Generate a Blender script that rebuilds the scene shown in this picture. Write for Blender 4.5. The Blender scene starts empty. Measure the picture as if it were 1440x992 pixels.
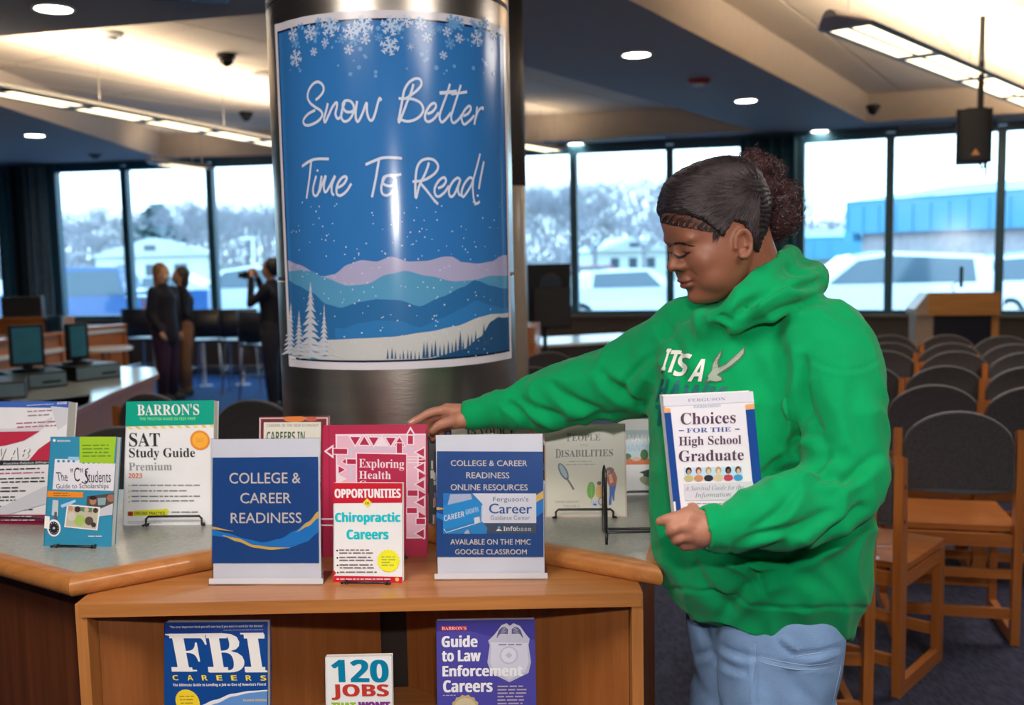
import bpy, bmesh, math, random
import numpy as np
from mathutils import Vector, Matrix, Euler, noise
from mathutils.geometry import tessellate_polygon
from mathutils.bvhtree import BVHTree
random.seed(7); rng = np.random.default_rng(7)
SC = bpy.context.scene; COL = SC.collection
PI = math.pi
R = math.radians

# ------------------------------------------------------------------ camera
CAM = Vector((0, 0, 1.55)); F = 1400.0
cd = bpy.data.cameras.new('camera'); cam = bpy.data.objects.new('camera', cd); COL.objects.link(cam)
CM = Matrix.Rotation(R(90 - 5.63), 3, 'X') @ Matrix.Rotation(R(-1.15), 3, 'Z')
cam.matrix_world = Matrix.Translation(CAM) @ CM.to_4x4()
cd.sensor_width = 36; cd.lens = 36 * F / 1440; cd.clip_end = 400; cd.clip_start = .05
cd.dof.use_dof = True; cd.dof.focus_distance = 1.95; cd.dof.aperture_fstop = 3.4
SC.camera = cam

# ------------------------------------------------------------------ sky, exposure, camera flash, added fill lights
w = bpy.data.worlds.new('overcast_sky'); SC.world = w; w.use_nodes = True
nt = w.node_tree; bg = nt.nodes['Background']
geo = nt.nodes.new('ShaderNodeTexCoord'); sep = nt.nodes.new('ShaderNodeSeparateXYZ')
rmp = nt.nodes.new('ShaderNodeValToRGB'); mr = nt.nodes.new('ShaderNodeMapRange')
nt.links.new(geo.outputs['Generated'], sep.inputs[0]); nt.links.new(sep.outputs['Z'], mr.inputs['Value'])
mr.inputs['From Min'].default_value = -.05; mr.inputs['From Max'].default_value = .6
nt.links.new(mr.outputs[0], rmp.inputs[0])
rmp.color_ramp.elements[0].color = (.74, .90, 1, 1); rmp.color_ramp.elements[1].color = (.40, .68, 1, 1)
nt.links.new(rmp.outputs[0], bg.inputs[0]); bg.inputs[1].default_value = 4.0
SC.view_settings.view_transform = 'Standard'; SC.view_settings.look = 'None'
SC.view_settings.gamma = 1; SC.view_settings.use_curve_mapping = False; SC.view_settings.exposure = 0.45
SC.cycles.max_bounces = 6; SC.cycles.diffuse_bounces = 3; SC.cycles.glossy_bounces = 3
SC.cycles.transparent_max_bounces = 12; SC.cycles.sample_clamp_indirect = 4; SC.cycles.use_denoising = True

def area(name, loc, rot, sx, sy, power, col=(1, .93, .84), spread=180):
    l = bpy.data.lights.new(name, 'AREA'); l.shape = 'RECTANGLE'; l.size = sx; l.size_y = sy
    l.energy = power; l.color = col; l.spread = R(spread)
    o = bpy.data.objects.new(name, l); COL.objects.link(o); o.location = loc; o.rotation_euler = rot; return o
# flash of the photographer's camera, just above the lens, then fill lights added under the ceiling, no fixtures of the room
area('camera_flash', (0.02, -.02, 1.80), (R(84), 0, 0), .10, .05, 15, (1, .95, .90))
area('ceiling_fill', (-1.3, .55, 2.86), (R(12), 0, 0), 1.2, .9, 42, (1, .92, .84))
area('ceiling_fill', (1.5, .2, 2.86), (R(12), R(12), 0), 1.2, .9, 42, (1, .92, .84))
area('ceiling_fill', (0, 3.9, 2.86), (0, 0, 0), 1.6, .5, 7, (1, .9, .8))
area('ceiling_fill', (3.6, 4.4, 2.86), (0, 0, 0), 1.2, 1.2, 48, (1, .9, .8))

# ------------------------------------------------------------------ pixel helpers (1440 x 992 frame)
def ray(px, py):
    return (CM @ Vector((px - 720, 496 - py, -F))).normalized()
def at(px, py, Y):
    d = ray(px, py); return CAM + d * ((Y - CAM.y) / d.y)
def on(px, py, z):
    d = ray(px, py); return CAM + d * ((z - CAM.z) / d.z)
def onseg(px, py, A, B):                      # vertical wall through A-B
    d = ray(px, py); n = Vector((-(B[1] - A[1]), B[0] - A[0], 0)); P = Vector((A[0], A[1], 0))
    return CAM + d * ((P - CAM).dot(n) / d.dot(n))

# ------------------------------------------------------------------ materials
MATS = {}
def M(name, col, rough=.5, metal=0., var=.06, vs=12., bump=0., bs=60., emit=0., spec=.5, coat=0., stretch=None, sheen=0.):
    if name in MATS: return MATS[name]
    m = bpy.data.materials.new(name); MATS[name] = m; m.use_nodes = True
    n = m.node_tree.nodes; L = m.node_tree.links; b = n['Principled BSDF']
    b.inputs['Roughness'].default_value = rough; b.inputs['Metallic'].default_value = metal
    b.inputs['Specular IOR Level'].default_value = spec; b.inputs['Coat Weight'].default_value = coat
    b.inputs['Sheen Weight'].default_value = sheen
    tc = n.new('ShaderNodeTexCoord'); mp = n.new('ShaderNodeMapping'); L.new(tc.outputs['Object'], mp.inputs[0])
    if stretch: mp.inputs['Scale'].default_value = stretch
    nz = n.new('ShaderNodeTexNoise'); nz.inputs['Scale'].default_value = vs; nz.inputs['Detail'].default_value = 4
    L.new(mp.outputs[0], nz.inputs['Vector'])
    cr = n.new('ShaderNodeValToRGB'); L.new(nz.outputs[0], cr.inputs[0])
    cr.color_ramp.elements[0].position = .3; cr.color_ramp.elements[1].position = .7
    cr.color_ramp.elements[0].color = (*[max(0, c * (1 - var)) for c in col], 1)
    cr.color_ramp.elements[1].color = (*[min(1, c * (1 + var)) for c in col], 1)
    L.new(cr.outputs[0], b.inputs['Base Color'])
    if bump:
        n2 = n.new('ShaderNodeTexNoise'); n2.inputs['Scale'].default_value = bs; n2.inputs['Detail'].default_value = 3
        L.new(mp.outputs[0], n2.inputs['Vector']); bp = n.new('ShaderNodeBump'); bp.inputs['Strength'].default_value = bump
        bp.inputs['Distance'].default_value = .004; L.new(n2.outputs[0], bp.inputs['Height']); L.new(bp.outputs[0], b.inputs['Normal'])
    if emit:
        b.inputs['Emission Color'].default_value = (*col, 1); b.inputs['Emission Strength'].default_value = emit
    return m
def wood(name, dark, light, axis='x', rough=.35, coat=.25):
    st = {'x': (1.2, 26, 26), 'y': (26, 1.2, 26), 'z': (26, 26, 1.2)}[axis]
    m = M(name, light, rough=rough, var=0, vs=2.2, stretch=st, coat=coat)
    n = m.node_tree.nodes
    cr = [k for k in n if k.type == 'VALTORGB'][0]; nz = [k for k in n if k.type == 'TEX_NOISE'][0]
    nz.inputs['Detail'].default_value = 7; nz.inputs['Roughness'].default_value = .65; nz.inputs['Distortion'].default_value = .4
    cr.color_ramp.elements[0].position = .25; cr.color_ramp.elements[1].position = .72
    cr.color_ramp.elements[0].color = (*dark, 1); cr.color_ramp.elements[1].color = (*light, 1)
    return m
OAK = {a: wood('oak_' + a, (.36, .125, .030), (.55, .22, .062), a) for a in 'xyz'}
DOAK = {a: wood('panel_oak_' + a, (.28, .085, .018), (.42, .145, .036), a, rough=.4) for a in 'xyz'}
COAK = {a: wood('chair_oak_' + a, (.33, .095, .016), (.50, .165, .034), a, rough=.33) for a in 'xyz'}

def glassmat(name, tint=(1, 1, 1), refl=.06, rough=0.0):
    m = bpy.data.materials.new(name); MATS[name] = m; m.use_nodes = True
    n = m.node_tree.nodes; L = m.node_tree.links; n.remove(n['Principled BSDF'])
    tr = n.new('ShaderNodeBsdfTransparent'); gl = n.new('ShaderNodeBsdfGlossy'); gl.inputs['Roughness'].default_value = rough
    mx = n.new('ShaderNodeMixShader'); lw = n.new('ShaderNodeLayerWeight'); lw.inputs[0].default_value = .25
    mt = n.new('ShaderNodeMath'); mt.operation = 'MULTIPLY_ADD'; mt.inputs[1].default_value = .5; mt.inputs[2].default_value = refl
    nz = n.new('ShaderNodeTexNoise'); nz.inputs['Scale'].default_value = 3; cr = n.new('ShaderNodeValToRGB')
    cr.color_ramp.elements[0].color = (*[c * .97 for c in tint], 1); cr.color_ramp.elements[1].color = (*tint, 1)
    L.new(nz.outputs[0], cr.inputs[0]); L.new(cr.outputs[0], tr.inputs[0])
    L.new(lw.outputs['Facing'], mt.inputs[0]); L.new(mt.outputs[0], mx.inputs[0]); L.new(tr.outputs[0], mx.inputs[1])
    L.new(gl.outputs[0], mx.inputs[2]); L.new(mx.outputs[0], n['Material Output'].inputs[0]); return m
GLASS = glassmat('window_glass', (.88, .97, 1), .03, .14); ACRYL = glassmat('clear_acrylic', (.97, .98, .99), .04, .03)

# ------------------------------------------------------------------ mesh builder
class MB:
    def __init__(s): s.v = []; s.f = []; s.m = []; s.T = None; s.mi = 0
    def add(s, vs, fs, mi=None):
        o = len(s.v)
        for p in vs:
            p = Vector(p); s.v.append(s.T @ p if s.T else p)
        for f in fs: s.f.append([o + i for i in f]); s.m.append(s.mi if mi is None else mi)
        return s
    def box(s, x0, y0, z0, x1, y1, z1, mi=None, b=0):
        if b:
            bm = bmesh.new(); bmesh.ops.create_cube(bm, size=1)
            for v in bm.verts: v.co = Vector(((x0 + x1) / 2 + v.co.x * (x1 - x0), (y0 + y1) / 2 + v.co.y * (y1 - y0), (z0 + z1) / 2 + v.co.z * (z1 - z0)))
            bmesh.ops.bevel(bm, geom=bm.edges[:], offset=b, segments=2, affect='EDGES', profile=.6)
            bm.verts.index_update(); s.add([v.co[:] for v in bm.verts], [[v.index for v in f.verts] for f in bm.faces], mi); bm.free(); return s
        P = [(x, y, z) for x in (x0, x1) for y in (y0, y1) for z in (z0, z1)]
        return s.add(P, [(0, 1, 3, 2), (4, 6, 7, 5), (0, 4, 5, 1), (2, 3, 7, 6), (0, 2, 6, 4), (1, 5, 7, 3)], mi)
    def cbox(s, c, d, mi=None, b=0):
        return s.box(c[0] - d[0] / 2, c[1] - d[1] / 2, c[2] - d[2] / 2, c[0] + d[0] / 2, c[1] + d[1] / 2, c[2] + d[2] / 2, mi, b)
    def prism(s, poly, z0, z1, mi=None):
        n = len(poly); P = [(p[0], p[1], z0) for p in poly] + [(p[0], p[1], z1) for p in poly]
        a = sum(poly[i][0] * poly[(i + 1) % n][1] - poly[(i + 1) % n][0] * poly[i][1] for i in range(n))
        tri = tessellate_polygon([[Vector((p[0], p[1], 0)) for p in poly]])
        fs = []
        for t in tri:
            A, B, C = (Vector(poly[i]) for i in t)
            ccw = (B[0] - A[0]) * (C[1] - A[1]) - (B[1] - A[1]) * (C[0] - A[0]) > 0
            t = t if ccw else t[::-1]; fs.append([i + n for i in t]); fs.append(list(t)[::-1])
        for i in range(n):
            j = (i + 1) % n; fs.append([i, j, j + n, i + n] if a > 0 else [j, i, i + n, j + n])
        return s.add(P, fs, mi)
    def tube(s, pts, r, n=8, mi=None, cap=True, closed=False):
        pts = [Vector(p) for p in pts]; k = len(pts); rr = r if isinstance(r, (list, tuple)) else [r] * k
        V = []; fr = None
        for i, p in enumerate(pts):
            t = (pts[min(i + 1, k - 1)] - pts[max(i - 1, 0)])
            if closed: t = pts[(i + 1) % k] - pts[i - 1]
            t = t.normalized() if t.length > 1e-9 else Vector((0, 0, 1))
            if fr is None: fr = t.orthogonal().normalized()
            fr = (fr - t * fr.dot(t)); fr = fr.normalized() if fr.length > 1e-6 else t.orthogonal().normalized()
            bi = t.cross(fr)
            for j in range(n):
                a = 2 * PI * j / n; V.append(p + (fr * math.cos(a) + bi * math.sin(a)) * rr[i])
        Fs = []
        for i in range(k if closed else k - 1):
            i2 = (i + 1) % k
            for j in range(n):
                j2 = (j + 1) % n; Fs.append((i * n + j, i * n + j2, i2 * n + j2, i2 * n + j))
        if cap and not closed: Fs.append(list(range(n))[::-1]); Fs.append([(k - 1) * n + j for j in range(n)])
        return s.add(V, Fs, mi)
    def lathe(s, prof, n=24, c=(0, 0, 0), mi=None, T=None):
        V = []; k = len(prof)
        for (r, z) in prof:
            for j in range(n):
                a = 2 * PI * j / n; p = Vector((r * math.cos(a), r * math.sin(a), z)); p = T @ p if T else p; V.append(p + Vector(c))
        Fs = [(i * n + j, i * n + (j + 1) % n, (i + 1) * n + (j + 1) % n, (i + 1) * n + j) for i in range(k - 1) for j in range(n)]
        if prof[0][0] > 1e-6: Fs.append(list(range(n))[::-1])
        if prof[-1][0] > 1e-6: Fs.append([(k - 1) * n + j for j in range(n)])
        return s.add(V, Fs, mi)
    def ell(s, c, r, n=16, k=10, mi=None, T=None):
        V = []; 
        for i in range(k + 1):
            th = PI * i / k
            for j in range(n):
                a = 2 * PI * j / n; p = Vector((r[0] * math.sin(th) * math.cos(a), r[1] * math.sin(th) * math.sin(a), -r[2] * math.cos(th)))
                V.append((T @ p if T else p) + Vector(c))
        return s.add(V, [(i * n + j, i * n + (j + 1) % n, (i + 1) * n + (j + 1) % n, (i + 1) * n + j) for i in range(k) for j in range(n)], mi)
    def build(s, name, mat=None, parent=None, smooth=False, **tags):
        me = bpy.data.meshes.new(name); me.from_pydata([v[:] for v in s.v], [], s.f)
        mats = mat if isinstance(mat, (list, tuple)) else [mat]
        for m in mats: me.materials.append(m)
        if len(mats) > 1: me.polygons.foreach_set('material_index', s.m)
        if smooth:
            me.polygons.foreach_set('use_smooth', [True] * len(me.polygons))
            if smooth is not True: me.set_sharp_from_angle(angle=R(smooth))
        me.validate(); me.update()
        o = bpy.data.objects.new(name, me); COL.objects.link(o)
        if parent: o.parent = parent
        for k_, v_ in tags.items(): o[k_] = v_
        return o
def thing(name, label, cat, loc=(0, 0, 0), rz=0, group=None):
    o = bpy.data.objects.new(name, None); COL.objects.link(o); o.location = loc; o.rotation_euler = (0, 0, rz)
    o.empty_display_size = .05; o['label'] = label; o['category'] = cat
    if group: o['group'] = group
    return o
def tag(o, label, cat, group=None):
    o['label'] = label; o['category'] = cat
    if group: o['group'] = group
    return o
def dup(root, loc, rz, label=None, group=None):
    def rec(o, par):
        c = o.copy(); COL.objects.link(c)
        if par: c.parent = par
        for ch in o.children: rec(ch, c)
        return c
    r = rec(root, None); r.location = loc; r.rotation_euler = (0, 0, rz)
    if label: r['label'] = label
    if group: r['group'] = group
    return r
def root_s(name):
    o = bpy.data.objects.new(name, None); COL.objects.link(o); o['kind'] = 'structure'; return o

# ------------------------------------------------------------------ flat print on covers, signs and the poster
_tc = {}
def styled(s, style):
    def mp(c, U, l_, d=None):
        if c.isascii() and c.isupper(): return chr(U + ord(c) - 65)
        if c.isascii() and c.islower():
            if U == 0x1D434 and c == 'h': return '\u210e'
            return chr(l_ + ord(c) - 97)
        if d and c.isdigit(): return chr(d + ord(c) - 48)
        return c
    U = {'serif': (0x1D400, 0x1D41A, 0x1D7CE), 'italic': (0x1D434, 0x1D44E, None), 'bold': (0x1D5D4, 0x1D5EE, 0x1D7EC), 'boldit': (0x1D63C, 0x1D656, 0x1D7EC)}.get(style)
    return ''.join(mp(c, *U) for c in s) if U else s
def load_glyphs(keys):                      # all lettering in one text block, one line each (one font lookup)
    c = bpy.data.curves.new('t', 'FONT'); c.body = '\n'.join(styled(*k) for k in keys); c.resolution_u = 3; c.space_line = 3
    o = bpy.data.objects.new('t', c); me = bpy.data.meshes.new_from_object(o)
    V = np.array([v.co[:2] for v in me.vertices]).reshape(-1, 2); FF = [list(p.vertices) for p in me.polygons]
    bpy.data.objects.remove(o); bpy.data.curves.remove(c); bpy.data.meshes.remove(me)
    by = {i: [] for i in range(len(keys))}
    for f in FF: by[int(round((.3 - V[f[0], 1]) / 3))].append(f)
    for i, k in enumerate(keys):
        ids = sorted({v for f in by[i] for v in f}); rm = {v: q for q, v in enumerate(ids)}; P = V[ids]
        if len(P): P = (P - P.min(0)) / np.maximum(P.max(0) - P.min(0), 1e-6)
        _tc[k] = (P, [[rm[v] for v in f] for f in by[i]])
def glyphs(s, style):
    if (s, style) not in _tc: load_glyphs([(s, style)]); print('single text', (s, style))
    return _tc[(s, style)]
load_glyphs([('A', 'bold'), ('ASVAB', 'bold'), ('Practice/Edición Bilingüe', 'boldit'), ('A', 'boldit'), ('B', 'boldit'), ('V', 'boldit'), ('S', 'boldit'), ("PETERSON'S", 'bold'), ('The', 'sans'), ('"', 'sans'), ('C', 'sans'), ('Students', 'sans'), ('Guide to Scholarships', 'sans'), ("BARRON'S", 'serif'), ('THE TRUSTED NAME IN TEST PREP', 'bold'), ('SAT', 'serif'), ('Study Guide', 'serif'), ('Premium', 'serif'), ('2023', 'bold'), ('SAT', 'bold'), ('ONLINE PRACTICE', 'bold'), ('COLLEGE &', 'sans'), ('CAREER', 'sans'), ('READINESS', 'sans'), ('COLLEGE & CAREER', 'sans'), ('ONLINE RESOURCES', 'sans'), ('CAREER', 'boldit'), ('GROWTH', 'boldit'), ("Ferguson's", 'sans'), ('Career', 'sans'), ('Guidance Center', 'sans'), ('Info', 'bold'), ('base', 'sans'), ('AVAILABLE ON THE MMC', 'sans'), ('GOOGLE CLASSROOM', 'sans'), ('Exploring', 'serif'), ('Health', 'serif'), ('Care', 'serif'), ('OPPORTUNITIES', 'bold'), ('in', 'bold'), ('Chiropractic', 'bold'), ('Careers', 'bold'), ('EOPLE', 'serif'), ('P', 'serif'), ('WITH', 'serif'), ('ISABILITIES', 'serif'), ('D', 'serif'), ('THIRD EDITION', 'serif'), ('VOLUME 2', 'serif'), ('FINANCIAL', 'bold'), ('HANDBOOK', 'bold'), ('CAREERS IN THE NEW ECONOMY', 'bold'), ('CAREERS IN', 'bold'), ('IN YOUR', 'serif'), ('"The most important book you will ever buy if you want to work for the Bureau."', 'boldit'), ('F', 'serif'), ('B', 'serif'), ('I', 'serif'), ('C', 'bold'), ('R', 'bold'), ('E', 'bold'), ('S', 'bold'), ("The Ultimate Guide to Landing a Job as One of America's Finest", 'boldit'), ('Second Edition', 'boldit'), ('120', 'bold'), ('JOBS', 'bold'), ('THAT', 'bold'), ("WON'T", 'bold'), ('Guide', 'bold'), ('to Law', 'bold'), ('Enforcement', 'bold')])
def catmull(P, n=6):
    P = [np.array(p, float) for p in P]
    if len(P) < 3: return P
    Q = [2 * P[0] - P[1]] + P + [2 * P[-1] - P[-2]]; out = []
    for i in range(1, len(Q) - 2):
        for k in range(n):
            t = k / n
            out.append(.5 * (2 * Q[i] + (Q[i + 1] - Q[i - 1]) * t + (2 * Q[i - 1] - 5 * Q[i] + 4 * Q[i + 1] - Q[i + 2]) * t * t + (3 * Q[i] - Q[i - 1] - 3 * Q[i + 1] + Q[i + 2]) * t ** 3))
    out.append(P[-1]); return out
class Print:
    """fn(u, v, layer) -> local 3D point; u to the right, v down, in the units of that cover"""
    def __init__(s, fn, rough=.3): s.fn = fn; s.v = []; s.f = []; s.m = []; s.cols = []; s.mats = []; s.rough = rough; s.lay = 1; s.inc = .02; s.n = 48
    def mi(s, col):
        col = tuple(col)
        if col not in s.cols:
            s.cols.append(col); s.mats.append(M('ink_%02x%02x%02x_%d' % (*[int(min(1, c) * 255) for c in col], int(s.rough * 100)), col, rough=s.rough, var=.02, spec=.45, coat=0))
        return s.cols.index(col)
    def raw(s, P, Fs, col, lay=None):
        s.lay += s.inc; l = s.lay if lay is None else lay
        o = len(s.v); s.v += [s.fn(p[0], p[1], l) for p in P]; m = s.mi(col)
        for f in Fs:
            A, B, C = (P[f[0]], P[f[1]], P[f[2]])
            if (B[0] - A[0]) * (C[1] - A[1]) - (B[1] - A[1]) * (C[0] - A[0]) > 0: f = f[::-1]
            s.f.append([o + i for i in f]); s.m.append(m)
    def poly(s, P, col, lay=None):
        s.raw(P, [list(t) for t in tessellate_polygon([[Vector((p[0], p[1], 0)) for p in P]])], col, lay)
    def rect(s, u0, v0, u1, v1, col, lay=None): s.raw([(u0, v0), (u1, v0), (u1, v1), (u0, v1)], [[0, 1, 2, 3]], col, lay)
    def circ(s, u, v, r, col, n=20, ry=None, star=0, lay=None, rot=0):
        P = []
        for i in range(n):
            a = 2 * PI * i / n + rot; k = 1 - star * (i % 2); P.append((u + r * k * math.cos(a), v + (ry or r) * k * math.sin(a)))
        s.raw([(u, v)] + P, [[0, i + 1, (i + 1) % n + 1] for i in range(n)], col, lay)
    def text(s, t, u0, v0, u1, v1, col, style='sans', rot=0, shear=0, lay=None):
        V, Fs = glyphs(t, style)
        if not len(V): return
        W, H = u1 - u0, v1 - v0; x = V[:, 0] * W; y = (1 - V[:, 1]) * H; x = x + (H - y) * shear
        c, s_ = math.cos(rot), math.sin(rot); X = u0 + x * c - (y - H) * s_; Y = v1 + x * s_ + (y - H) * c
        s.raw(list(zip(X, Y)), Fs, col, lay)
    def htext(s, t, u0, v0, u1, v1, col, k, style='bold', **kw):     # heavy display lettering
        for d in (-k, 0, k): s.text(t, u0 + d, v0, u1 + d, v1, col, style, **kw)
        s.lay += .04
    def line(s, P, wd, col, smooth=True, lay=None):
        P = catmull(P) if smooth else [np.array(p, float) for p in P]; n = len(P); L = []; Rr = []
        for i, p in enumerate(P):
            t = P[min(i + 1, n - 1)] - P[max(i - 1, 0)]; t = t / (np.linalg.norm(t) + 1e-9); q = np.array((-t[1], t[0]))
            ww = wd / 2; L.append(p + q * ww); Rr.append(p - q * ww)
        s.raw([tuple(p) for p in L + Rr], [[i, i + 1, n + i + 1, n + i] for i in range(n - 1)], col, lay)
        return s
    def words(s, u0, v, u1, h, col, rows=1, dv=0, seed=1, ragged=.25):
        rr = random.Random(seed)
        for k in range(rows):
            u = u0; end = u1 - (u1 - u0) * ragged * rr.random()
            while u < end - h:
                wl = h * rr.uniform(1.2, 5.5); s.rect(u, v + k * dv, min(u + wl, end), v + k * dv + h * .62, col); u += wl + h * .7
    def strip(s, top, bot, u0, u1, col, n=None, lay=None):     # area between two curves v = top(u), bot(u)
        n = n or s.n; us = np.linspace(u0, u1, n + 1); P = [(u, top(u)) for u in us] + [(u, bot(u)) for u in us]
        s.raw(P, [[i, i + 1, n + 2 + i, n + 1 + i] for i in range(n)], col, lay)
    def build(s, name, parent):
        m = MB(); m.v = s.v; m.f = s.f; m.m = s.m
        o = m.build(name, s.mats if len(s.mats) > 1 else s.mats[0], parent); return o
def interp(pts):
    xs = [p[0] for p in pts]; ys = [p[1] for p in pts]
    def g(x):                                                    # smooth cosine blend between knots
        if x <= xs[0]: return ys[0]
        for i in range(len(xs) - 1):
            if x <= xs[i + 1]:
                t = (x - xs[i]) / (xs[i + 1] - xs[i]); t = (1 - math.cos(PI * t)) / 2 * .6 + t * .4; return ys[i] + (ys[i + 1] - ys[i]) * t
        return ys[-1]
    return g

# ================================================================== STRUCTURE
ZS, ZT, ZC, ZH = .76, 2.86, 2.93, 3.22        # sill, window head, low ceiling, raised ceiling
P0, P1, P2, P3 = (-9.5, 14.5), (-.6, 13.15), (3.1, 12.3), (8.5, 9.9)
def carpet():
    m = M('carpet', (.012, .016, .034), rough=.95, var=.3, vs=30)
    n = m.node_tree.nodes; L = m.node_tree.links; b = n['Principled BSDF']
    cr = [k for k in n if k.type == 'VALTORGB'][0]; mp = [k for k in n if k.type == 'MAPPING'][0]
    vo = n.new('ShaderNodeTexVoronoi'); vo.inputs['Scale'].default_value = 60; m2 = n.new('ShaderNodeMapping')
    m2.inputs['Scale'].default_value = (1, .35, 1); m2.inputs['Rotation'].default_value = (0, 0, .9)
    tc = [k for k in n if k.type == 'TEX_COORD'][0]; L.new(tc.outputs['Object'], m2.inputs[0]); L.new(m2.outputs[0], vo.inputs['Vector'])
    mx = n.new('ShaderNodeMix'); mx.data_type = 'RGBA'; L.new(vo.outputs['Distance'], mx.inputs[0])
    mx.inputs[6].default_value = (.006, .008, .022, 1); mx.inputs[7].default_value = (.040, .040, .085, 1)
    L.new(mx.outputs[2], b.inputs['Base Color'])
    bp = n.new('ShaderNodeBump'); bp.inputs['Strength'].default_value = .6; bp.inputs['Distance'].default_value = .005
    L.new(vo.outputs['Distance'], bp.inputs['Height']); L.new(bp.outputs[0], b.inputs['Normal']); return m
CARPET = carpet()
SKYTINT = M('sky_tinted_carpet', (.012, .09, .30), rough=.9, var=.25, vs=40, bump=.3, bs=300)  # far carpet coloured blue for the sky it reflects
MB().add([(-12, -3.5, 0), (10, -3.5, 0), (10, 15, 0), (-12, 15, 0)], [(0, 1, 2, 3)]).build('floor', CARPET, kind='structure')
MB().prism([(-11.9, 9.2), (-1.2, 8.2), (-.6, 12.9), (-9.5, 14.3), (-11.9, 14.3)], .001, .006).build('floor_sky_tint', SKYTINT, kind='structure')
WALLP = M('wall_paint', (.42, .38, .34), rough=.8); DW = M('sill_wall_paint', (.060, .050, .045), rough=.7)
SOFF = M('soffit_paint', (.36, .34, .34), rough=.75, var=.03)
COFF = M('coffer_paint', (.60, .50, .40), rough=.7, var=.03)
TILE = M('ceiling_tile_mineral', (.72, .62, .50), rough=.85, var=.05, vs=40, bump=.25, bs=180)
GRID = M('ceiling_grid_metal', (.50, .46, .40), rough=.6)
FRAME = M('window_frame_dark', (.020, .085, .125), rough=.4)
MB().box(-12, -3.6, 0, 10, -3.5, 3.4).build('wall_back', WALLP, kind='structure')
MB().box(-12.1, -3.6, 0, -12, 15, 3.4).build('wall_left', WALLP, kind='structure')
MB().box(10, -3.6, 0, 10.1, 15, 3.4).build('wall_right', WALLP, kind='structure')
MB().box(-12, 14.5, 0, -9.5, 14.6, 3.4).build('wall_corner', WALLP, kind='structure')
MB().add([(8.5, 9.9, 0), (10, 9.9, 0), (10, 9.9, 3.4), (8.5, 9.9, 3.4)], [(0, 1, 2, 3)]).build('wall_end', WALLP, kind='structure')
# --- low ceiling with two raised fields
H1 = [on(x, y, ZC) for x, y in [(-235, 72), (450, 12), (1064, 184), (735, 200), (400, 218), (225, 222)]]
H2 = [on(x, y, ZC) for x, y in [(700, -96), (1218, 172), (1720, 142), (1720, -96)]]
WL = [(10, 9.95), (8.5, 9.95), (3.15, 12.40), (-.55, 13.28), (-9.45, 14.62), (-12, 14.62)]      # follows the outer face of the window wall
outer = [Vector((-12, -3.5, 0)), Vector((10, -3.5, 0))] + [Vector((*q_, 0)) for q_ in WL]
def soffit():
    H = [[Vector((p.x, p.y, 0)) for p in h] for h in (H1, H2)]
    pts = outer + H[0] + H[1]; tri = tessellate_polygon([outer, H[0], H[1]])
    return MB().add([(p.x, p.y, ZC) for p in pts], [list(t) for t in tri]).build('ceiling', SOFF, kind='structure')
soffit()
for k, Hh in enumerate((H1, H2)):
    m = MB(); n = len(Hh); c = sum((Vector((p.x, p.y, 0)) for p in Hh), Vector()) / n
    for i in range(n):
        a, b = Hh[i], Hh[(i + 1) % n]
        a2, b2 = [Vector((p.x, p.y, 0)) + (Vector((p.x, p.y, 0)) - c).normalized() * -.10 for p in (a, b)]
        m.add([(a.x, a.y, ZC), (b.x, b.y, ZC), (b2.x, b2.y, ZH), (a2.x, a2.y, ZH)], [(0, 1, 2, 3)])
    m.build('ceiling_edge_%d' % (k + 1), COFF, kind='structure')
MB().prism([(-12, -3.5), (10, -3.5)] + WL, ZH + .06, ZH + .1).build('ceiling_deck', GRID, kind='structure')
def pip(p, poly):
    c = False
    for i in range(len(poly)):
        a, b = poly[i], poly[i - 1]
        if (a.y > p[1]) != (b.y > p[1]) and p[0] < (b.x - a.x) * (p[1] - a.y) / (b.y - a.y) + a.x: c = not c
    return c
def tiles(Hh, ang, sx, sy, name):
    root = root_s(name); me0 = None
    ca, sa = math.cos(ang), math.sin(ang); rt = Matrix.Rotation(ang, 3, 'Z'); n = 0
    for i in range(-30, 31):
        for j in range(-30, 31):
            q = rt @ Vector((i * sx, j * sy, 0)) + Vector((Hh[1].x, Hh[1].y, 0))
            crn = [rt @ Vector((dx * sx * .5, dy * sy * .5, 0)) + q for dx in (-1, 0, 1) for dy in (-1, 0, 1)]
            if any(pip(c, Hh) for c in crn) and n < 290:
                n += 1
                if me0 is None:
                    o = MB().cbox((0, 0, .012), (sx - .022, sy - .022, .024)).build('ceiling_tile', TILE, root); me0 = o.data
                else:
                    o = bpy.data.objects.new('ceiling_tile', me0); COL.objects.link(o); o.parent = root
                o.location = (q.x, q.y, ZH); o.rotation_euler = (0, 0, ang)
    MB().prism([(p.x + (p.x - Hh[1].x) * .0, p.y) for p in Hh], ZH + .022, ZH + .03).build('tile_grid', GRID, root)
d2 = H2[1] - H2[0]; d1 = H1[2] - H1[1]
tiles(H1, math.atan2(d1.y, d1.x), 1.5, .75, 'ceiling_raised_field')
tiles(H2, math.atan2(d2.y, d2.x), 1.5, .75, 'ceiling_raised_field')

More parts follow.
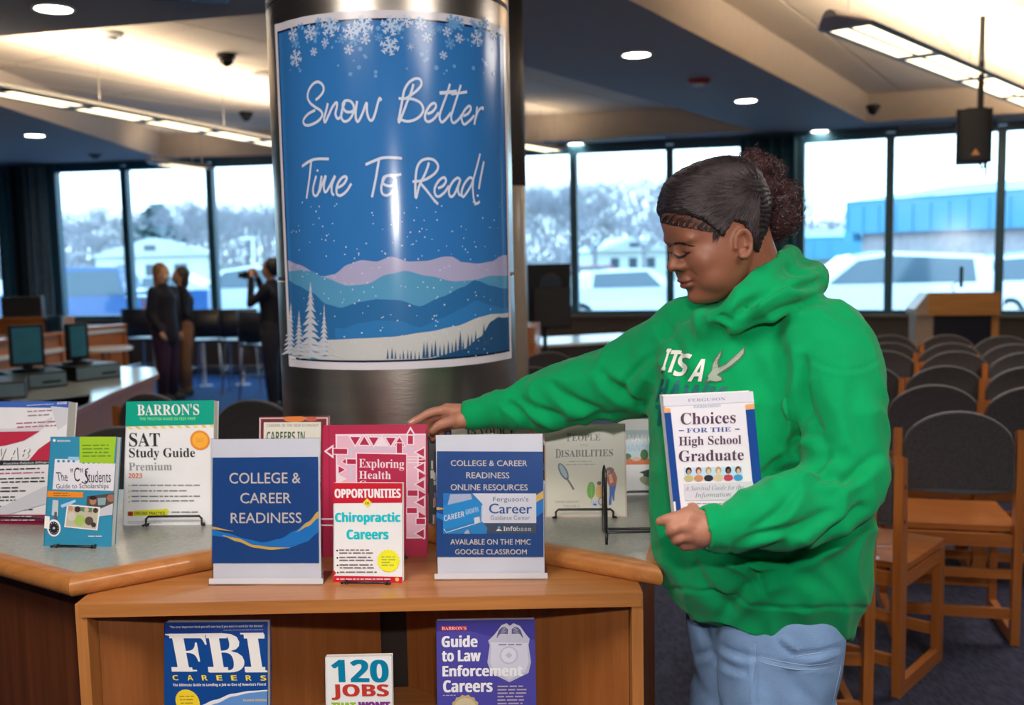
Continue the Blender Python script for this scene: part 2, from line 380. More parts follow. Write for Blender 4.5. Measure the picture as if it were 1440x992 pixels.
# --- window wall
def wallseg(A, B, name):
    A, B = Vector((*A, 0)), Vector((*B, 0)); d = (B - A).normalized(); n = Vector((-d.y, d.x, 0))
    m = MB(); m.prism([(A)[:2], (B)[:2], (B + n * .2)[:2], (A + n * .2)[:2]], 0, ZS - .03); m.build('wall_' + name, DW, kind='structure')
    m = MB(); m.prism([(A)[:2], (B)[:2], (B + n * .2)[:2], (A + n * .2)[:2]], ZT + .02, 3.4); m.build('wall_head_' + name, FRAME, kind='structure')
    m = MB(); m.prism([(A - n * .06)[:2], (B - n * .06)[:2], (B + n * .2)[:2], (A + n * .2)[:2]], ZS - .03, ZS); m.build('trim_sill_' + name, M('sill_board', (.14, .12, .10), rough=.5), kind='structure')
    m = MB(); m.prism([(A - n * .015)[:2], (B - n * .015)[:2], B[:2], A[:2]], .0, .1); m.build('baseboard_' + name, M('baseboard_vinyl', (.02, .02, .022), rough=.6), kind='structure')
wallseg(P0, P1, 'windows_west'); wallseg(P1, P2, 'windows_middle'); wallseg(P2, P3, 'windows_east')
wn = 0
def panes(seg, xs):
    global wn
    A, B = seg; d = (Vector((*B, 0)) - Vector((*A, 0))).normalized(); n = Vector((-d.y, d.x, 0)); ang = math.atan2(d.y, d.x)
    for x0, x1 in zip(xs, xs[1:]):
        a, b = onseg(x0, 330, A, B), onseg(x1, 330, A, B); a.z = b.z = 0; W = (b - a).length; wn += 1
        r = root_s('window_%d' % wn); r.location = a; r.rotation_euler = (0, 0, ang)
        fw = .047
        MB().box(0, 0, ZS, fw, .12, ZT, b=0).build('frame_post', FRAME, r); MB().box(W - fw, 0, ZS, W, .12, ZT).build('frame_post', FRAME, r)
        MB().box(fw, .01, ZS, W - fw, .11, ZS + .05).build('frame_rail', FRAME, r); MB().box(fw, .01, ZT - .05, W - fw, .11, ZT + .02).build('frame_rail', FRAME, r)
        MB().box(fw, .05, ZS + .05, W - fw, .056, ZT - .05).build('pane', GLASS, r)
panes((P0, P1), [-270, -125, 12]); panes((P0, P1), [78, 177, 297, 416, 536, 655]); panes((P1, P2), [657, 807, 942, 1046]); panes((P2, P3), [1125, 1250, 1406, 1570, 1740])
# wall piers between the window groups
for (xa, xb, S) in ((12, 78, (P0, P1)), (1046, 1062, (P1, P2)), (1062, 1125, (P2, P3))):
    a, b = onseg(xa, 330, *S), onseg(xb, 330, *S); d = (b - a); d.z = 0; d.normalize(); n = Vector((-d.y, d.x, 0))
    MB().prism([a[:2], b[:2], (b + n * .2)[:2], (a + n * .2)[:2]], ZS, ZT + .05).build('wall_pier', M('pier_paint', (.03, .07, .09), rough=.7), kind='structure')
# --- curtains
CUR = M('curtain_teal_fabric', (.03, .12, .16), rough=.85, var=.15, bump=.2); CUR2 = M('curtain_grey_fabric', (.14, .22, .25), rough=.8, var=.12)
def curtain(px0, px1, S, label, mt, z0=.02, off=.16):
    a, b = onseg(px0, 330, *S), onseg(px1, 330, *S); a.z = b.z = 0; d = (b - a); W = d.length; d.normalize()
    m = MB(); n = 60; V = []; 
    for i in range(n + 1):
        u = i / n; y = -off + .035 * math.sin(u * W * 46) + .01 * math.sin(u * 31)
        for z, k in ((z0, 1.25), (1.2, 1.05), (ZT + .03, .8)): V.append((u * W, -off + (y + off) * k, z))
    F_ = [(i * 3 + k, i * 3 + 3 + k, i * 3 + 4 + k, i * 3 + 1 + k) for i in range(n) for k in range(2)]
    r = thing('curtain', label, 'curtain', a, math.atan2(d.y, d.x), None)
    o = m.add(V, F_).build('curtain_cloth', mt, r, smooth=True); sd = o.modifiers.new('s', 'SOLIDIFY'); sd.thickness = .006
    MB().tube([(-.05, -off, ZT + .035), (W + .05, -off, ZT + .035)], .014).build('rod', FRAME, r)
curtain(8, 30, (P0, P1), 'dark teal curtain nearest the computer desks', CUR)
curtain(46, 79, (P0, P1), 'grey green curtain beside the window with the parked truck', CUR2, off=.14)
curtain(34, 44, (P0, P1), 'narrow black curtain hanging between two wider ones', M('curtain_black', (.008, .01, .014), rough=.8), off=.22)
curtain(1044, 1122, (P2, P3), "dark blue curtain behind the woman's hair bun", CUR)

# --- pillars
STEEL = M('brushed_steel', (.50, .45, .40), rough=.30, metal=1, var=.10, vs=3, stretch=(1, 1, 9), bump=.06, bs=26)
PC = Vector((-.335, 2.95, 0)); PR = .345
root = root_s('pillar_steel'); root.location = PC
for z0, z1 in ((0, .735), (.74, 1.47 + .02), (1.495, 2.24), (2.245, 2.93)):
    MB().lathe([(PR - .004, z0), (PR, z0 + .004), (PR, z1 - .004), (PR - .004, z1)], 96).build('steel_sheet', STEEL, root, smooth=40)
for z in (.737, 1.4925, 2.2425): MB().lathe([(PR - .003, z - .006), (PR - .003, z + .006)], 96).build('seam', M('seam_dark', (.05, .05, .05), rough=.5, metal=.6), root, smooth=True)
c = at(727, 300, 5.2); r2 = root_s('pillar_slim'); r2.location = (c.x - .055, 5.2, 0)
MB().lathe([(.10, 0), (.10, 2.93)], 32).build('column_shaft', M('column_paint', (.33, .27, .21), rough=.3), r2, smooth=True)
MB().lathe([(.105, 1.9), (.105, 2.93)], 32).build('column_sleeve', M('column_sleeve_paint', (.06, .05, .045), rough=.5), r2, smooth=True)

# ================================================================== OUTDOORS
AS = M('asphalt', (.17, .19, .22), rough=.9, var=.2, vs=.8); MB().add([(-90, 15.2, -.35), (110, 15.2, -.35), (110, 160, -.35), (-90, 160, -.35)], [(0, 1, 2, 3)]).build('ground_parking', AS, kind='structure')
LAWN = M('winter_lawn', (.30, .33, .22), rough=.95, var=.3, vs=.6); MB().add([(-90, 47, -.3), (110, 47, -.3), (110, 160, .6), (-90, 160, .6)], [(0, 1, 2, 3)]).build('ground_lawn', LAWN, kind='structure')
BARK = M('winter_bark', (.30, .27, .30), rough=.9, var=.2); EVG = M('pine_needles', (.13, .20, .20), rough=.9, var=.3)  # needle colour paled toward blue to stand for distance haze
def bare_tree(seed, h):
    rr = random.Random(seed); tr = MB(); tw = MB()
    def br(p, d, L, r, dep):
        q = p + d * L; mid = (p + q) / 2 + Vector((rr.uniform(-.06, .06), rr.uniform(-.06, .06), 0)) * L
        (tr if dep < 3 else tw).tube([p, mid, q], [r, r * .8, r * .6], 3 if dep > 1 else 5, cap=False)
        if dep >= 7: return
        for k in range(3 if dep < 4 else 4):
            a = rr.uniform(0, 2 * PI); s = rr.uniform(.35, .8)
            nd = (d + Vector((math.cos(a), math.sin(a), .08)) * s).normalized(); br(p + (q - p) * rr.uniform(.6, 1), nd, L * rr.uniform(.68, .88), r * .55, dep + 1)
    br(Vector((0, 0, 0)), Vector((0, 0, 1)), h * .20, h * .016, 0); return tr, tw
def evergreen(seed, h):
    rr = random.Random(seed); tr = MB().tube([(0, 0, 0), (0, 0, h)], [h * .02, .02], 6); lf = MB()
    for i in range(900):
        z = h * (.08 + .92 * rr.random() ** 1.2); a = rr.uniform(0, 2 * PI); rad = h * .26 * (1 - z / h) ** .8 * rr.uniform(.5, 1) + .1
        p = Vector((math.cos(a) * rad, math.sin(a) * rad, z - rad * .3)); s = h * .05
        lf.add([p + Vector((rr.uniform(-s, s), rr.uniform(-s, s), rr.uniform(-s, s))) for _ in range(3)], [(0, 1, 2)])
    return tr, lf
tp = []
for i in range(2):
    tr, tw = bare_tree(i + 3, 11); t = thing('bare_tree', 'bare winter tree beyond the parking lot, one of a hazy row', 'tree', (0, 0, 0), 0, 'bare trees beyond the parking lot')
    tr.build('trunk', BARK, t); tw.build('twigs', BARK, t, kind='stuff'); tp.append(t)
trees = [(-90, 88), (-40, 70), (20, 80), (60, 96), (95, 66), (125, 84), (160, 100), (196, 86), (235, 90), (255, 66), (285, 80), (312, 62), (345, 75), (372, 94), (400, 64), (440, 84), (735, 62), (762, 84), (790, 58), (815, 98), (838, 66), (862, 88), (905, 62), (935, 84), (965, 70), (1000, 92), (1035, 66), (1080, 80), (1175, 110)]
for i, (px, Y) in enumerate(trees):
    p = at(px, 352, Y); t = tp[i] if i < 2 else dup(tp[i % 2], (0, 0, 0), 0); t.location = (p.x, Y, -.2); t.rotation_euler.z = i * 1.3; s = random.uniform(.72, 1.05); t.scale = (s * 1.25, s * 1.25, s)
tr, lf = evergreen(5, 10); t = thing('evergreen_tree', 'evergreen tree behind the low blue roofed building', 'tree', (at(1205, 330, 95).x, 95, -.2), 0, None)
tr.build('trunk', BARK, t); lf.build('needles', EVG, t, kind='stuff')
t.scale = (.9, .9, .60)
t2 = dup(t, (at(640, 330, 60).x, 60, -.2), 1, 'tall evergreen tree showing between the bare trees beside the steel pillar'); t2.scale = (1.6, 1.6, .9)
t3 = dup(t, (at(1300, 330, 105).x, 105, -.2), 2, 'broad evergreen crown rising over the blue metal roof'); t3.scale = (1.9, 1.6, .72)
t4 = dup(t, (at(222, 330, 75).x, 75, -.2), 2, 'dark evergreen tree standing behind the white gabled house'); t4.scale = (1.3, 1.3, .60)
hz = MB(); rr_ = random.Random(9)
for i in range(26000):
    y = rr_.uniform(92, 118); x = rr_.uniform(-62, 32) ; top = 5.6 + 1.3 * math.sin(x * .19) + .8 * math.sin(x * .53 + 1); z0 = -.2 + (top + .2) * rr_.random() ** 1.25; s_ = rr_.uniform(.3, .9); dx = rr_.uniform(-.6, .6) * s_
    hz.add([(x, y, z0), (x + .12, y, z0), (x + dx + .05, y + .1, z0 + s_ * 1.5)], [(0, 1, 2)])
tag(hz.build('brushwood', BARK, kind='stuff'), 'grey band of leafless brushwood behind the houses', 'shrubs')
# school wing with blue metal fascia
BRICK = M('pale_brick', (.42, .36, .36), rough=.9, var=.15, vs=3); BFAS = M('blue_metal_fascia', (.07, .27, .42), rough=.5); WHT = M('white_siding', (.75, .75, .75), rough=.8)
def wing(pxA, pxB, YA, YB, zb, zf, label, nr):
    a, b = at(pxA, 350, YA), at(pxB, 350, YB); a.z = b.z = 0; d = b - a; L = d.length; rz = math.atan2(d.y, d.x)
    r = thing('school_building', label, 'building', a, rz)
    MB().box(0, 0, -.35, L, 12, zb).build('brick_wall', BRICK, r); MB().box(-.5, -.5, zb, L, 12, zf).build('fascia', BFAS, r)
    m = MB(); n = int(L / .9)
    for i in range(n): m.box(-.4 + i * .9, -.56, zb + .02, -.33 + i * .9, -.5, zf - .25)
    m.build('fascia_ribs', M('rib_blue', (.08, .28, .42), rough=.5), r, kind='stuff')
    MB().add([(-.5, -.6, zf), (L, -.6, zf), (L, 6, zf + nr), (-.5, 6, zf + nr)], [(0, 1, 2, 3)]).build('roof', M('roof_blue', (.22, .52, .66), rough=.5), r)
    MB().box(-.52, -.55, zb - .35, -.0, -.05, zb + .1).build('downpipe_box', BFAS, r)
wing(1212, 1600, 44, 33, 2.15, 3.55, 'long brick building with a blue ribbed metal fascia across the parking lot', .8)
wing(1112, 1222, 60, 58, .9, 2.2, 'lower brick building with a pale roof beside the blue one', .5)
def house(px, Y, W, h, label, col):
    p = at(px, 360, Y); r = thing('house', label, 'building', (p.x, Y, -.2), .15)
    MB().box(-W / 2, 0, 0, W / 2, 7, h).build('wall', col, r)
    m = MB(); rh = h * .55; m.add([(-W / 2 - .4, -.4, h), (W / 2 + .4, -.4, h), (0, -.4, h + rh), (-W / 2 - .4, 7.4, h), (W / 2 + .4, 7.4, h), (0, 7.4, h + rh)], [(0, 1, 2), (3, 5, 4), (0, 2, 5, 3), (1, 4, 5, 2)]); m.build('roof', M('roof_shingle', (.62, .60, .60), rough=.9), r)
    for i in range(3):
        wv = MB().box(-W * .32 + i * W * .26, -.05, h * .35, -W * .32 + i * W * .26 + W * .12, -.0, h * .75).build('window', M('house_window', (.08, .1, .13), rough=.2), r)
    MB().box(-.35, -.46, h + rh * .3, .35, -.41, h + rh * .6).build('gable_vent', M('house_window', (.08, .1, .13)), r)
house(213, 64, 6.8, 2.1, 'small white gabled house beyond the parked truck', WHT)
house(890, 70, 5, 1.8, 'pale house among bare trees behind the parked white car', WHT)
house(1150, 80, 5.5, 2.0, 'white shed with a pale roof behind the low building', WHT)
lp = at(358, 400, 40); t = thing('lamp_post', 'thin pale lamp post standing in the parking lot', 'lamp post', (lp.x, 40, -.3))
MB().tube([(0, 0, 0), (0, 0, 2.7)], .06).build('pole', WHT, t); MB().box(-.5, -.1, 2.65, .1, .1, 2.75).build('lamp_head', WHT, t)
# cars
TYRE = M('tyre_rubber', (.02, .02, .02), rough=.8); CG = M('car_glass', (.05, .09, .12), rough=.08, spec=.8); CHR = M('wheel_rim_metal', (.55, .55, .58), rough=.3, metal=1)
def car(px, Y, rz, col, label, kind='suv', s=1., name='car'):
    p = at(px, 430, Y); r = thing(name, label, 'car', (p.x, Y, -.35), rz); r.scale = (s, s, s)
    paint = M('car_paint_%d' % int(sum(col) * 100), col, rough=.25, coat=.8, var=.02)
    if kind == 'suv': prof = [(-2.3, .45), (-2.35, .75), (-2.28, 1.05), (-1.95, 1.62), (-.2, 1.72), (.55, 1.62), (1.15, 1.12), (2.15, .98), (2.35, .75), (2.3, .42)]
    elif kind == 'truck': prof = [(-2.9, .5), (-2.9, 1.15), (-.9, 1.15), (-.85, 1.2), (-.7, 1.78), (.6, 1.8), (1.3, 1.22), (2.5, 1.1), (2.75, .8), (2.7, .48)]
    elif kind == 'van': prof = [(-2.5, .4), (-2.55, 1.0), (-2.4, 1.9), (1.1, 1.95), (1.75, 1.25), (2.45, 1.05), (2.55, .7), (2.5, .42)]
    else: prof = [(-2.2, .4), (-2.25, .8), (-1.7, .98), (-1.1, 1.38), (.25, 1.42), (1.05, 1.0), (2.1, .85), (2.25, .6), (2.2, .38)]
    n = len(prof); zt = max(q[1] for q in prof); V = []
    for k, (y, cz) in enumerate(((-.86, 0), (-.9, .35), (.9, .35), (.86, 0))):
        pass
    for y, f in ((-.80, 1), (-.90, 0), (.90, 0), (.80, 1)):
        for (x, z) in prof:
            if f: V.append((x * .985, y * (1 - .12 * max(0, (z - .9) / zt)), z - (0 if z < .6 else 0)))
            else: V.append((x, y * (1 - .16 * max(0, (z - 1.0))), z))
    F_ = []
    for k in (0, 1, 2):
        for i in range(n - 1): F_.append((k * n + i, k * n + i + 1, (k + 1) * n + i + 1, (k + 1) * n + i))
    V2 = [(x, -.9 * (1 - .16 * max(0, z - 1.0)), z) for x, z in prof] + [(x, .9 * (1 - .16 * max(0, z - 1.0)), z) for x, z in prof]
    F2 = [list(range(n)), list(range(n, 2 * n))[::-1]] + [(i, n + i, n + (i + 1) % n, (i + 1) % n) for i in range(n)]
    MB().add(V2, F2).build('car_body', paint, r)
    gp = [q for q in prof if q[1] > 1.0 and abs(q[0]) < (2.1 if kind == 'suv' or kind == 'van' else 1.25)]
    if len(gp) >= 2:
        cx = sum(q[0] for q in gp) / len(gp); lo = 1.08 if zt > 1.5 else 1.0
        g = [(cx + (q[0] - cx) * .9, lo + (q[1] - lo) * .86) for q in gp]
        x0, x1 = g[0][0], g[-1][0]; g = [(x0 - .05, lo)] + g + [(x1 + (.35 if g[-1][1] > lo + .2 else 0), lo)]
        for sgn in (-1, 1):
            yy = lambda z: sgn * (.9 * (1 - .16 * max(0, z - 1.0)) + .008)
            MB().add([(x, yy(z), z) for x, z in g], [list(range(len(g)))]).build('side_window', CG, r)
    xw = 1.38 if kind != 'truck' else 1.75
    for x in (-xw, xw):
        for sgn in (-1, 1):
            wl = MB().lathe([(.30, -.11), (.35, -.09), (.35, .09), (.30, .11)], 20, (x, sgn * .80, .35), T=Matrix.Rotation(PI / 2, 3, 'X')).build('wheel', TYRE, r)
            MB().lathe([(.02, -.12), (.21, -.115), (.21, .115), (.02, .12)], 12, (x, sgn * .80, .35), T=Matrix.Rotation(PI / 2, 3, 'X')).build('rim', CHR, wl)
    for sgn in (-1, 1): MB().cbox((prof[-2][0] - .02, sgn * .66, .78), (.08, .3, .14)).build('headlight', M('headlight_glass', (.9, .9, .85), rough=.1), r)
car(142, 26, PI + .1, (.02, .10, .28), 'dark blue pickup truck parked outside the window by the curtains', 'truck', name='pickup_truck')
car(352, 30, PI, (.72, .74, .76), 'white car parked outside, next to the photographed lamp post', 'suv')
car(255, 36, 0, (.55, .58, .62), 'silver car parked farther out beside the truck', 'sedan')
car(770, 36, 0, (.62, .64, .66), 'light grey car behind the standing loudspeaker', 'sedan')
car(890, 25, 0.05, (.78, .80, .82), "white sedan parked outside under the woman's outstretched arm", 'sedan', 1.05)
car(840, 40, .2, (.35, .05, .06), 'dark red car parked in the second row', 'sedan')
car(1225, 22, PI - .1, (.80, .82, .84), 'large white sport utility vehicle parked behind the lectern', 'suv', 1.05)
car(1470, 24, .05, (.78, .80, .83), 'white car parked outside the last window beyond the lectern', 'suv')
car(-20, 30, 0, (.60, .62, .66), 'grey car outside the window before the curtains', 'sedan')

# ================================================================== CEILING FIXTURES
LAMPW = M('lamp_diffuser_warm', (1, .80, .50), rough=.5, var=.01, emit=2.6); DOWN = M('downlight_lens', (1, .97, .92), rough=.5, var=.01, emit=5)
HOUS = M('fixture_housing', (.10, .14, .18), rough=.45); HOUSW = M('fixture_end_cap', (.42, .38, .37), rough=.5)
def pendant(A, B, z, label, n, up=26):
    A = Vector((A.x, A.y, z)); B = Vector((B.x, B.y, z)); d = B - A; L = d.length; rz = math.atan2(d.y, d.x)
    r = thing('pendant_light', label, 'ceiling light', A, rz, None); hw = .15
    prof = [(-hw, .0), (-hw - .012, .012), (-hw * .6, .055), (0, .07), (hw * .6, .055), (hw + .012, .012), (hw, 0)]
    m = MB(); V = [(x, y, zz) for x in (0, L) for y, zz in prof]; k = len(prof)
    m.add(V, [(i, i + 1, k + i + 1, k + i) for i in range(k - 1)] + [list(range(k))[::-1], [k + i for i in range(k)]])
    m.box(0, -hw, 0, L, -hw + .03, .02); m.box(0, hw - .03, 0, L, hw, .02)
    s = L / n
    for i in range(n + 1): m.box(max(0, i * s - .05), -hw, -.001, min(L, i * s + .05), hw, .018)
    m.build('housing', HOUS, r, smooth=30)
    cap = MB(); cap.add([(0, y, zz) for y, zz in prof] + [(-.22, y * .25, zz * .6 + .02) for y, zz in prof], [(i, k + i, k + i + 1, i + 1) for i in range(k - 1)] + [(0, k - 1, 2 * k - 1, k), [k + i for i in range(k)]])
    cap.build('end_cap', HOUSW, r, smooth=30)
    for i in range(n):
        f = MB().box(i * s + .05, -hw + .03, .008, (i + 1) * s - .05, hw - .03, .012).build('diffuser', LAMPW, r)
        MB().box(i * s + .05, -.008, .002, (i + 1) * s - .05, .008, .009).build('louver_bar', HOUS, f)
    for x in (.05, L * .38, L * .72, L - .05): MB().tube([(x, 0, .06), (x, 0, ZH - z + .02)], .0035, 5).build('cable', M('steel_cable', (.4, .38, .35), rough=.4, metal=1), r)
    a = area('uplight', (0, 0, 0), (PI, 0, 0), L, .25, up * L, (1, .80, .58)); a.parent = r; a.location = (L / 2, 0, .10)
pendant(on(1188, 38, 2.80), on(1520, 172, 2.80), 2.80, 'long suspended linear lamp over the rows of chairs, pointed end toward the camera', 5, 15)
pendant(on(-165, 100, 2.72), on(420, 210, 2.72), 2.72, 'long suspended linear lamp passing behind the steel pillar', 6, 18)
pendant(on(225, 231, 2.72), on(288, 239, 2.72), 2.72, 'short far linear lamp hanging before the windows by the standing women', 1, 3)
pendant(on(783, 214, 2.76), on(722, 204, 2.76), 2.76, 'far linear lamp end just beside the slim column', 1, 3)
def downlight(px, py, label, r_=.095):
    p = on(px, py, ZC); t = thing('downlight', label, 'ceiling light', p, 0)
    MB().lathe([(r_ + .018, -.001), (r_ + .018, -.008), (r_, -.010), (r_, -.001)], 28).build('trim_ring', WHT, t, smooth=40)
    MB().lathe([(0, -.006), (r_, -.006)], 28).build('lens', DOWN, t)
for px, py, lb in [(895, 76, "round recessed ceiling light above and left of the woman's head"), (1049, 141, 'round recessed ceiling light between the red detector and the raised field'),
                   (1153, 184, 'round recessed ceiling light just above the first window behind the woman'), (810, 202, 'round recessed ceiling light over the window beside the pillar'),
                   (75, 11, 'large round recessed ceiling light in the upper corner'), (49, 190, 'round recessed ceiling light under the long lamp on the blue ceiling'), (178, 228, 'small far recessed ceiling light near the short lamp')]:
    downlight(px, py, lb)
BLK = M('black_plastic', (.008, .009, .012), rough=.45, spec=.3); REDP = M('red_plastic', (.35, .03, .03), rough=.5)
for px, py, z, lb in [(318, 76, ZH, 'black dome camera on the lit ceiling near the steel pillar'), (346, 158, ZH, 'smaller black dome camera farther over the long lamp'), (1228, 148, ZC + .1, 'black dome camera at the corner of the raised ceiling field')]:
    p = on(px, py, z); t = thing('dome_camera', lb, 'security camera', p)
    MB().lathe([(.075, 0), (.075, -.035), (.06, -.04)], 24).build('mount', BLK, t, smooth=40); MB().lathe([(.06, -.035), (.055, -.07), (.03, -.095), (0, -.105)], 24).build('dome', M('smoked_dome', (.01, .01, .012), rough=.08), t, smooth=True)
for px, py, lb, mt, mt2, z in [(155, 46, 'white flat ceiling sensor close to the soffit edge', WHT, HOUSW, ZH), (134, 217, 'dark smoke detector on the blue ceiling near the curtains', HOUS, BLK, ZC), (983, 112, 'red and white fire alarm detector on the dark ceiling', REDP, WHT, ZC)]:
    p = on(px, py, z); t = thing('smoke_detector', lb, 'detector', p)
    MB().lathe([(.09, 0), (.09, -.02), (.07, -.035)], 24).build('base', mt, t, smooth=40); MB().lathe([(.05, -.03), (.045, -.055), (0, -.06)], 20).build('sensor', mt2, t, smooth=40)
p = on(375, 103, ZH); t = tag(MB().lathe([(.11, 0), (.12, -.015), (0, -.02)], 24).build('ceiling_speaker', M('speaker_grille', (.25, .2, .17), rough=.6), smooth=30), 'round brown ceiling speaker half hidden by the steel pillar', 'speaker'); t.location = p
p = on(268, -6, ZC - .18); t = thing('projector', 'dark projector box hanging at the top edge of the ceiling', 'projector', p, .3)
MB().box(-.17, -.13, 0, .17, .13, .1, b=.01).build('housing', M('projector_case', (.05, .045, .05), rough=.4), t); MB().tube([(0, 0, .1), (0, 0, .19)], .02).build('mount_pole', BLK, t); MB().lathe([(.035, -.14), (.04, -.12)], 20, T=Matrix.Rotation(PI / 2, 3, 'X') @ Matrix.Scale(1, 3), c=(0, -.0, .05)).build('lens', CG, t)
for a_, b_ in (((820, 196), (938, 188)), ((1248, 180), (1340, 172)), ((1400, 167), (1440, 165))):
    a, b = on(*a_, ZC), on(*b_, ZC); t = tag(MB().box(0, -.05, -.04, (b - a).length, .05, 0).build('linear_diffuser', M('diffuser_metal', (.28, .38, .45), rough=.4)), {820: 'pale linear air grille over the windows behind the arm', 1248: 'pale linear air grille behind the hanging speaker', 1400: 'pale linear air grille beyond the hanging speaker'}[a_[0]], 'vent'); t.location = a; t.rotation_euler.z = math.atan2((b - a).y, (b - a).x)

# hanging loudspeaker
def speaker_box(r, w_, h, d, mt=BLK):
    pl = [(-w_ / 2, 0), (w_ / 2, 0), (w_ * .36, d), (-w_ * .36, d)]
    MB().prism(pl, 0, h).build('cabinet', mt, r)
    g = MB().add([(w_ * .46 * math.sin(a), -.012 - .05 * math.cos(a * .9), z) for z in (h * .03, h * .97) for a in np.linspace(-1.3, 1.3, 11)], [(i, i + 1, 12 + i, 11 + i) for i in range(10)]).build('grille', M('speaker_mesh', (.010, .011, .014), rough=.6, bump=.4, bs=400), r, smooth=True)
    return g
p = at(1369, 229, 7.4); t = thing('hanging_loudspeaker', 'black loudspeaker hanging from a pole before the window', 'speaker', p, -.25)
g = speaker_box(t, .245, .39, .22); MB().add([(.03, -.066, .05), (-.03, -.066, .05), (0, -.066, .10)], [(1, 0, 2)]).build('badge', M('orange_badge', (.55, .22, .05), rough=.4), g)
MB().tube([(.06, .12, .38), (.06, .12, ZH - p.z)], .022).build('pole', BLK, t); MB().box(-.05, .03, .385, .09, .15, .40).build('bracket', BLK, t)
MB().tube([(.05, .03, 0), (.06, .02, -.05), (.075, .02, -.03), (.09, .04, 0)], .008).build('cable_loop', BLK, t); MB().tube([(.09, .02, .0), (.088, .02, -.10)], .009).build('cable_end', BLK, t)
# loudspeaker on a stand
p = at(772, 462, 8.2); t = thing('standing_loudspeaker', 'black loudspeaker on a pole stand beside the pillar', 'speaker', (p.x, p.y, 0), .2)
g = MB(); g.prism([(-.175, 0), (.19, 0), (.13, .3), (-.13, .3)], p.z, p.z + .53).build('cabinet', BLK, t)
MB().lathe([(0, -.001), (.09, -.004), (.115, -.012)], 28, c=(.02, -.005, p.z + .36), T=Matrix.Rotation(PI / 2, 3, 'X')).build('horn', M('speaker_blue_black', (.02, .03, .05), rough=.3), t)
MB().add([(.17 * math.sin(a) + .02, -.02 - .03 * math.cos(a), z) for z in (p.z + .02, p.z + .34) for a in np.linspace(-1.1, 1.1, 9)], [(i, i + 1, 10 + i, 9 + i) for i in range(8)]).build('grille', M('speaker_mesh', (.010, .011, .014)), t, smooth=True)
MB().tube([(0, .15, .12), (0, .15, p.z)], .019).build('pole', BLK, t)
for a in (0.3, 2.4, 4.5): MB().tube([(0, .15, .5), (.45 * math.cos(a), .15 + .45 * math.sin(a), .01)], .012, 6).build('leg', BLK, t)

# lectern
LW = M('lectern_oak', (.42, .19, .05), rough=.35, var=.15, stretch=(1, 1, 8), vs=3)
p = at(1349, 442, 9.6); t = thing('lectern', 'wooden lectern with dark recessed base and small microphone', 'lectern', (p.x, p.y, 0), -.22)
zt = p.z; w2 = .32
MB().add([(-w2, -.2, zt), (w2, -.2, zt), (w2, .3, zt), (-w2, .3, zt), (-w2, -.2, zt + .22), (w2, -.2, zt + .22), (w2 - .02, .3, zt + .08), (-w2 - .04, .3, zt + .08)], [(3, 2, 1, 0), (0, 1, 5, 4), (1, 2, 6, 5), (2, 3, 7, 6), (3, 0, 4, 7), (4, 5, 6, 7)]).build('reading_desk', LW, t)
MB().add([(-w2 - .12, -.2, zt), (-w2 - .001, -.2, zt), (-w2 - .001, -.2, zt + .22), (-w2 - .12, -.2, zt + .06), (-w2 - .12, .3, zt), (-w2 - .001, .3, zt), (-w2 - .001, .3, zt + .2), (-w2 - .12, .3, zt + .05)], [(0, 1, 2, 3), (5, 4, 7, 6), (0, 3, 7, 4), (3, 2, 6, 7)]).build('side_wing', M('lectern_side', (.33, .25, .19), rough=.4), t)
MB().box(-w2 + .03, -.12, 0, w2 - .03, .2, zt).build('column', M('lectern_dark', (.012, .012, .02), rough=.3), t)
MB().box(-w2 - .1, -.15, 0, -w2 + .06, .22, zt).build('side_panel', M('lectern_side', (.33, .25, .19)), t); MB().box(w2 - .06, -.15, 0, w2, .22, zt).build('side_panel', LW, t)
MB().tube([(-.05, .0, zt + .2), (-.08, -.02, zt + .28), (-.02, -.05, zt + .32)], .005, 5).build('gooseneck', BLK, t); MB().tube([(0, -.05, zt + .26), (0, -.05, zt + .46)], .018).build('microphone', M('mic_green_black', (.01, .05, .05), rough=.4), t)

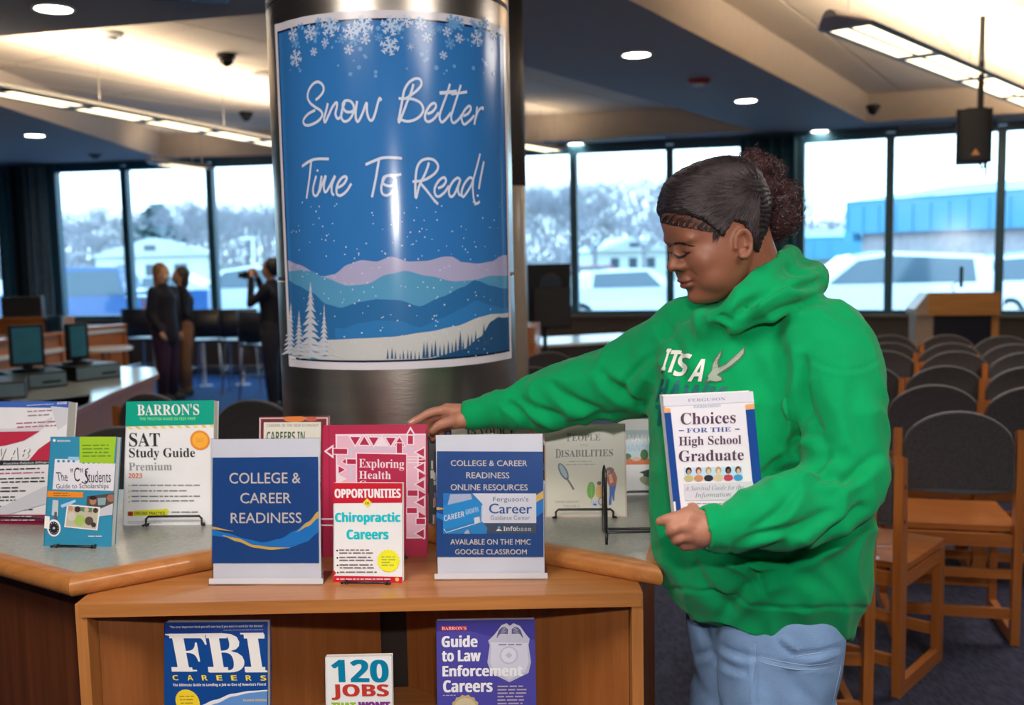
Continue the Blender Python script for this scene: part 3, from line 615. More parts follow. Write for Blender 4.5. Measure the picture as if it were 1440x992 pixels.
# ================================================================== CHAIRS
FAB = M('charcoal_upholstery', (.050, .044, .046), rough=.9, var=.25, vs=90, bump=.35, bs=500, sheen=.3)
def make_chair(label):
    t = thing('stacking_chair', label, 'chair')
    for s in (-1, 1):
        x0, x1 = (s * .235, s * .205); a, b = min(x0, x1), max(x0, x1)
        m = MB(); P = [(0, 0), (.045, 0), (.045, .42), (.030, .835), (-.012, .85), (-.012, .42)]
        m.add([(x, y, z) for x in (a, b) for (y, z) in P], [list(range(6))[::-1] if True else 0, [6 + i for i in range(6)]] + [(i, (i + 1) % 6, 6 + (i + 1) % 6, 6 + i) for i in range(6)])
        pst = m.build('rear_leg', COAK['z'], t)
        for z in (.62, .74): MB().lathe([(0, 0), (.007, 0)], 10, c=(s * .2355, .012, z), T=Matrix.Rotation(PI / 2 * s, 3, 'Y')).build('screw_hole', BLK, pst)
        MB().box(a, .39, 0, b, .435, .44).build('front_leg', COAK['z'], t); MB().box(a + .001, .045, .0, b - .001, .39, .05).build('sled_rail', COAK['y'], t)
        MB().box(a + .001, .045, .385, b - .001, .39, .43).build('seat_rail', COAK['y'], t)
    nx, ny = 10, 8; V = []; Fs = []
    for k, zz in ((0, 0), (1, -.022)):
        for i in range(nx + 1):
            for j in range(ny + 1):
                u, v = i / nx, j / ny; dz = -.014 * math.exp(-((u - .5) / .28) ** 2 - ((v - .45) / .3) ** 2) if k == 0 else 0
                V.append((-.232 + .464 * u, .045 + .40 * v, .462 + dz + zz))
    N = (nx + 1) * (ny + 1); ix = lambda i, j: i * (ny + 1) + j
    for i in range(nx):
        for j in range(ny): Fs.append((ix(i, j), ix(i + 1, j), ix(i + 1, j + 1), ix(i, j + 1))); Fs.append((N + ix(i, j), N + ix(i, j + 1), N + ix(i + 1, j + 1), N + ix(i + 1, j)))
    for i in range(nx): Fs.append((ix(i, 0), N + ix(i, 0), N + ix(i + 1, 0), ix(i + 1, 0))); Fs.append((ix(i, ny), ix(i + 1, ny), N + ix(i + 1, ny), N + ix(i, ny)))
    for j in range(ny): Fs.append((ix(0, j), ix(0, j + 1), N + ix(0, j + 1), N + ix(0, j))); Fs.append((ix(nx, j), N + ix(nx, j), N + ix(nx, j + 1), ix(nx, j + 1)))
    MB().add(V, Fs).build('seat', COAK['x'], t, smooth=40)
    MB().box(-.205, .012, .385, .205, .032, .435).build('apron', COAK['x'], t)
    MB().box(-.205, .012, .26, .205, .032, .295).build('stretcher', COAK['x'], t); MB().box(-.205, .012, .10, .205, .032, .14).build('stretcher', COAK['x'], t)
    MB().box(-.205, .40, .10, .205, .42, .14).build('stretcher', COAK['x'], t)
    m = MB(); W = .203; top = []; n = 22
    for i in range(n + 1):
        x = -W + 2 * W * i / n; top.append((x, .785 + .135 * (1 - (abs(x) / W) ** 2.0) ** .6))
    prof = [(-W, .605), (-.1, .598), (0, .596), (.1, .598), (W, .605)] + top[::-1]
    cv = lambda x, z: -.028 + .03 * (1 - (x / W) ** 2) * -1 + .02
    rings = []
    for off, k in ((-.0, .965), (.006, .99), (.018, 1.0), (.034, .99), (.04, .965)):
        rings.append([(x * k, cv(x, z) + off, .78 + (z - .78) * k) for x, z in prof])
    V = [p_ for r_ in rings for p_ in r_]; q = len(prof); Fs = []
    for a_ in range(4):
        for i in range(q): Fs.append((a_ * q + i, a_ * q + (i + 1) % q, (a_ + 1) * q + (i + 1) % q, (a_ + 1) * q + i))
    for base, fl in ((0, 1), (4 * q, 0)):
        # vertical strips bottom-top
        pr = rings[base // q]; tri = tessellate_polygon([[Vector((p_[0], p_[2], 0)) for p_ in pr]])
        for tt in tri: Fs.append([base + k_ for k_ in tt])
    o = MB().add(V, Fs).build('backrest', FAB, t, smooth=50)
    bm = bmesh.new(); bm.from_mesh(o.data); bmesh.ops.recalc_face_normals(bm, faces=bm.faces[:]); bm.to_mesh(o.data); bm.free()
    return t
chair0 = make_chair('x'); used = [False]
def chair(p, fwd, label, group='chairs in rows before the lectern'):
    rz = math.atan2(fwd[1], fwd[0]) - PI / 2
    if not used[0]: used[0] = True; t = chair0; t.location = (p[0], p[1], 0); t.rotation_euler = (0, 0, rz); t['label'] = label
    else: t = dup(chair0, (p[0], p[1], 0), rz, label)
    t['group'] = group; return t
def chair_posts(xl, xr, y, label, tilt=0, D=None):
    """posts tops (z .84) at pixels"""
    a, b = on(xl, y, .835), on(xr, y, .835); c = (a + b) / 2
    f = Vector((-(b - a).y, (b - a).x)).normalized()
    f = Vector((math.sin(R(14 + tilt)), math.cos(R(14 + tilt)))); chair((c.x, c.y), f, label)
rows = [
 (1268, 1430, 608, 'charcoal backed oak chair in full view beside the turned one'),
 (1251, 1378, 566, 'oak chair directly ahead of the full view chair, back half hidden by it'), (1388, 1520, 569, 'oak chair at the frame edge, one row ahead of the full view chair'),
 (1165, 1270, 534, 'oak chair showing a sliver of its back at the green sleeve, third row'), (1276, 1384, 536, 'oak chair centred in the third row from the camera'), (1391, 1500, 538, 'oak chair ending the third row from the camera at the frame edge'),
 (1196, 1292, 512, 'oak chair beside the green sleeve in the fourth row'), (1297, 1391, 513, 'oak chair centred in the fourth row'), (1396, 1488, 515, 'oak chair ending the fourth row at the frame edge'),
 (1208, 1292, 499, 'oak chair beside the green sleeve in the fifth row'), (1296, 1380, 500, 'oak chair centred in the fifth row'), (1385, 1466, 502, 'oak chair ending the fifth row at the frame edge'),
 (1212, 1289, 487, 'oak chair beside the green sleeve in the row nearest the lectern'), (1293, 1370, 487, 'oak chair centred in the row nearest the lectern'), (1374, 1448, 489, 'oak chair ending the row nearest the lectern at the frame edge')]
for k, (xl, xr, y, lb) in enumerate(rows): chair_posts(xl, xr, y, lb)
# turned chair beside the woman
pr = Vector((1.30, 3.30)); fw = Vector((.66, .75)).normalized(); lf = Vector((-fw.y, fw.x)); c = pr + lf * .22
chair(c, fw, 'oak chair turned aside with its open side frame nearest the woman')
c2 = on(1183, 1030, .0); chair((.86, 2.98), (.1, 1), 'oak chair almost hidden behind the woman in blue jeans')
for (x, y, z, fw, lb) in [(357, 562, 0, (.2, 1), 'chair back showing between the green banded book and the pillar'), (163, 600, 0, (-.3, 1), 'chair back peeping over the blue book by the white study guide'), (212, 553, 0, (.4, 1), 'brown chair back just above the green banded book'),
                      (770, 495, 0, (-.2, 1), 'far chair back above the green sleeve, beside the loudspeaker pole'), (748, 516, 0, (0, 1), 'nearer chair back above the green sleeve, touching the pillar edge')]:
    p = on(x, y, .918); chair((p.x, p.y), fw, lb, 'chairs behind the display counter')

# ================================================================== LIBRARY FURNITURE
DTOP = M('desk_laminate_grey', (.36, .40, .40), rough=.16, var=.04, spec=.6); WTOP = M('white_table_laminate', (.68, .72, .72), rough=.2); EDGE = COAK['x']
def desk(poly, z, label, name='computer_desk', top=DTOP, front=None, th=.035):
    c = sum((Vector((p.x, p.y, 0)) for p in poly), Vector()) / len(poly); L = [(p.x - c.x, p.y - c.y) for p in poly]
    t = thing(name, label, 'desk', c); MB().prism(L, z - th + .004, z).build('desk_top', top, t)
    L2 = [(x * 1.012, y * 1.012) for x, y in L]; MB().prism(L2, z - th, z - .003).build('edge_band', COAK['x'], t)
    n = len(L)
    for i in (front or range(n)):
        a, b = Vector(L[i]), Vector(L[(i + 1) % n]); d = (b - a).normalized(); q = Vector((-d.y, d.x)) * .03
        s = 1 if (Vector((0, 0)) - a).dot(q) > 0 else -1; q *= s; a2, b2 = a + q, b + q
        MB().prism([a2, b2, b2 + q, a2 + q], 0, z - th).build('panel', DOAK['z'], t)
    return t
z = .75
desk([on(90, 585, z), on(155, 553, z), on(222, 526, z), on(217, 517, z), on(120, 514, z), on(-40, 548, z)], z, 'long wooden computer desk with a shiny curved top', front=(0, 1, 2))
desk([on(-160, 640, z), on(45, 590, z), on(124, 568, z), on(128, 556, z), on(40, 566, z), on(-160, 600, z)], z, 'nearer wooden computer desk cut off by the frame', front=(0, 1, 2))
def monitor(px, py, Y, h, w_, rz, label):
    p = at(px, py, Y); t = thing('monitor', label, 'monitor', (p.x, p.y, .75 + .105), rz)
    MB().box(-w_ / 2, 0, .03, w_ / 2, .045, .03 + h, b=.006).build('case', BLK, t); MB().box(-w_ / 2 + .02, -.003, .05, w_ / 2 - .02, .002, h + .012).build('screen', M('idle_screen', (.05, .24, .34), rough=.12, var=.1), t)
    MB().box(-.03, .02, .0, .03, .05, .05).build('neck', BLK, t); MB().lathe([(.10, 0), (.10, .012), (.03, .02)], 24, c=(0, .03, 0)).build('stand', BLK, t, smooth=40)
    t2 = thing('desktop_computer', label.split(',')[0].replace('black monitor with a teal screen', 'desktop computer case under the teal screen') + ', ' + label.split(',')[1].strip(), 'computer', (p.x, p.y + .04, .75), rz + .1)
    MB().box(-.17, -.20, 0, .17, .20, .10, b=.006).build('case', BLK, t2); MB().box(-.165, -.205, .01, .165, -.199, .09).build('front_panel', M('grey_bezel', (.16, .25, .30), rough=.35), t2)
    MB().box(.02, -.209, .03, .13, -.204, .045).build('drive_slot', BLK, t2)
monitor(40, 520, 6.5, .27, .21, .55, 'black monitor with a teal screen, first on the curved desk')
monitor(112, 512, 6.9, .25, .15, .85, 'black monitor with a teal screen, farther along the curved desk')
t = thing('desktop_computer', 'grey desktop computer case cut off by the frame on the nearer desk', 'computer', (*on(4, 556, .75)[:2], .75), .4)
MB().box(-.17, -.20, 0, .14, .20, .10, b=.006).build('case', BLK, t); MB().box(-.165, -.205, .01, .135, -.199, .09).build('front_panel', M('grey_bezel', (.16, .25, .30)), t)
def carrel(pxa, pya, pxb, pyb, z, hgt, label, dep=.6, top=WTOP):
    a, b = on(pxa, pya, z), on(pxb, pyb, z); d = b - a; L = d.length; t = thing('study_carrel', label, 'desk', (a.x, a.y, 0), math.atan2(d.y, d.x))
    MB().box(0, 0, z - .04, L, dep, z).build('desk_top', top, t); MB().box(0, 0, 0, .04, dep, z + hgt).build('side_panel', DOAK['z'], t); MB().box(L - .04, 0, 0, L, dep, z + hgt).build('side_panel', DOAK['z'], t)
    MB().box(0.04, .02, 0, L - .04, .05, z + hgt).build('front_panel', DOAK['x'], t); MB().box(0, -.01, z + hgt, L, .08, z + hgt + .02).build('cap_rail', COAK['x'], t)
carrel(-60, 510, 92, 488, .78, .12, 'dark oak study carrel behind the first monitor')
carrel(-90, 473, 70, 470, .80, .16, 'far dark oak study carrel under the curtains')
carrel(100, 468, 178, 461, .85, .02, 'oak book return desk with a pale top under the parked truck window', 1.0)
def round_table(px, py, z, r_, label, leg=True):
    p = on(px, py, z); t = thing('round_table', label, 'table', (p.x, p.y, 0)); MB().lathe([(0, z - .03), (r_, z - .03), (r_ + .004, z - .015), (r_, z), (0, z)], 32).build('table_top', WTOP, t, smooth=40)
    for a in (.5, 2.1, 3.7, 5.3): MB().tube([(r_ * .75 * math.cos(a), r_ * .75 * math.sin(a), 0), (r_ * .7 * math.cos(a), r_ * .7 * math.sin(a), z - .03)], .022, 8).build('leg', COAK['z'], t)
round_table(148, 489, .70, .26, 'small round white table with oak legs behind the second monitor'); round_table(205, 416, 1.02, .30, 'tall round white cafe table beside the standing women')
# long high counter along the windows
a, b = on(262, 469, .66), on(405, 465, .66); d = b - a; t = thing('window_counter', 'long blue grey table on white legs under the windows', 'table', (a.x, a.y, 0), math.atan2(d.y, d.x)); L = d.length
MB().box(0, -.2, .63, L, .15, .66).build('table_top', M('counter_blue_grey', (.16, .26, .36), rough=.15), t)
for x in (.2, .66, L - .1): MB().tube([(x, -.05, .01), (x, -.05, .63)], .022, 12).build('leg', WHT, t); MB().lathe([(.10, 0), (.10, .010), (.03, .018)], 20, c=(x, -.05, 0)).build('foot', WHT, t)
BCH = M('dark_stool_shell', (.015, .018, .03), rough=.4); BLM = M('chrome_tube', (.5, .55, .6), rough=.25, metal=1)
def high_stool(px, py, Y, rz, label):
    p = at(px, py, Y); t = thing('high_stool', label, 'stool', (p.x, p.y, 0), rz)
    MB().box(-.21, -.20, .60, .21, .20, .63, b=.012).build('seat', BCH, t)
    MB().add([(.22 * math.sin(a), .18 + .05 * math.cos(a), z_) for z_ in (.66, .99) for a in np.linspace(-1.2, 1.2, 9)], [(i, i + 1, 10 + i, 9 + i) for i in range(8)]).build('backrest', BCH, t, smooth=True).modifiers.new('s', 'SOLIDIFY').thickness = .02
    for sx in (-1, 1):
        MB().tube([(sx * .17, .16, .62), (sx * .2, .22, .80)], .012, 8).build('back_post', BLM, t)
        for sy in (-1, 1): MB().tube([(sx * .17, sy * .17, .60), (sx * .22, sy * .23, 0)], .013, 8).build('leg', BLM, t)
    MB().tube([(-.2, -.2, .28), (.2, -.2, .28), (.2, .2, .28), (-.2, .2, .28)], .01, 6, closed=True).build('foot_ring', BLM, t)
high_stool(291, 430, 11.75, PI, 'dark high stool beside the standing women, before the window counter'); high_stool(339, 432, 11.65, PI + .1, 'dark high stool between the window post and the photographing person')
high_stool(206, 432, 12.2, PI - .2, 'dark high stool hidden behind the blond woman'); high_stool(372, 420, 10.9, 2.6, 'tall blue grey stool beside the steel pillar')
t = thing('office_chair', 'dark office chair with a curved mesh back before the truck window', 'chair', (*at(104, 440, 10.3)[:2], 0), 2.4); t.scale = (.85, .85, .95)
MB().add([(.25 * math.sin(a), .2 + .08 * math.cos(a), z_) for z_ in (.55, .8, 1.08) for a in np.linspace(-1.2, 1.2, 9)], [(k * 9 + i, k * 9 + i + 1, k * 9 + 10 + i, k * 9 + 9 + i) for k in (0, 1) for i in range(8)]).build('backrest', M('blue_mesh_fabric', (.015, .05, .10), rough=.3), t, smooth=True).modifiers.new('s', 'SOLIDIFY').thickness = .03
MB().box(-.25, -.25, .46, .25, .25, .53, b=.02).build('seat', BCH, t); MB().tube([(0, 0, .1), (0, 0, .46)], .03).build('column', BLM, t); MB().box(-.03, .2, .48, .03, .25, .7).build('back_post', BCH, t)
for k in range(5): MB().tube([(0, 0, .1), (.28 * math.cos(k * 1.257), .28 * math.sin(k * 1.257), .06)], .018, 6).build('base_arm', BLK, t)
for k in range(5): MB().ell((.28 * math.cos(k * 1.257), .28 * math.sin(k * 1.257), .03), (.03, .03, .03), 10, 6).build('caster', BLK, t)
p = on(32, 446, .981); t = tag(MB().box(-.22, -.02, 0, .22, .06, .22, b=.01).build('back_cushion', M('dark_leather', (.03, .03, .035), rough=.4)), 'square dark seat back resting on the far carrel by the curtains', 'cushion'); t.location = p
t = thing('white_stool', 'small white topped stool behind the round table', 'stool', (*on(156, 478, .62)[:2], 0), 0)
MB().lathe([(0, .6), (.15, .6), (.15, .63), (0, .63)], 24).build('seat', WTOP, t)
for a in (.5, 2.1, 3.7, 5.3): MB().tube([(.1 * math.cos(a), .1 * math.sin(a), .6), (.16 * math.cos(a), .16 * math.sin(a), 0)], .012, 6).build('leg', WHT, t)
# white topped table behind the outstretched arm, and wooden cabinet end by the pillar
a, b = on(747, 486, .74), on(925, 476, .74); d = b - a; t = thing('long_table', 'long table with a bright white top behind the outstretched arm', 'table', (a.x, a.y, 0), math.atan2(d.y, d.x)); L = d.length
MB().box(0, 0, .715, L, .75, .74).build('table_top', WTOP, t); MB().box(.02, .03, .60, L - .02, .05, .715).build('apron', M('dark_apron', (.03, .025, .025), rough=.6), t)
for x in (.06, L - .06):
    for y in (.06, .69): MB().tube([(x, y, 0), (x, y, .715)], .022, 8).build('leg', BLK, t)
a, b = on(900, 470, .74), on(1090, 462, .74); a = a + Vector((0, .9, 0)); 
p = at(744, 560, 6.4); t = thing('oak_cabinet', 'narrow oak cabinet standing beside the steel pillar', 'cabinet', (p.x, p.y, 0), -.1)
MB().box(-.04, 0, 0, .045, .5, 1.08).build('side_panel', COAK['z'], t); MB().box(-.045, -.01, .96, .05, .51, .98).build('rail', COAK['x'], t); MB().box(-.30, .02, 0, -.04, .5, 1.08).build('body', DOAK['z'], t)

# ================================================================== DISPLAY COUNTER
ZK, ZB = .935, .897                         # counter top, display shelf top
LAM = M('counter_laminate_grey', (.34, .34, .30), rough=.22, var=.10, vs=90, spec=.55)
L0, R0 = on(110, 806, ZK), on(908, 788, ZK); MID = Vector((-.30, 2.33, ZK))
La = on(0, 777, ZK); La = L0 + (La - L0) * 2.6; Rb = R0 + Vector((.13, .60, 0))
def counter(front, back, label):
    t = thing('display_counter', label, 'counter', (front[1].x, front[1].y, 0)); o = Vector((front[1].x, front[1].y, 0))
    poly = [p - o for p in front] + [Vector((x, y, 0)) - o for x, y in back]
    MB().prism([p[:2] for p in poly], ZK - .036, ZK).build('laminate_top', LAM, t)
    F_ = [p - o for p in front]; d = [(F_[i + 1] - F_[i]).normalized() for i in (0, 1)]; nr = [Vector((q.y, -q.x, 0)) for q in d]
    offp = lambda i, e: F_[i] + (nr[0] * e if i == 0 else nr[1] * e if i == 2 else (nr[0] + nr[1]) * e / (1 + nr[0].dot(nr[1])))
    prof = [(0, .0008)] + [(.022 + .016 * math.sin(a), -.019 + .0198 * math.cos(a)) for a in np.linspace(0, PI, 9)] + [(0, -.0388)]
    for s in (0, 1):
        V = [offp(i, e) + Vector((0, 0, ZK + h)) - Vector((0, 0, F_[i].z)) for i in (s, s + 1) for e, h in prof]; k = len(prof)
        MB().add(V, [(i, i + 1, k + i + 1, k + i) for i in range(k - 1)] + [list(range(k))[::-1], [k + i for i in range(k)]]).build('oak_nosing', OAK['x'] , t, smooth=50)
    b = [offp(i, -.045) for i in (0, 1, 2)] + [Vector((x, y, 0)) - o + Vector((0, -.03, 0)) for x, y in back]
    MB().prism([p[:2] for p in b], 0, ZK - .0365).build('base_panel', M('dark_oak_panel', (.12, .032, .010), rough=.4, var=.3, stretch=(20, 20, 1), vs=2), t)
counter([La, L0, MID], [(-.30, 2.50), (-.62, 2.66), (-1.6, 2.66)], 'grey laminate counter wing with a rounded oak edge under the college guides')
counter([MID, R0, Rb], [(.38, 2.70), (.05, 2.66), (-.30, 2.50)], 'grey laminate counter wing with a rounded oak edge under the empty wire easel')
a, b = on(105, 850, ZB), on(905, 836, ZB); XL, XR, YF = a.x, b.x, (a.y + b.y) / 2
t = thing('display_bookcase', 'oak display bookcase fitted between the two counter wings', 'bookcase', (0, YF, 0))
ly = lambda y: y - YF
MB().prism([(XL + .012, 0), (XR - .004, 0), (XR - .004, .10), (-.30, .445), (XL + .012, .09)], ZB - .026, ZB).build('display_shelf', OAK['x'], t)
MB().prism([(XL, .004), (XL + .022, .004), (XL + .022, .12), (XL, .11)], 0, ZB - .001).build('side_panel', OAK['z'], t)
MB().prism([(XR - .022, .004), (XR, .004), (XR, .12), (XR - .022, .12)], 0, ZB - .001).build('side_panel', OAK['z'], t)
MB().prism([(XL + .023, .05), (-.315, .36), (-.33, .375), (XL + .023, .075)], 0, ZB - .027).build('angled_back_panel', DOAK['z'], t)
MB().prism([(XR - .023, .05), (XR - .023, .075), (-.24, .375), (-.255, .36)], 0, ZB - .027).build('angled_back_panel', DOAK['z'], t)
MB().box(-.325, .376, 0, -.245, .40, ZB - .027).build('back_post', M('gap_shade', (.03, .022, .018), rough=.5), t)  # dark strip added for the shade in the gap between the panels
ZL = .56
MB().prism([(XL + .023, .01), (XR - .023, .01), (XR - .023, .048), (-.255, .358), (-.315, .358), (XL + .023, .048)], ZL - .022, ZL).build('lower_shelf', OAK['x'], t)
MB().prism([(XL + .023, .02), (XR - .023, .02), (XR - .023, .048), (-.255, .358), (-.315, .358), (XL + .023, .048)], .08, .10).build('bottom_shelf', OAK['x'], t)

# ================================================================== BOOKS
PAGE = M('page_block', (.78, .74, .66), rough=.8, var=.06, vs=3, stretch=(1, 90, 1)); WIRE = M('black_wire', (.012, .012, .014), rough=.3, var=.1)
BIAS = {}
class Cover:
    """stands a cover through pixel corners: bl, br on height z, tl fixes its height, alpha leans it back"""
    def __init__(s, name, label, cat, bl, br, tl, z, alpha, group=None):
        A, B = on(*bl, z), on(*br, z); d = B - A; s.W = d.length; s.rz = math.atan2(d.y, d.x); s.alpha = R(alpha)
        s.t = thing(name, label, cat, A, s.rz, group)
        s.M = Matrix.Translation(A) @ Matrix.Rotation(s.rz, 4, 'Z') @ Matrix.Rotation(-s.alpha, 4, 'X')
        n = s.M.to_3x3() @ Vector((0, -1, 0)); r = ray(*tl); p = CAM + r * ((A - CAM).dot(n) / r.dot(n)); s.H = (s.M.inverted() @ p).z
        s.A = A
    def part(s, o): o.rotation_euler = (-s.alpha, 0, 0); return o
    def block(s, t, col, hard=False, lift=.0):
        W, H = s.W, s.H; c = M('cover_%02x%02x%02x' % tuple(int(q * 255) for q in col), col, rough=.35, var=.03); e = .0035 if hard else 0
        m = MB().box(0, 0, 0, W, .0018 if not hard else .003, H).box(0, t - .002, 0, W, t, H).box(0, 0, 0, .002 if not hard else .004, t, H)
        s.part(m.build('cover', c, s.t)); s.part(MB().box(.002, .002, e + .0005, W - .0015 - e, t - .002, H - .0005 - e).build('pages', PAGE, s.t)); s.t_ = t
    def printer(s, corners, rough=.3):
        (x0, y0), (x1, y1), (x2, y2), (x3, y3) = corners        # TL TR BL BR in the tracing's own units
        W, H = s.W, s.H
        def fn(x, y, lay):
            a = (x - x0) / (x1 - x0); b = 0
            for _ in range(4):
                yt = y0 + (y1 - y0) * a; yb = y2 + (y3 - y2) * a; b = (y - yt) / (yb - yt)
                xl = x0 + (x2 - x0) * b; xr = x1 + (x3 - x1) * b; a = (x - xl) / (xr - xl)
            a = min(1, max(0, a)); b = min(1, max(0, b))
            return (a * W, -(.0002 + lay * .0006), (1 - b) * H)
        s.p = Print(fn, rough); return s.p
    def done(s): return s.part(s.p.build('cover_print', s.t))
    def easel(s, label, w=.5, foot=.012, lipz=.02, x=None):
        t = thing('wire_easel', label, 'book stand', s.A, s.rz, None); c = s.W * (x or .5); hw = s.W * w / 2; f = -.012; dep = s.t_ + .012
        up = s.H * .62; sa, ca = math.sin(s.alpha), math.cos(s.alpha)
        r = .0027
        MB().tube([(c - hw - .008, f - .004, .003), (c - hw, f - .002, .006), (c - hw, f, lipz - .006), (c - hw + .006, f, lipz), (c + hw - .006, f, lipz), (c + hw, f, lipz - .006), (c + hw, f - .002, .006), (c + hw + .008, f - .004, .003)], r, 8).build('front_lip', WIRE, t, smooth=True)
        yb = lambda z: dep + z * sa / ca + .004
        MB().tube([(c - hw, f, .003), (c - hw, yb(.003), .003), (c - hw * .5, yb(up), up), (c + hw * .5, yb(up), up), (c + hw, yb(.003), .003), (c + hw, f, .003)], r, 8).build('back_rest', WIRE, t, smooth=True)
        MB().tube([(c, yb(up), up), (c, yb(up) + .05, .003), (c, yb(0.003), .003)], r, 8).build('rear_leg', WIRE, t, smooth=True)
        return t
W_ = (.80, .78, .80); K_ = (.03, .03, .035)

# A: thick test preparation book, mostly outside the frame on the left
c = Cover('book', 'thick white and dark red test guide cut off by the frame', 'book', (-46, 737), (84, 739), (-38, 565), ZK, 14)
c.block(.038, (.78, .77, .80)); p = c.printer([(-190, 70), (455, 105), (-215, 893), (400, 905)])
p.poly([(-190, 70), (455, 105), (452, 147), (-190, 108)], (.05, .13, .50)); p.text('ASVAB', 372, 104, 440, 122, W_, 'bold')
p.words(160, 114, 360, 6, W_, 1, seed=3)
p.poly([(-190, 250), (-60, 262), (200, 268), (340, 200), (340, 230), (200, 330), (-190, 380)], (.62, .62, .68)); p.poly([(330, 130), (452, 147), (440, 250), (380, 290)], (.62, .62, .68))
p.poly([(-190, 280), (258, 292), (150, 350), (20, 378), (-190, 400)], (.50, .03, .07)); p.poly([(345, 350), (338, 488), (185, 484), (250, 410)], (.50, .03, .07))
p.poly([(-190, 470), (345, 488), (342, 512), (-190, 508)], K_); p.text('Practice/Edición Bilingüe', 10, 491, 335, 509, (.6, .6, .62), 'boldit')
for dx, cc in ((5, K_), (0, W_)):
    p.text('A', 42 + dx, 392 + dx * .6, 110 + dx, 478, cc, 'boldit'); p.text('B', 120 + dx, 398 + dx * .6, 190 + dx, 472, cc, 'boldit'); p.text('V', -20 + dx, 398, 26 + dx, 474, cc, 'boldit'); p.text('S', -90 + dx, 398, -40 + dx, 474, cc, 'boldit')
for y, a_, b_, cc in ((160, 165, 338, (.35, .25, .3)), (188, 170, 322, (.35, .25, .3)), (236, 92, 385, (.45, .12, .2)), (262, 98, 372, (.45, .12, .2)), (540, -100, 275, K_), (566, -100, 300, (.45, .1, .2)), (602, -60, 296, K_), (624, -60, 300, K_), (662, -60, 122, K_), (684, -60, 195, K_), (722, -60, 120, K_), (744, -60, 190, K_), (784, -60, 165, K_), (806, -60, 228, K_)):
    p.words(a_, y - 7, b_, 13, cc, seed=int(y), ragged=.02)
p.poly([(338, 640), (335, 760), (60, 835), (-100, 835)], (.60, .60, .66)); p.poly([(-215, 832), (400, 838), (400, 905), (-215, 890)], (.30, .02, .07)); p.words(-100, 845, 250, 10, W_, seed=8); p.words(-100, 868, 300, 10, W_, seed=9)
c.done(); c.easel('black wire easel holding the thick white and dark red guide', .75)

# B: blue book
c = Cover('book', 'blue scholarship guide with a green note and taped snapshots', 'book', (61, 768), (156, 769.5), (77, 614.5), ZK, 13)
c.block(.020, (.03, .25, .42)); p = c.printer([(95, 80), (582, 86), (5, 925), (545, 933)])
BL_ = (.03, .25, .42)
p.poly([(122, 255), (305, 258), (305, 285), (585, 292), (560, 505), (95, 490)], (.74, .72, .80))
for i in range(4): p.circ(148 + i * 38, 272, 11, BL_, 10)
for i in range(7): p.circ(335 + i * 38, 286, 9, BL_, 10)
p.poly([(222, 238), (304, 240), (300, 268), (222, 264)], (.30, .55, .75)); p.poly([(310, 78), (576, 82), (562, 295), (305, 284)], (.34, .56, .03))
for k in range(4): p.words(328, 146 + k * 28, 545, 15, (.10, .25, .03), seed=k, ragged=.12)
p.circ(124, 110, 11, W_, 12); p.text('PETERSON\'S', 146, 106, 242, 122, W_, 'bold')
p.text('The', 135, 358, 216, 428, K_, 'sans', shear=-.12); p.text('"', 238, 330, 256, 362, K_, 'sans'); p.text('C', 262, 322, 305, 432, K_, 'sans'); p.text('"', 312, 330, 330, 362, K_, 'sans')
p.text('Students', 345, 350, 540, 440, K_, 'sans'); p.line([(372, 330), (350, 345), (358, 385), (368, 420), (350, 445), (320, 435)], 9, K_)
p.text('Guide to Scholarships', 124, 448, 524, 496, K_, 'sans')
p.poly([(56, 502), (332, 514), (328, 556), (52, 550)], (.80, .25, .02)); p.words(100, 518, 265, 12, (.3, .12, .02), 2, 18, seed=2)
p.poly([(360, 545), (584, 522), (578, 640), (470, 690), (355, 610)], (.09, .07, .07)); p.circ(405, 580, 26, (.42, .20, .13), 14, ry=32); p.circ(405, 558, 28, (.03, .02, .02), 12, ry=16); p.circ(545, 560, 34, (.35, .15, .10), 14, ry=30); p.poly([(440, 560), (505, 556), (500, 612), (445, 616)], (.25, .38, .42)); p.poly([(440, 650), (575, 600), (575, 690), (450, 700)], (.55, .55, .62))
p.poly([(205, 605), (462, 630), (440, 808), (178, 782)], (.78, .76, .76)); p.poly([(213, 616), (450, 640), (430, 798), (190, 774)], (.50, .47, .36)); p.poly([(280, 625), (400, 636), (396, 670), (275, 655)], (.10, .22, .14))
for x, y, r_, cc in ((232, 640, 20, (.55, .28, .18)), (285, 645, 24, (.06, .03, .03)), (355, 650, 18, (.6, .42, .3)), (425, 655, 20, (.08, .04, .03)), (300, 730, 44, (.36, .50, .12)), (240, 700, 34, (.60, .55, .48)), (375, 735, 34, (.10, .07, .06)), (410, 765, 20, (.05, .04, .04))): p.circ(x, y, r_, cc, 12)
p.poly([(270, 570), (275, 590), (165, 635), (155, 612)], (.40, .60, .85)); p.poly([(95, 572), (140, 576), (132, 700), (82, 690)], (.50, .55, .60)); p.poly([(105, 665), (125, 665), (120, 740), (98, 740)], (.10, .10, .12))
p.circ(97, 788, 54, W_, 20, ry=66); p.circ(97, 790, 42, (.02, .02, .03), 20, ry=52); p.circ(97, 790, 10, (.5, .5, .52), 10)
for k in range(12): p.circ(97 + 33 * math.cos(k * .52), 790 + 41 * math.sin(k * .52), 3, W_, 6)
p.poly([(22, 695), (68, 700), (60, 796), (14, 790)], (.85, .82, .78)); p.words(368, 848, 505, 11, W_, seed=5)
c.done(); c.easel('black wire easel under the blue scholarship guide', .55, lipz=.004)

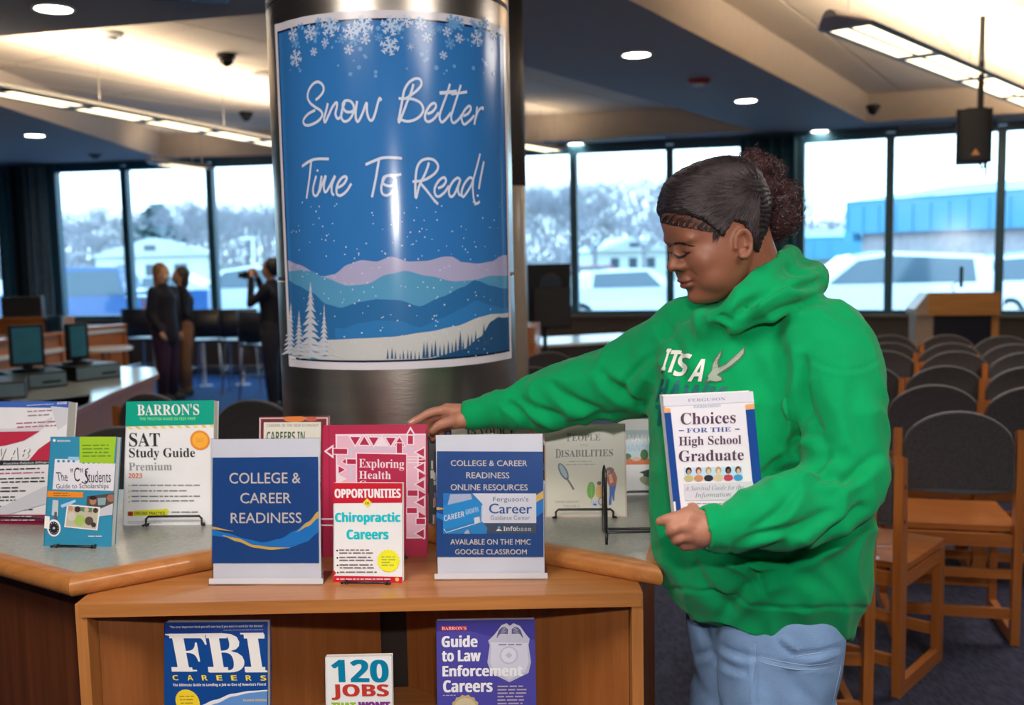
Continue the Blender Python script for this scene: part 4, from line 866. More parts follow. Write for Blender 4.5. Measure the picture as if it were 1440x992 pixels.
# C: white study guide
c = Cover('book', 'thick white study guide with a green top band and orange seal', 'book', (172.4, 739.5), (298, 738), (180.5, 565), ZK, 12)
c.block(.034, (.80, .79, .80)); p = c.printer([(52, 75), (690, 52), (12, 940), (640, 940)])
p.poly([(52, 75), (690, 52), (685, 228), (46, 250)], (.0, .35, .24)); p.text("BARRON'S", 132, 92, 580, 172, W_, 'serif', rot=-.025); p.text('THE TRUSTED NAME IN TEST PREP', 148, 186, 552, 206, (.25, .70, .25), 'bold', rot=-.02)
for k in range(11): p.poly([(48 + k * 60, 252 - k * 2.2), (76 + k * 60, 251 - k * 2.2), (106 + k * 58, 268 - k * 2.2), (80 + k * 58, 270 - k * 2.2)], (.85, .50, .12) if k % 2 else (.80, .68, .18))
p.text('SAT', 70, 295, 292, 392, K_, 'serif', rot=-.01); p.text('Study Guide', 68, 402, 540, 486, K_, 'serif', rot=-.01); p.text('Premium', 64, 503, 372, 560, (.28, .28, .28), 'serif', rot=-.01); p.text('2023', 60, 578, 158, 612, (.75, .14, .03), 'bold')
for k, (y, e_) in enumerate(((664, 566), (704, 492), (743, 572), (776, 540))): p.rect(58, y - 6, 68, y + 6, (.7, .55, .1)); p.words(80, y - 6 - k, e_, 13, (.22, .22, .22), seed=k + 11, ragged=0)
p.circ(578, 342, 72, (.80, .25, .03), 48, star=.05); p.circ(578, 342, 56, (.90, .42, .05), 32); p.text('SAT', 552, 328, 606, 358, (.75, .3, .05), 'bold')
p.poly([(50, 842), (330, 826), (345, 846), (320, 870), (50, 876)], (.72, .72, .02)); p.rect(52, 844, 90, 874, (.65, .05, .02)); p.line([(60, 850), (80, 868)], 6, K_, False); p.line([(80, 850), (60, 868)], 6, K_, False); p.text('ONLINE PRACTICE', 98, 846, 314, 868, K_, 'bold'); p.words(360, 846, 545, 14, (.2, .2, .2), seed=20, ragged=0); p.words(50, 910, 292, 6, (.4, .4, .4), 2, 12, seed=21)
c.done(); c.easel('black wire easel with a raised bar across the white study guide', .62, lipz=.024, x=.60)

# D: sign holders
def sign(bl, br, tl, corners, label, draw):
    c = Cover('sign_holder', label, 'sign', bl, br, tl, ZB, 6); W, H = c.W, c.H
    c.part(MB().box(.002, .0008, .004, W - .002, .0016, H - .002).build('paper_sheet', M('sign_paper', (.80, .78, .86), rough=.5, var=.01), c.t))
    p = c.printer(corners, .45); draw(p); o = c.part(p.build('sheet_print', c.t))
    c.part(MB().box(0, -.0042, 0, W, -.0026, H).build('acrylic_front', ACRYL, c.t)); c.part(MB().box(0, .002, .0, W, .0035, H).build('acrylic_back', ACRYL, c.t))
    MB().box(-.004, -.016, 0, W + .004, .075, .0025).build('acrylic_base', ACRYL, c.t); c.part(MB().box(-.004, -.008, .0, W + .004, -.0045, .011).build('acrylic_lip', M('acrylic_lip', (.62, .60, .64), rough=.15, var=.02), c.t))
    return c
NV = (.004, .065, .28); GOLD = (.80, .50, .12); TX = (.62, .50, .42); SKY = (.01, .22, .66)
def outl(p, t, x0, y0, x1, y1):
    p.text(t, x0 + 1.5, y0 + 1.5, x1 + 1.5, y1 + 1.5, GOLD, 'sans'); p.text(t, x0, y0, x1, y1, (.70, .66, .68), 'sans')
def s1(p):
    p.rect(60, 277, 559, 768, NV); outl(p, 'COLLEGE &', 140, 348, 475, 398); outl(p, 'CAREER', 192, 442, 430, 490); outl(p, 'READINESS', 147, 534, 478, 582)
    for i in range(6):
        for j in range(4): p.circ(70 + j * 9, 284 + i * 9, 1.6, (.05, .2, .5), 6); p.circ(522 + j * 9, 284 + i * 9, 1.6, (.05, .2, .5), 6)
    top = interp([(60, 612), (130, 628), (220, 655), (300, 672), (380, 655), (450, 618), (510, 575), (559, 550)]); bot = interp([(60, 640), (130, 648), (200, 665), (290, 690), (420, 697), (500, 672), (559, 625)])
    p.strip(lambda x: top(x), lambda x: max(top(x), bot(x)), 60, 559, SKY)
    g1 = interp([(110, 638), (180, 652), (260, 684), (340, 694), (425, 696)]); g2 = interp([(110, 642), (180, 668), (260, 697), (340, 707), (425, 698)]); p.strip(g1, g2, 110, 425, GOLD)
    g1 = interp([(455, 622), (510, 578), (559, 528)]); g2 = interp([(455, 623), (510, 598), (559, 560)]); p.strip(g1, g2, 455, 559, GOLD)
    g1 = interp([(60, 598), (160, 618)]); g2 = interp([(60, 611), (160, 619)]); p.strip(g1, g2, 60, 160, GOLD)
def s2(p):
    p.rect(60, 158, 742, 828, NV)
    outl(p, 'COLLEGE & CAREER', 150, 214, 640, 250); outl(p, 'READINESS', 250, 290, 525, 328); outl(p, 'ONLINE RESOURCES', 150, 366, 642, 404)
    for i in range(6):
        for j in range(5): p.circ(72 + j * 10, 172 + i * 10, 1.8, (.05, .2, .5), 6); p.circ(680 + j * 11, 172 + i * 10, 1.8, (.05, .2, .5), 6)
    p.strip(interp([(60, 512), (120, 520)]), interp([(60, 530), (120, 524)]), 60, 120, GOLD); p.poly([(690, 440), (742, 405), (742, 455), (690, 485)], GOLD); p.poly([(60, 545), (110, 560), (110, 600), (60, 575)], SKY); p.poly([(690, 488), (742, 460), (742, 540), (690, 580)], SKY)
    p.rect(103, 424, 697, 612, (.80, .78, .86)); p.rect(103, 612, 697, 680, (.06, .08, .14))
    p.poly([(103, 424), (290, 424), (355, 492), (350, 600), (385, 640), (380, 680), (103, 680)], (.02, .26, .62))
    p.poly([(145, 430), (280, 428), (290, 470), (135, 500), (103, 500), (103, 440)], (.50, .55, .72)); p.poly([(103, 430), (148, 430), (130, 500), (103, 502)], SKY)
    p.poly([(103, 505), (290, 460), (355, 492), (345, 590), (103, 655)], (.01, .30, .72)); p.line([(108, 650), (125, 672), (345, 604), (352, 500)], 5, W_, False); p.poly([(300, 580), (335, 570), (340, 605), (305, 620)], W_); p.poly([(240, 670), (262, 652), (275, 680), (240, 680)], (.5, .5, .55))
    p.text('CAREER', 112, 566, 245, 602, W_, 'boldit', rot=-.24); p.text('GROWTH', 250, 528, 335, 560, (.55, .72, .92), 'boldit', rot=-.24)
    p.text("Ferguson's", 422, 444, 648, 484, (.15, .16, .28), 'sans'); p.text('Career', 396, 488, 668, 552, (.02, .10, .33), 'sans'); p.text('Career', 399, 488, 671, 552, (.02, .10, .33), 'sans'); p.text('Guidance Center', 406, 564, 656, 592, (.20, .22, .32), 'sans')
    p.poly([(440, 662), (456, 645), (472, 655), (480, 662)], W_); p.poly([(450, 642), (462, 630), (470, 645)], (.1, .6, .6)); p.text('Info', 488, 632, 570, 662, W_, 'bold'); p.text('base', 572, 632, 665, 662, (.6, .6, .66), 'sans')
    outl(p, 'AVAILABLE ON THE MMC', 150, 714, 660, 748); outl(p, 'GOOGLE CLASSROOM', 180, 778, 635, 810)
sign((298.7, 820.7), (453, 820.7), (295, 617), [(50, 188), (570, 188), (62, 862), (572, 862)], 'acrylic sign holder with a blue sheet reading college and career readiness', s1)
sign((614.4, 814), (767.4, 812.9), (610, 611), [(45, 50), (745, 38), (65, 965), (755, 960)], 'acrylic sign holder with a blue sheet about online resources', s2)

# E: crimson hardcover
CR = (.42, .012, .06); PK = (.72, .42, .52); PW = (.80, .66, .74)
c = Cover('book', 'crimson hardcover with a pink geometric border touched by the reaching hand', 'book', (452, 783.7), (599.8, 783.7), (454.5, 598.5), ZB, 9)
c.block(.026, CR, hard=True); p = c.printer([(60, 35), (655, 15), (50, 800), (660, 800)], .35)
RB = c
p.rect(100, 24, 104, 800, (.30, .01, .05)); p.rect(50, 576, 140, 584, PW); p.rect(50, 612, 140, 620, PW)
p.poly([(140, 85), (655, 70), (655, 690), (140, 698)], PW); p.poly([(148, 94), (655, 78), (655, 682), (148, 690)], PK)
def tri(x, y, r_, a, col):
    p.poly([(x + r_ * math.cos(a + k * 2.094), y + r_ * math.sin(a + k * 2.094)) for k in range(3)], col)
for k, x in enumerate((252, 305, 358, 405, 455, 505)): tri(x, 128 if k % 2 else 115, 46, (-PI / 2 if k % 2 else PI / 2), PW); tri(x, 128 if k % 2 else 115, 32, (-PI / 2 if k % 2 else PI / 2), CR if k != 3 else PW)
p.poly([(225, 160), (590, 152), (590, 166), (225, 172)], (.55, .50, .66)); p.poly([(222, 165), (236, 165), (236, 350), (222, 350)], (.55, .50, .66))
for k, y in enumerate((182, 232, 272, 320, 372, 432, 478, 560, 662)):
    s_ = PI if k % 2 == 0 else 0
    tri(628, y, 42, s_, PW); tri(630, y, 30, s_, CR)
for y in (292, 345): tri(166, y, 36, 0, PW); tri(168, y, 24, 0, CR if y < 300 else PW)
for (x0, y0, x1, y1) in ((122, 170, 206, 200), (200, 230, 256, 258), (490, 130, 520, 188), (552, 408, 608, 440), (548, 512, 604, 542), (602, 574, 652, 606)):
    p.rect(x0 - 5, y0 - 5, x1 + 5, y1 + 5, PW); p.rect(x0, y0, x1, y1, CR)
p.poly([(72, 186), (128, 145), (128, 228)], PW); p.poly([(88, 186), (120, 163), (120, 209)], CR); p.poly([(568, 28), (540, 82), (598, 82)], PW); p.poly([(568, 48), (552, 75), (585, 75)], CR); p.rect(546, 80, 590, 140, PW); p.rect(554, 84, 582, 134, CR)
p.poly([(170, 244), (205, 218), (205, 268)], PW); p.poly([(178, 244), (198, 228), (198, 258)], CR)
for dy in (205, 222, 240): p.rect(550, dy, 640, dy + 6, PW)
p.rect(256, 190, 548, 400, PW); p.rect(262, 196, 544, 800, CR); p.text('Exploring', 274, 226, 532, 292, PW, 'serif'); p.text('Health', 274, 298, 456, 344, PW, 'serif'); p.text('Care', 274, 354, 400, 392, PW, 'serif')
c.done(); t = c.easel('black wire easel under the crimson hardcover', .6, lipz=.004)

# F: narrow book
c = Cover('book', 'narrow white and red careers paperback with turquoise title and yellow star', 'book', (468.6, 818.8), (566, 820), (473.4, 679.6), ZB, 8)
c.block(.016, (.80, .79, .80)); p = c.printer([(138, 368), (542, 370), (118, 945), (528, 950)])
RD = (.55, .012, .03)
p.poly([(138, 366), (545, 366), (538, 484), (132, 486)], RD); p.htext('OPPORTUNITIES', 146, 402, 530, 456, W_, 2); p.poly([(335, 458), (362, 484), (335, 512), (308, 484)], (.85, .70, .05)); p.text('in', 324, 476, 346, 494, K_, 'bold')
CY = (.0, .52, .60)
p.htext('Chiropractic', 144, 540, 524, 612, CY, 2.4); p.htext('Careers', 209, 640, 452, 697, CY, 2.4)
for y, e_ in ((762, 372), (804, 372), (848, 370), (890, 382)):
    p.circ(148, y, 5, K_, 8); p.words(160, y - 6, e_, 11, (.2, .15, .18), 1 if y > 880 else 2, 17, seed=y, ragged=.08)
p.circ(450, 822, 68, (.85, .80, .03), 40, star=.10); p.words(408, 796, 492, 11, (.35, .5, .05), 4, 16, seed=4)
p.poly([(122, 908), (530, 915), (528, 950), (118, 945)], RD); p.circ(122, 892, 14, RD, 10); p.words(140, 925, 470, 9, W_, seed=31, ragged=0); p.circ(498, 930, 12, GOLD, 8)
c.done(); c.easel('black wire easel under the narrow careers paperback', .6, lipz=.004)

# G: people with disabilities
c = Cover('book', 'cream hardcover with a drawn magnifier and a standing couple', 'book', (767, 728), (881.8, 727.5), (766, 597), ZK, 10)
c.block(.03, (.62, .56, .46), hard=True); p = c.printer([(85, 40), (665, 50), (90, 720), (688, 718)])
CM_ = (.66, .62, .52); p.rect(78, 36, 690, 722, (.60, .45, .40)); p.poly([(96, 50), (655, 58), (676, 708), (100, 710)], CM_)
p.text('EOPLE', 284, 120, 488, 168, K_, 'serif'); p.text('P', 248, 110, 278, 170, K_, 'serif'); p.text('WITH', 342, 192, 400, 208, (.35, .32, .3), 'serif'); p.text('ISABILITIES', 205, 232, 580, 284, K_, 'serif'); p.text('D', 165, 224, 205, 288, K_, 'serif')
p.words(262, 314, 480, 9, (.3, .28, .26), seed=2); p.words(240, 336, 510, 9, (.3, .28, .26), seed=6)
def ov(x, y, a, b, rot, col):
    p.poly([(x + a * math.cos(k * .393) * math.cos(rot) - b * math.sin(k * .393) * math.sin(rot), y + a * math.cos(k * .393) * math.sin(rot) + b * math.sin(k * .393) * math.cos(rot)) for k in range(16)], col)
ov(222, 388, 68, 28, 1.1, (.05, .06, .08)); ov(222, 386, 56, 18, 1.1, (.28, .42, .50)); p.line([(252, 445), (275, 480), (298, 520)], 14, (.12, .11, .12), False)
ov(424, 525, 62, 30, 1.6, (.12, .40, .03)); p.line([(424, 480), (428, 610)], 4, (.3, .45, .1), False); ov(482, 475, 16, 14, 0, (.10, .05, .04)); ov(482, 535, 48, 24, 1.5, (.70, .40, .12)); p.circ(505, 605, 30, (.12, .12, .2), 18); p.circ(505, 605, 24, CM_, 18); ov(450, 620, 26, 22, 0, (.45, .55, .70)); ov(452, 628, 14, 7, .2, (.02, .08, .35))
ov(560, 385, 30, 24, .3, (.12, .03, .03)); ov(548, 395, 12, 14, 0, (.40, .18, .10)); p.poly([(540, 410), (595, 395), (612, 440), (605, 490), (555, 500), (535, 450)], (.42, .06, .04)); p.poly([(548, 415), (572, 412), (585, 470), (560, 480)], (.72, .35, .18)); p.poly([(556, 498), (606, 488), (596, 545), (592, 605), (582, 600), (575, 560), (572, 632), (552, 632), (558, 560)], (.02, .10, .42))
p.text('THIRD EDITION', 162, 600, 336, 616, (.3, .28, .28), 'serif'); p.text('VOLUME 2', 222, 630, 338, 646, (.3, .28, .28), 'serif')
c.done(); c.easel('black wire easel with a raised bar across the cream hardcover', .70, lipz=.022, x=.48)

# H: book half behind the woman
c = Cover('book', "white money guide with an orange band, half hidden by the woman's hoodie", 'book', (873, 697), (985, 695), (869, 590), ZK, 12)
c.block(.02, (.78, .77, .80)); p = c.printer([(640, 10), (1230, 10), (655, 560), (1240, 550)])
p.rect(640, 90, 1235, 310, (.50, .62, .70)); p.text('FINANCIAL', 650, 122, 1000, 175, W_, 'bold'); p.text('HANDBOOK', 690, 195, 1000, 245, (.35, .48, .62), 'bold'); p.poly([(655, 300), (1235, 290), (1235, 335), (656, 340)], (.65, .16, .05)); ov(700, 280, 34, 22, 0, (.05, .16, .05)); ov(830, 270, 30, 40, 0, (.05, .14, .04)); ov(770, 300, 30, 16, 0, (.7, .45, .35))
p.poly([(790, 395), (860, 375), (920, 392), (850, 418)], K_); p.rect(822, 408, 880, 440, K_); ov(850, 460, 60, 30, .4, (.30, .32, .22)); p.line([(860, 395), (900, 420), (905, 470)], 5, K_)
c.done(); c.easel("black wire easel beside the woman's hoodie, under the half hidden book", .9, lipz=.012)

# I: maroon framed book behind the first sign
c = Cover('book', 'maroon paperback with a cream title panel peeping over the first sign', 'book', (364, 737), (463, 736), (361.7, 586.6), ZK, 9)
c.block(.018, (.20, .03, .04)); p = c.printer([(270, 88), (603, 85), (275, 590), (610, 590)])
p.rect(272, 92, 600, 590, (.62, .48, .48)); p.rect(280, 98, 592, 590, (.16, .03, .04)); p.circ(440, 98, 52, (.70, .20, .05), 20, ry=16); p.circ(520, 100, 30, (.5, .12, .06), 16, ry=10)
p.rect(294, 114, 566, 590, (.70, .68, .60)); p.text('CAREERS IN THE NEW ECONOMY', 308, 122, 556, 136, (.3, .3, .26), 'bold'); p.text('CAREERS IN', 308, 158, 490, 206, (.05, .10, .06), 'bold'); p.words(308, 225, 540, 18, K_, 8, 34, seed=7)
c.done()
# J: book behind the second sign
c = Cover('book', 'dark paperback with a cream title strip peeping over the second sign', 'book', (603, 737), (722, 736), (600, 600), ZK, 9)
c.block(.022, (.03, .03, .04)); p = c.printer([(0, 0), (100, 0), (0, 120), (100, 120)])
rr = random.Random(5)
for k in range(46): x, y = rr.uniform(2, 24), rr.uniform(4, 112); p.rect(x, y, x + rr.uniform(1.5, 4), y + rr.uniform(3, 14), rr.choice([(.30, .03, .06), (.5, .5, .55), (.12, .14, .3), (.42, .22, .15), (.6, .58, .55)]))
p.rect(28, 1, 98, 16, (.66, .62, .52)); p.text('IN YOUR', 46, 3.5, 92, 10.5, K_, 'serif'); p.rect(28, 20, 98, 118, (.12, .05, .06)); p.words(34, 28, 92, 5, W_, 5, 12, seed=2)
c.done()

# K, L, M: lower shelf
c = Cover('book', 'large blue careers paperback on the lower shelf with three huge white letters', 'book', (231, 1084), (377, 1084), (256.6, 876), ZL, 8)
c.block(.024, (.01, .05, .28)); p = c.printer([(200, 120), (1290, 130), (-110, 1700), (1075, 1700)])
p.poly([(170, 280), (1270, 290), (1075, 1700), (-110, 1700)], (.006, .06, .27)); p.text('"The most important book you will ever buy if you want to work for the Bureau."', 250, 155, 1245, 188, W_, 'boldit'); p.words(815, 206, 1250, 9, (.5, .5, .6), seed=1)
for ch, x0, x1, y1 in (('F', 188, 610, 645), ('B', 588, 985, 660), ('I', 985, 1235, 662)): p.text(ch, x0, 240, x1, y1, (.82, .78, .76), 'serif', shear=.0)
for (x0, y0, x1, y1) in ((228, 238, 612, 292), (186, 596, 412, 648), (620, 246, 840, 296), (582, 598, 800, 658), (1022, 250, 1242, 304), (978, 600, 1200, 662)): p.poly([(x0, y0), (x1, y0 + 6), (x1 - 6, y1), (x0 - 4, y1 - 4)], (.82, .78, .76))
for k, ch in enumerate('CAREERS'): p.text(ch, 178 + k * 159, 682 + k * 2, 240 + k * 159, 738 + k * 2, (.90, .66, .03), 'bold')
p.text("The Ultimate Guide to Landing a Job as One of America's Finest", 168, 772, 1185, 812, W_, 'boldit')
g1 = interp([(420, 1010), (600, 950), (800, 885), (1000, 858), (1190, 848)]); g2 = interp([(420, 1060), (600, 990), (800, 915), (1000, 878), (1190, 860)])
p.strip(lambda x: g2(x), lambda x: 1690, 420, 1185, (.12, .28, .62)); p.strip(g1, g2, 420, 1190, W_); p.text('Second Edition', 905, 940, 1165, 968, (.80, .55, .08), 'boldit')
for k in range(7): p.line([(500, 1100 + k * 80), (800, 1050 + k * 80), (1120, 1080 + k * 80)], 26, (.05, .18, .5))
p.circ(295, 970, 135, (.86, .62, .03), 60, star=.04); p.words(215, 905, 385, 16, (.35, .2, .02), 5, 36, seed=3)
c.done(); c.easel('black wire easel on the lower shelf under the large blue paperback', .5, lipz=.015)
c = Cover('book', 'small white jobs paperback on the lower shelf with teal number', 'book', (459, 1082), (553, 1080), (463.8, 924.9), ZL, 8)
c.block(.022, (.80, .79, .80)); p = c.printer([(62, 292), (495, 280), (35, 1000), (480, 1000)])
p.htext('120', 104, 304, 468, 450, (.0, .20, .36), 5); p.htext('JOBS', 98, 462, 466, 562, (.52, .04, .03), 4); p.htext('THAT', 94, 578, 246, 640, (.30, .50, .02), 4); p.htext("WON'T", 269, 574, 472, 636, (.20, .03, .22), 4); p.words(90, 850, 460, 20, K_, 3, 32, seed=2)
c.done(); c.easel('black wire easel on the lower shelf under the small jobs paperback', .6, lipz=.015)
c = Cover('book', 'navy law careers paperback on the lower shelf with silver badge', 'book', (616, 1080), (756, 1078), (614, 873.8), ZL, 8)
c.block(.02, (.045, .035, .26)); p = c.printer([(738, 62), (1355, 55), (742, 1000), (1385, 1000)], .22)
VI = (.075, .065, .34); p.poly([(741, 130), (960, 128), (1060, 158), (1360, 190), (1385, 1000), (742, 1000)], VI)  # paler lower field: gloss reflection painted into the cover colour
p.rect(770, 94, 932, 124, (.42, .02, .06)); p.text("BARRON'S", 776, 98, 928, 120, (.85, .55, .62), 'serif')
SV = (.50, .49, .60); SV2 = (.62, .60, .72)
p.poly([(1148, 90), (1180, 78), (1200, 95), (1222, 78), (1262, 95), (1300, 150), (1325, 180), (1318, 220), (1335, 330), (1320, 400), (1200, 458), (1085, 400), (1060, 330), (1075, 220), (1065, 190), (1105, 150)], SV)
p.poly([(1080, 200), (1315, 205), (1312, 240), (1320, 330), (1300, 390), (1200, 440), (1100, 390), (1078, 330), (1085, 240)], SV2); p.circ(1195, 285, 58, SV, 24); p.circ(1195, 285, 48, (.68, .66, .78), 24); p.circ(1195, 285, 22, SV, 8, star=.3)
for sx in (-1, 1):
    for k in range(5): p.line([(1200 + sx * 12, 120 + k * 6), (1200 + sx * (40 + k * 5), 104 + k * 10), (1200 + sx * (70 + k * 3), 130 + k * 10)], 6, (.10, .09, .20))
p.words(1130, 212, 1275, 14, (.25, .22, .38), seed=3, ragged=0)
for tx, x0, y0, x1, y1 in (('Guide', 772, 155, 1000, 230), ('to Law', 772, 250, 1020, 322), ('Enforcement', 775, 346, 1285, 418), ('Careers', 778, 442, 1095, 520)):
    p.htext(tx, x0 + 4, y0, x1 - 4, y1, (.82, .80, .84), 2.6)
p.words(778, 536, 870, 8, SV, seed=4); p.words(1125, 480, 1325, 14, (.45, .38, .45), 9, 22, seed=6)
p.circ(920, 625, 92, (.50, .38, .20), 28, star=.10); p.circ(920, 625, 70, (.60, .50, .32), 20); p.circ(920, 640, 40, (.10, .16, .45), 18)
c.done(); c.easel('black wire easel on the lower shelf under the navy law book', .5, lipz=.015)

# empty easel
A = on(852, 766, ZK); t = thing('wire_easel', 'empty black wire easel turned sideways in front of the woman', 'book stand', A)
q = lambda px, py, Y: at(px, py, Y) - A
Y0 = A.y
MB().tube([q(853, 766, Y0), q(853, 752, Y0), q(848.5, 746, Y0 + .015), q(848.5, 664, Y0 + .02), q(849.5, 656, Y0 + .02), q(851, 664, Y0 + .015), q(853, 750, Y0)], .0030, 8).build('upright', WIRE, t, smooth=True)
MB().tube([q(849, 738, Y0 + .02), q(850, 744, Y0 + .02), q(853, 744.5, Y0 + .02), q(948, 743.5, Y0 + .03), q(950, 700, Y0 + .03)], .0030, 8).build('upper_rail', WIRE, t, smooth=True)
b = on(945, 762, ZK) - A
MB().tube([q(853, 765, Y0), q(853.5, 752, Y0), q(857, 749, Y0), q(940, 747.5, Y0 + .02), q(945, 750, Y0 + .02), b], .0030, 8).build('lower_rail', WIRE, t, smooth=True)

# ================================================================== POSTER on the pillar
def cyl(px, py, lay):
    d = ray(px, py); rr_ = PR + .0022 + lay * .00035; o = CAM - PC
    a = d.x ** 2 + d.y ** 2; b = 2 * (o.x * d.x + o.y * d.y); c_ = o.x ** 2 + o.y ** 2 - rr_ ** 2; D = b * b - 4 * a * c_
    tt = (-b - math.sqrt(max(D, 0))) / (2 * a); return CAM + d * tt - PC
POS = thing('poster', 'blue winter reading poster with white handwriting wrapped on the steel pillar', 'poster', PC)
tc0, tc1 = cyl(399, 33, 0), cyl(707, 33, 0); bt0, bt1 = cyl(408, 509, 0), cyl(709, 513, 0)
ang = lambda v: math.atan2(v.x, -v.y)
A0, A1 = ang(cyl(399, 270, 0)), ang(cyl(712, 270, 0)); ZTp = (tc0.z + tc1.z) / 2; ZBp = (bt0.z + bt1.z) / 2
ZTp = cyl(553, 14, 0).z; ZBp = cyl(556, 520, 0).z
def pang(a, z, rad): return (rad * math.sin(a), -rad * math.cos(a), z)
n = 64; V = []; rp = PR + .0012
for rad in (rp, rp + .001):
    for i in range(n + 1):
        a = A0 + (A1 - A0) * i / n; cu = .006 * max(0, abs(i / n - .5) * 2 - .93) / .07
        V += [pang(a, ZBp, rad + cu), pang(a, ZTp, rad + cu)]
N2 = 2 * (n + 1); Fs = [(N2 + 2 * i, N2 + 2 * i + 2, N2 + 2 * i + 3, N2 + 2 * i + 1) for i in range(n)] + [(2 * i, 2 * i + 1, 2 * i + 3, 2 * i + 2) for i in range(n)]
Fs += [(2 * i + 1, N2 + 2 * i + 1, N2 + 2 * i + 3, 2 * i + 3) for i in range(n)] + [(2 * i, 2 * i + 2, N2 + 2 * i + 2, N2 + 2 * i) for i in range(n)]
GLOSSP = M('poster_paper', (.74, .70, .76), rough=.17, var=.01, spec=.5); MB().add(V, Fs).build('poster_sheet', GLOSSP, POS, smooth=40)
# unrolled poster units: u 0..1 across, v 0..1 down
def un(u, v, lay):
    a = A0 + (A1 - A0) * u; cu = .006 * max(0, abs(u - .5) * 2 - .93) / .07
    return pang(a, ZTp + (ZBp - ZTp) * v, rp + .0014 + lay * .00022 + cu)
def inv(px, py):
    q_ = cyl(px, py, 0); return ((ang(q_) - A0) / (A1 - A0), (q_.z - ZTp) / (ZBp - ZTp))
pp = Print(un, .17); pp.inc = 0; pp.n = 112; NX = iter(range(1, 99))
def nx(): pp.lay = next(NX)
bu = .020; bv0, bv1 = .028, .972
fl = lambda k: (lambda x: k)
nx(); pp.strip(fl(bv0 - .006), fl(bv1 + .006), bu - .006, 1 - bu + .006, (.012, .02, .06)); nx(); pp.strip(fl(bv0), fl(bv1), bu, 1 - bu, (.035, .19, .52))
# the printed sky's own soft variation
def ptx(pts): return [inv(*q_) for q_ in pts]
def curve(pts): return interp(sorted(ptx(pts)))
lavender = [(405, 366), (420, 372), (455, 389), (470, 386), (490, 372), (508, 366), (530, 368), (550, 361), (575, 368), (600, 367), (625, 361), (635, 361), (650, 369), (672, 371), (690, 368), (707, 359)]
mid = [(405, 382), (425, 380), (440, 382), (455, 390), (490, 402), (515, 400), (545, 386), (570, 381), (600, 388), (640, 396), (665, 394), (690, 388), (707, 388)]
deep = [(405, 393), (420, 402), (440, 412), (460, 428), (480, 433), (505, 425), (530, 421), (560, 422), (590, 431), (620, 418), (650, 404), (668, 394), (690, 402), (707, 406)]
snow = [(405, 492), (430, 485), (465, 478), (510, 476), (550, 474), (600, 467), (640, 459), (675, 446), (690, 442), (707, 441)]
navy = [(560, 508), (600, 505), (650, 492), (675, 474), (690, 452), (700, 446), (707, 447)]
nx(); pp.strip(curve(lavender), fl(bv1), bu, 1 - bu, (.44, .42, .64)); nx(); pp.strip(curve(mid), fl(bv1), bu, 1 - bu, (.10, .34, .58)); nx(); pp.strip(curve(deep), fl(bv1), bu, 1 - bu, (.03, .16, .40))
dd = curve(deep); nx(); pp.strip(lambda x: dd(x) + .06, fl(bv1), .25, 1 - bu, (.035, .20, .50))
nx(); pp.strip(curve(snow), fl(bv1), bu, 1 - bu, (.60, .60, .60)); nvc = curve(navy); u_n = inv(560, 508)[0]; nx(); pp.strip(nvc, lambda x: max(nvc(x), bv1), u_n, 1 - bu, (.02, .09, .22))
pa = inv(400, 300); pxw = 1 / 400.; pyw = (inv(555, 400)[1] - inv(555, 300)[1]) / 100
def asp(k): return k * pxw, k * pyw
nx()
def flake(px, py, r_, col):
    u, v = inv(px, py); rx, ry = asp(r_)
    for k in range(6):
        a = k * PI / 3 + .3; dx, dy = math.cos(a), math.sin(a)
        q0 = (u, v); q1 = (u + rx * dx, v + ry * dy); wv = .10
        pp.poly([(u - rx * wv * dy, v + ry * wv * dx), (u + rx * wv * dy, v - ry * wv * dx), (q1[0] + rx * wv * dy, q1[1] - ry * wv * dx), (q1[0] - rx * wv * dy, q1[1] + ry * wv * dx)], col)
        if r_ > 5:
            for s_ in (-1, 1):
                for f_ in (.45, .75):
                    b0 = (u + rx * dx * f_, v + ry * dy * f_); a2 = a + s_ * .9; e0 = (b0[0] + rx * .34 * math.cos(a2), b0[1] + ry * .34 * math.sin(a2))
                    wx, wy = rx * .06 * -math.sin(a2), ry * .06 * math.cos(a2)
                    pp.poly([(b0[0] - wx, b0[1] - wy), (b0[0] + wx, b0[1] + wy), (e0[0] + wx, e0[1] + wy), (e0[0] - wx, e0[1] - wy)], col)
    pp.circ(u, v, rx * .22, col, 8, ry=ry * .22)
def dot(px, py, r_, col): u, v = inv(px, py); rx, ry = asp(r_); pp.circ(u, v, rx, col, 8, ry=ry)
FL = (.52, .64, .86); FP = (.16, .38, .72)
rr = random.Random(4)
for k in range(70): dot(rr.uniform(408, 702), 34 + rr.random() ** 1.8 * 75, rr.uniform(1.5, 3.6), FP)
for k in range(26): flake(rr.uniform(410, 700), 30 + rr.random() ** 1.5 * 32, rr.uniform(5, 10), FP)
nx()
for x, y, r_ in ((465, 38, 14), (493, 45, 11), (511, 36, 14), (550, 36, 14), (548, 65, 13), (514, 56, 7), (491, 70, 7), (442, 73, 6), (417, 82, 12), (413, 48, 10), (437, 46, 11), (458, 60, 6), (600, 53, 7), (628, 45, 7), (623, 78, 6), (670, 54, 12), (592, 35, 8), (682, 90, 5), (693, 48, 9), (645, 54, 7), (577, 66, 5), (571, 30, 9)): flake(x, y, r_, FL)
nx()
def scr(P, wd=3.1, o=(0, 0), s=1.0): pp.line([inv(o[0] + x * s, o[1] + y * s) for x, y in P], wd * pxw, (.70, .76, .92))
k1 = 140 / 1389.
A_ = dict(o=(415, 100), s=k1); B_ = dict(o=(550, 100), s=k1); C_ = dict(o=(415, 200), s=k1); D_ = dict(o=(550, 200), s=k1)
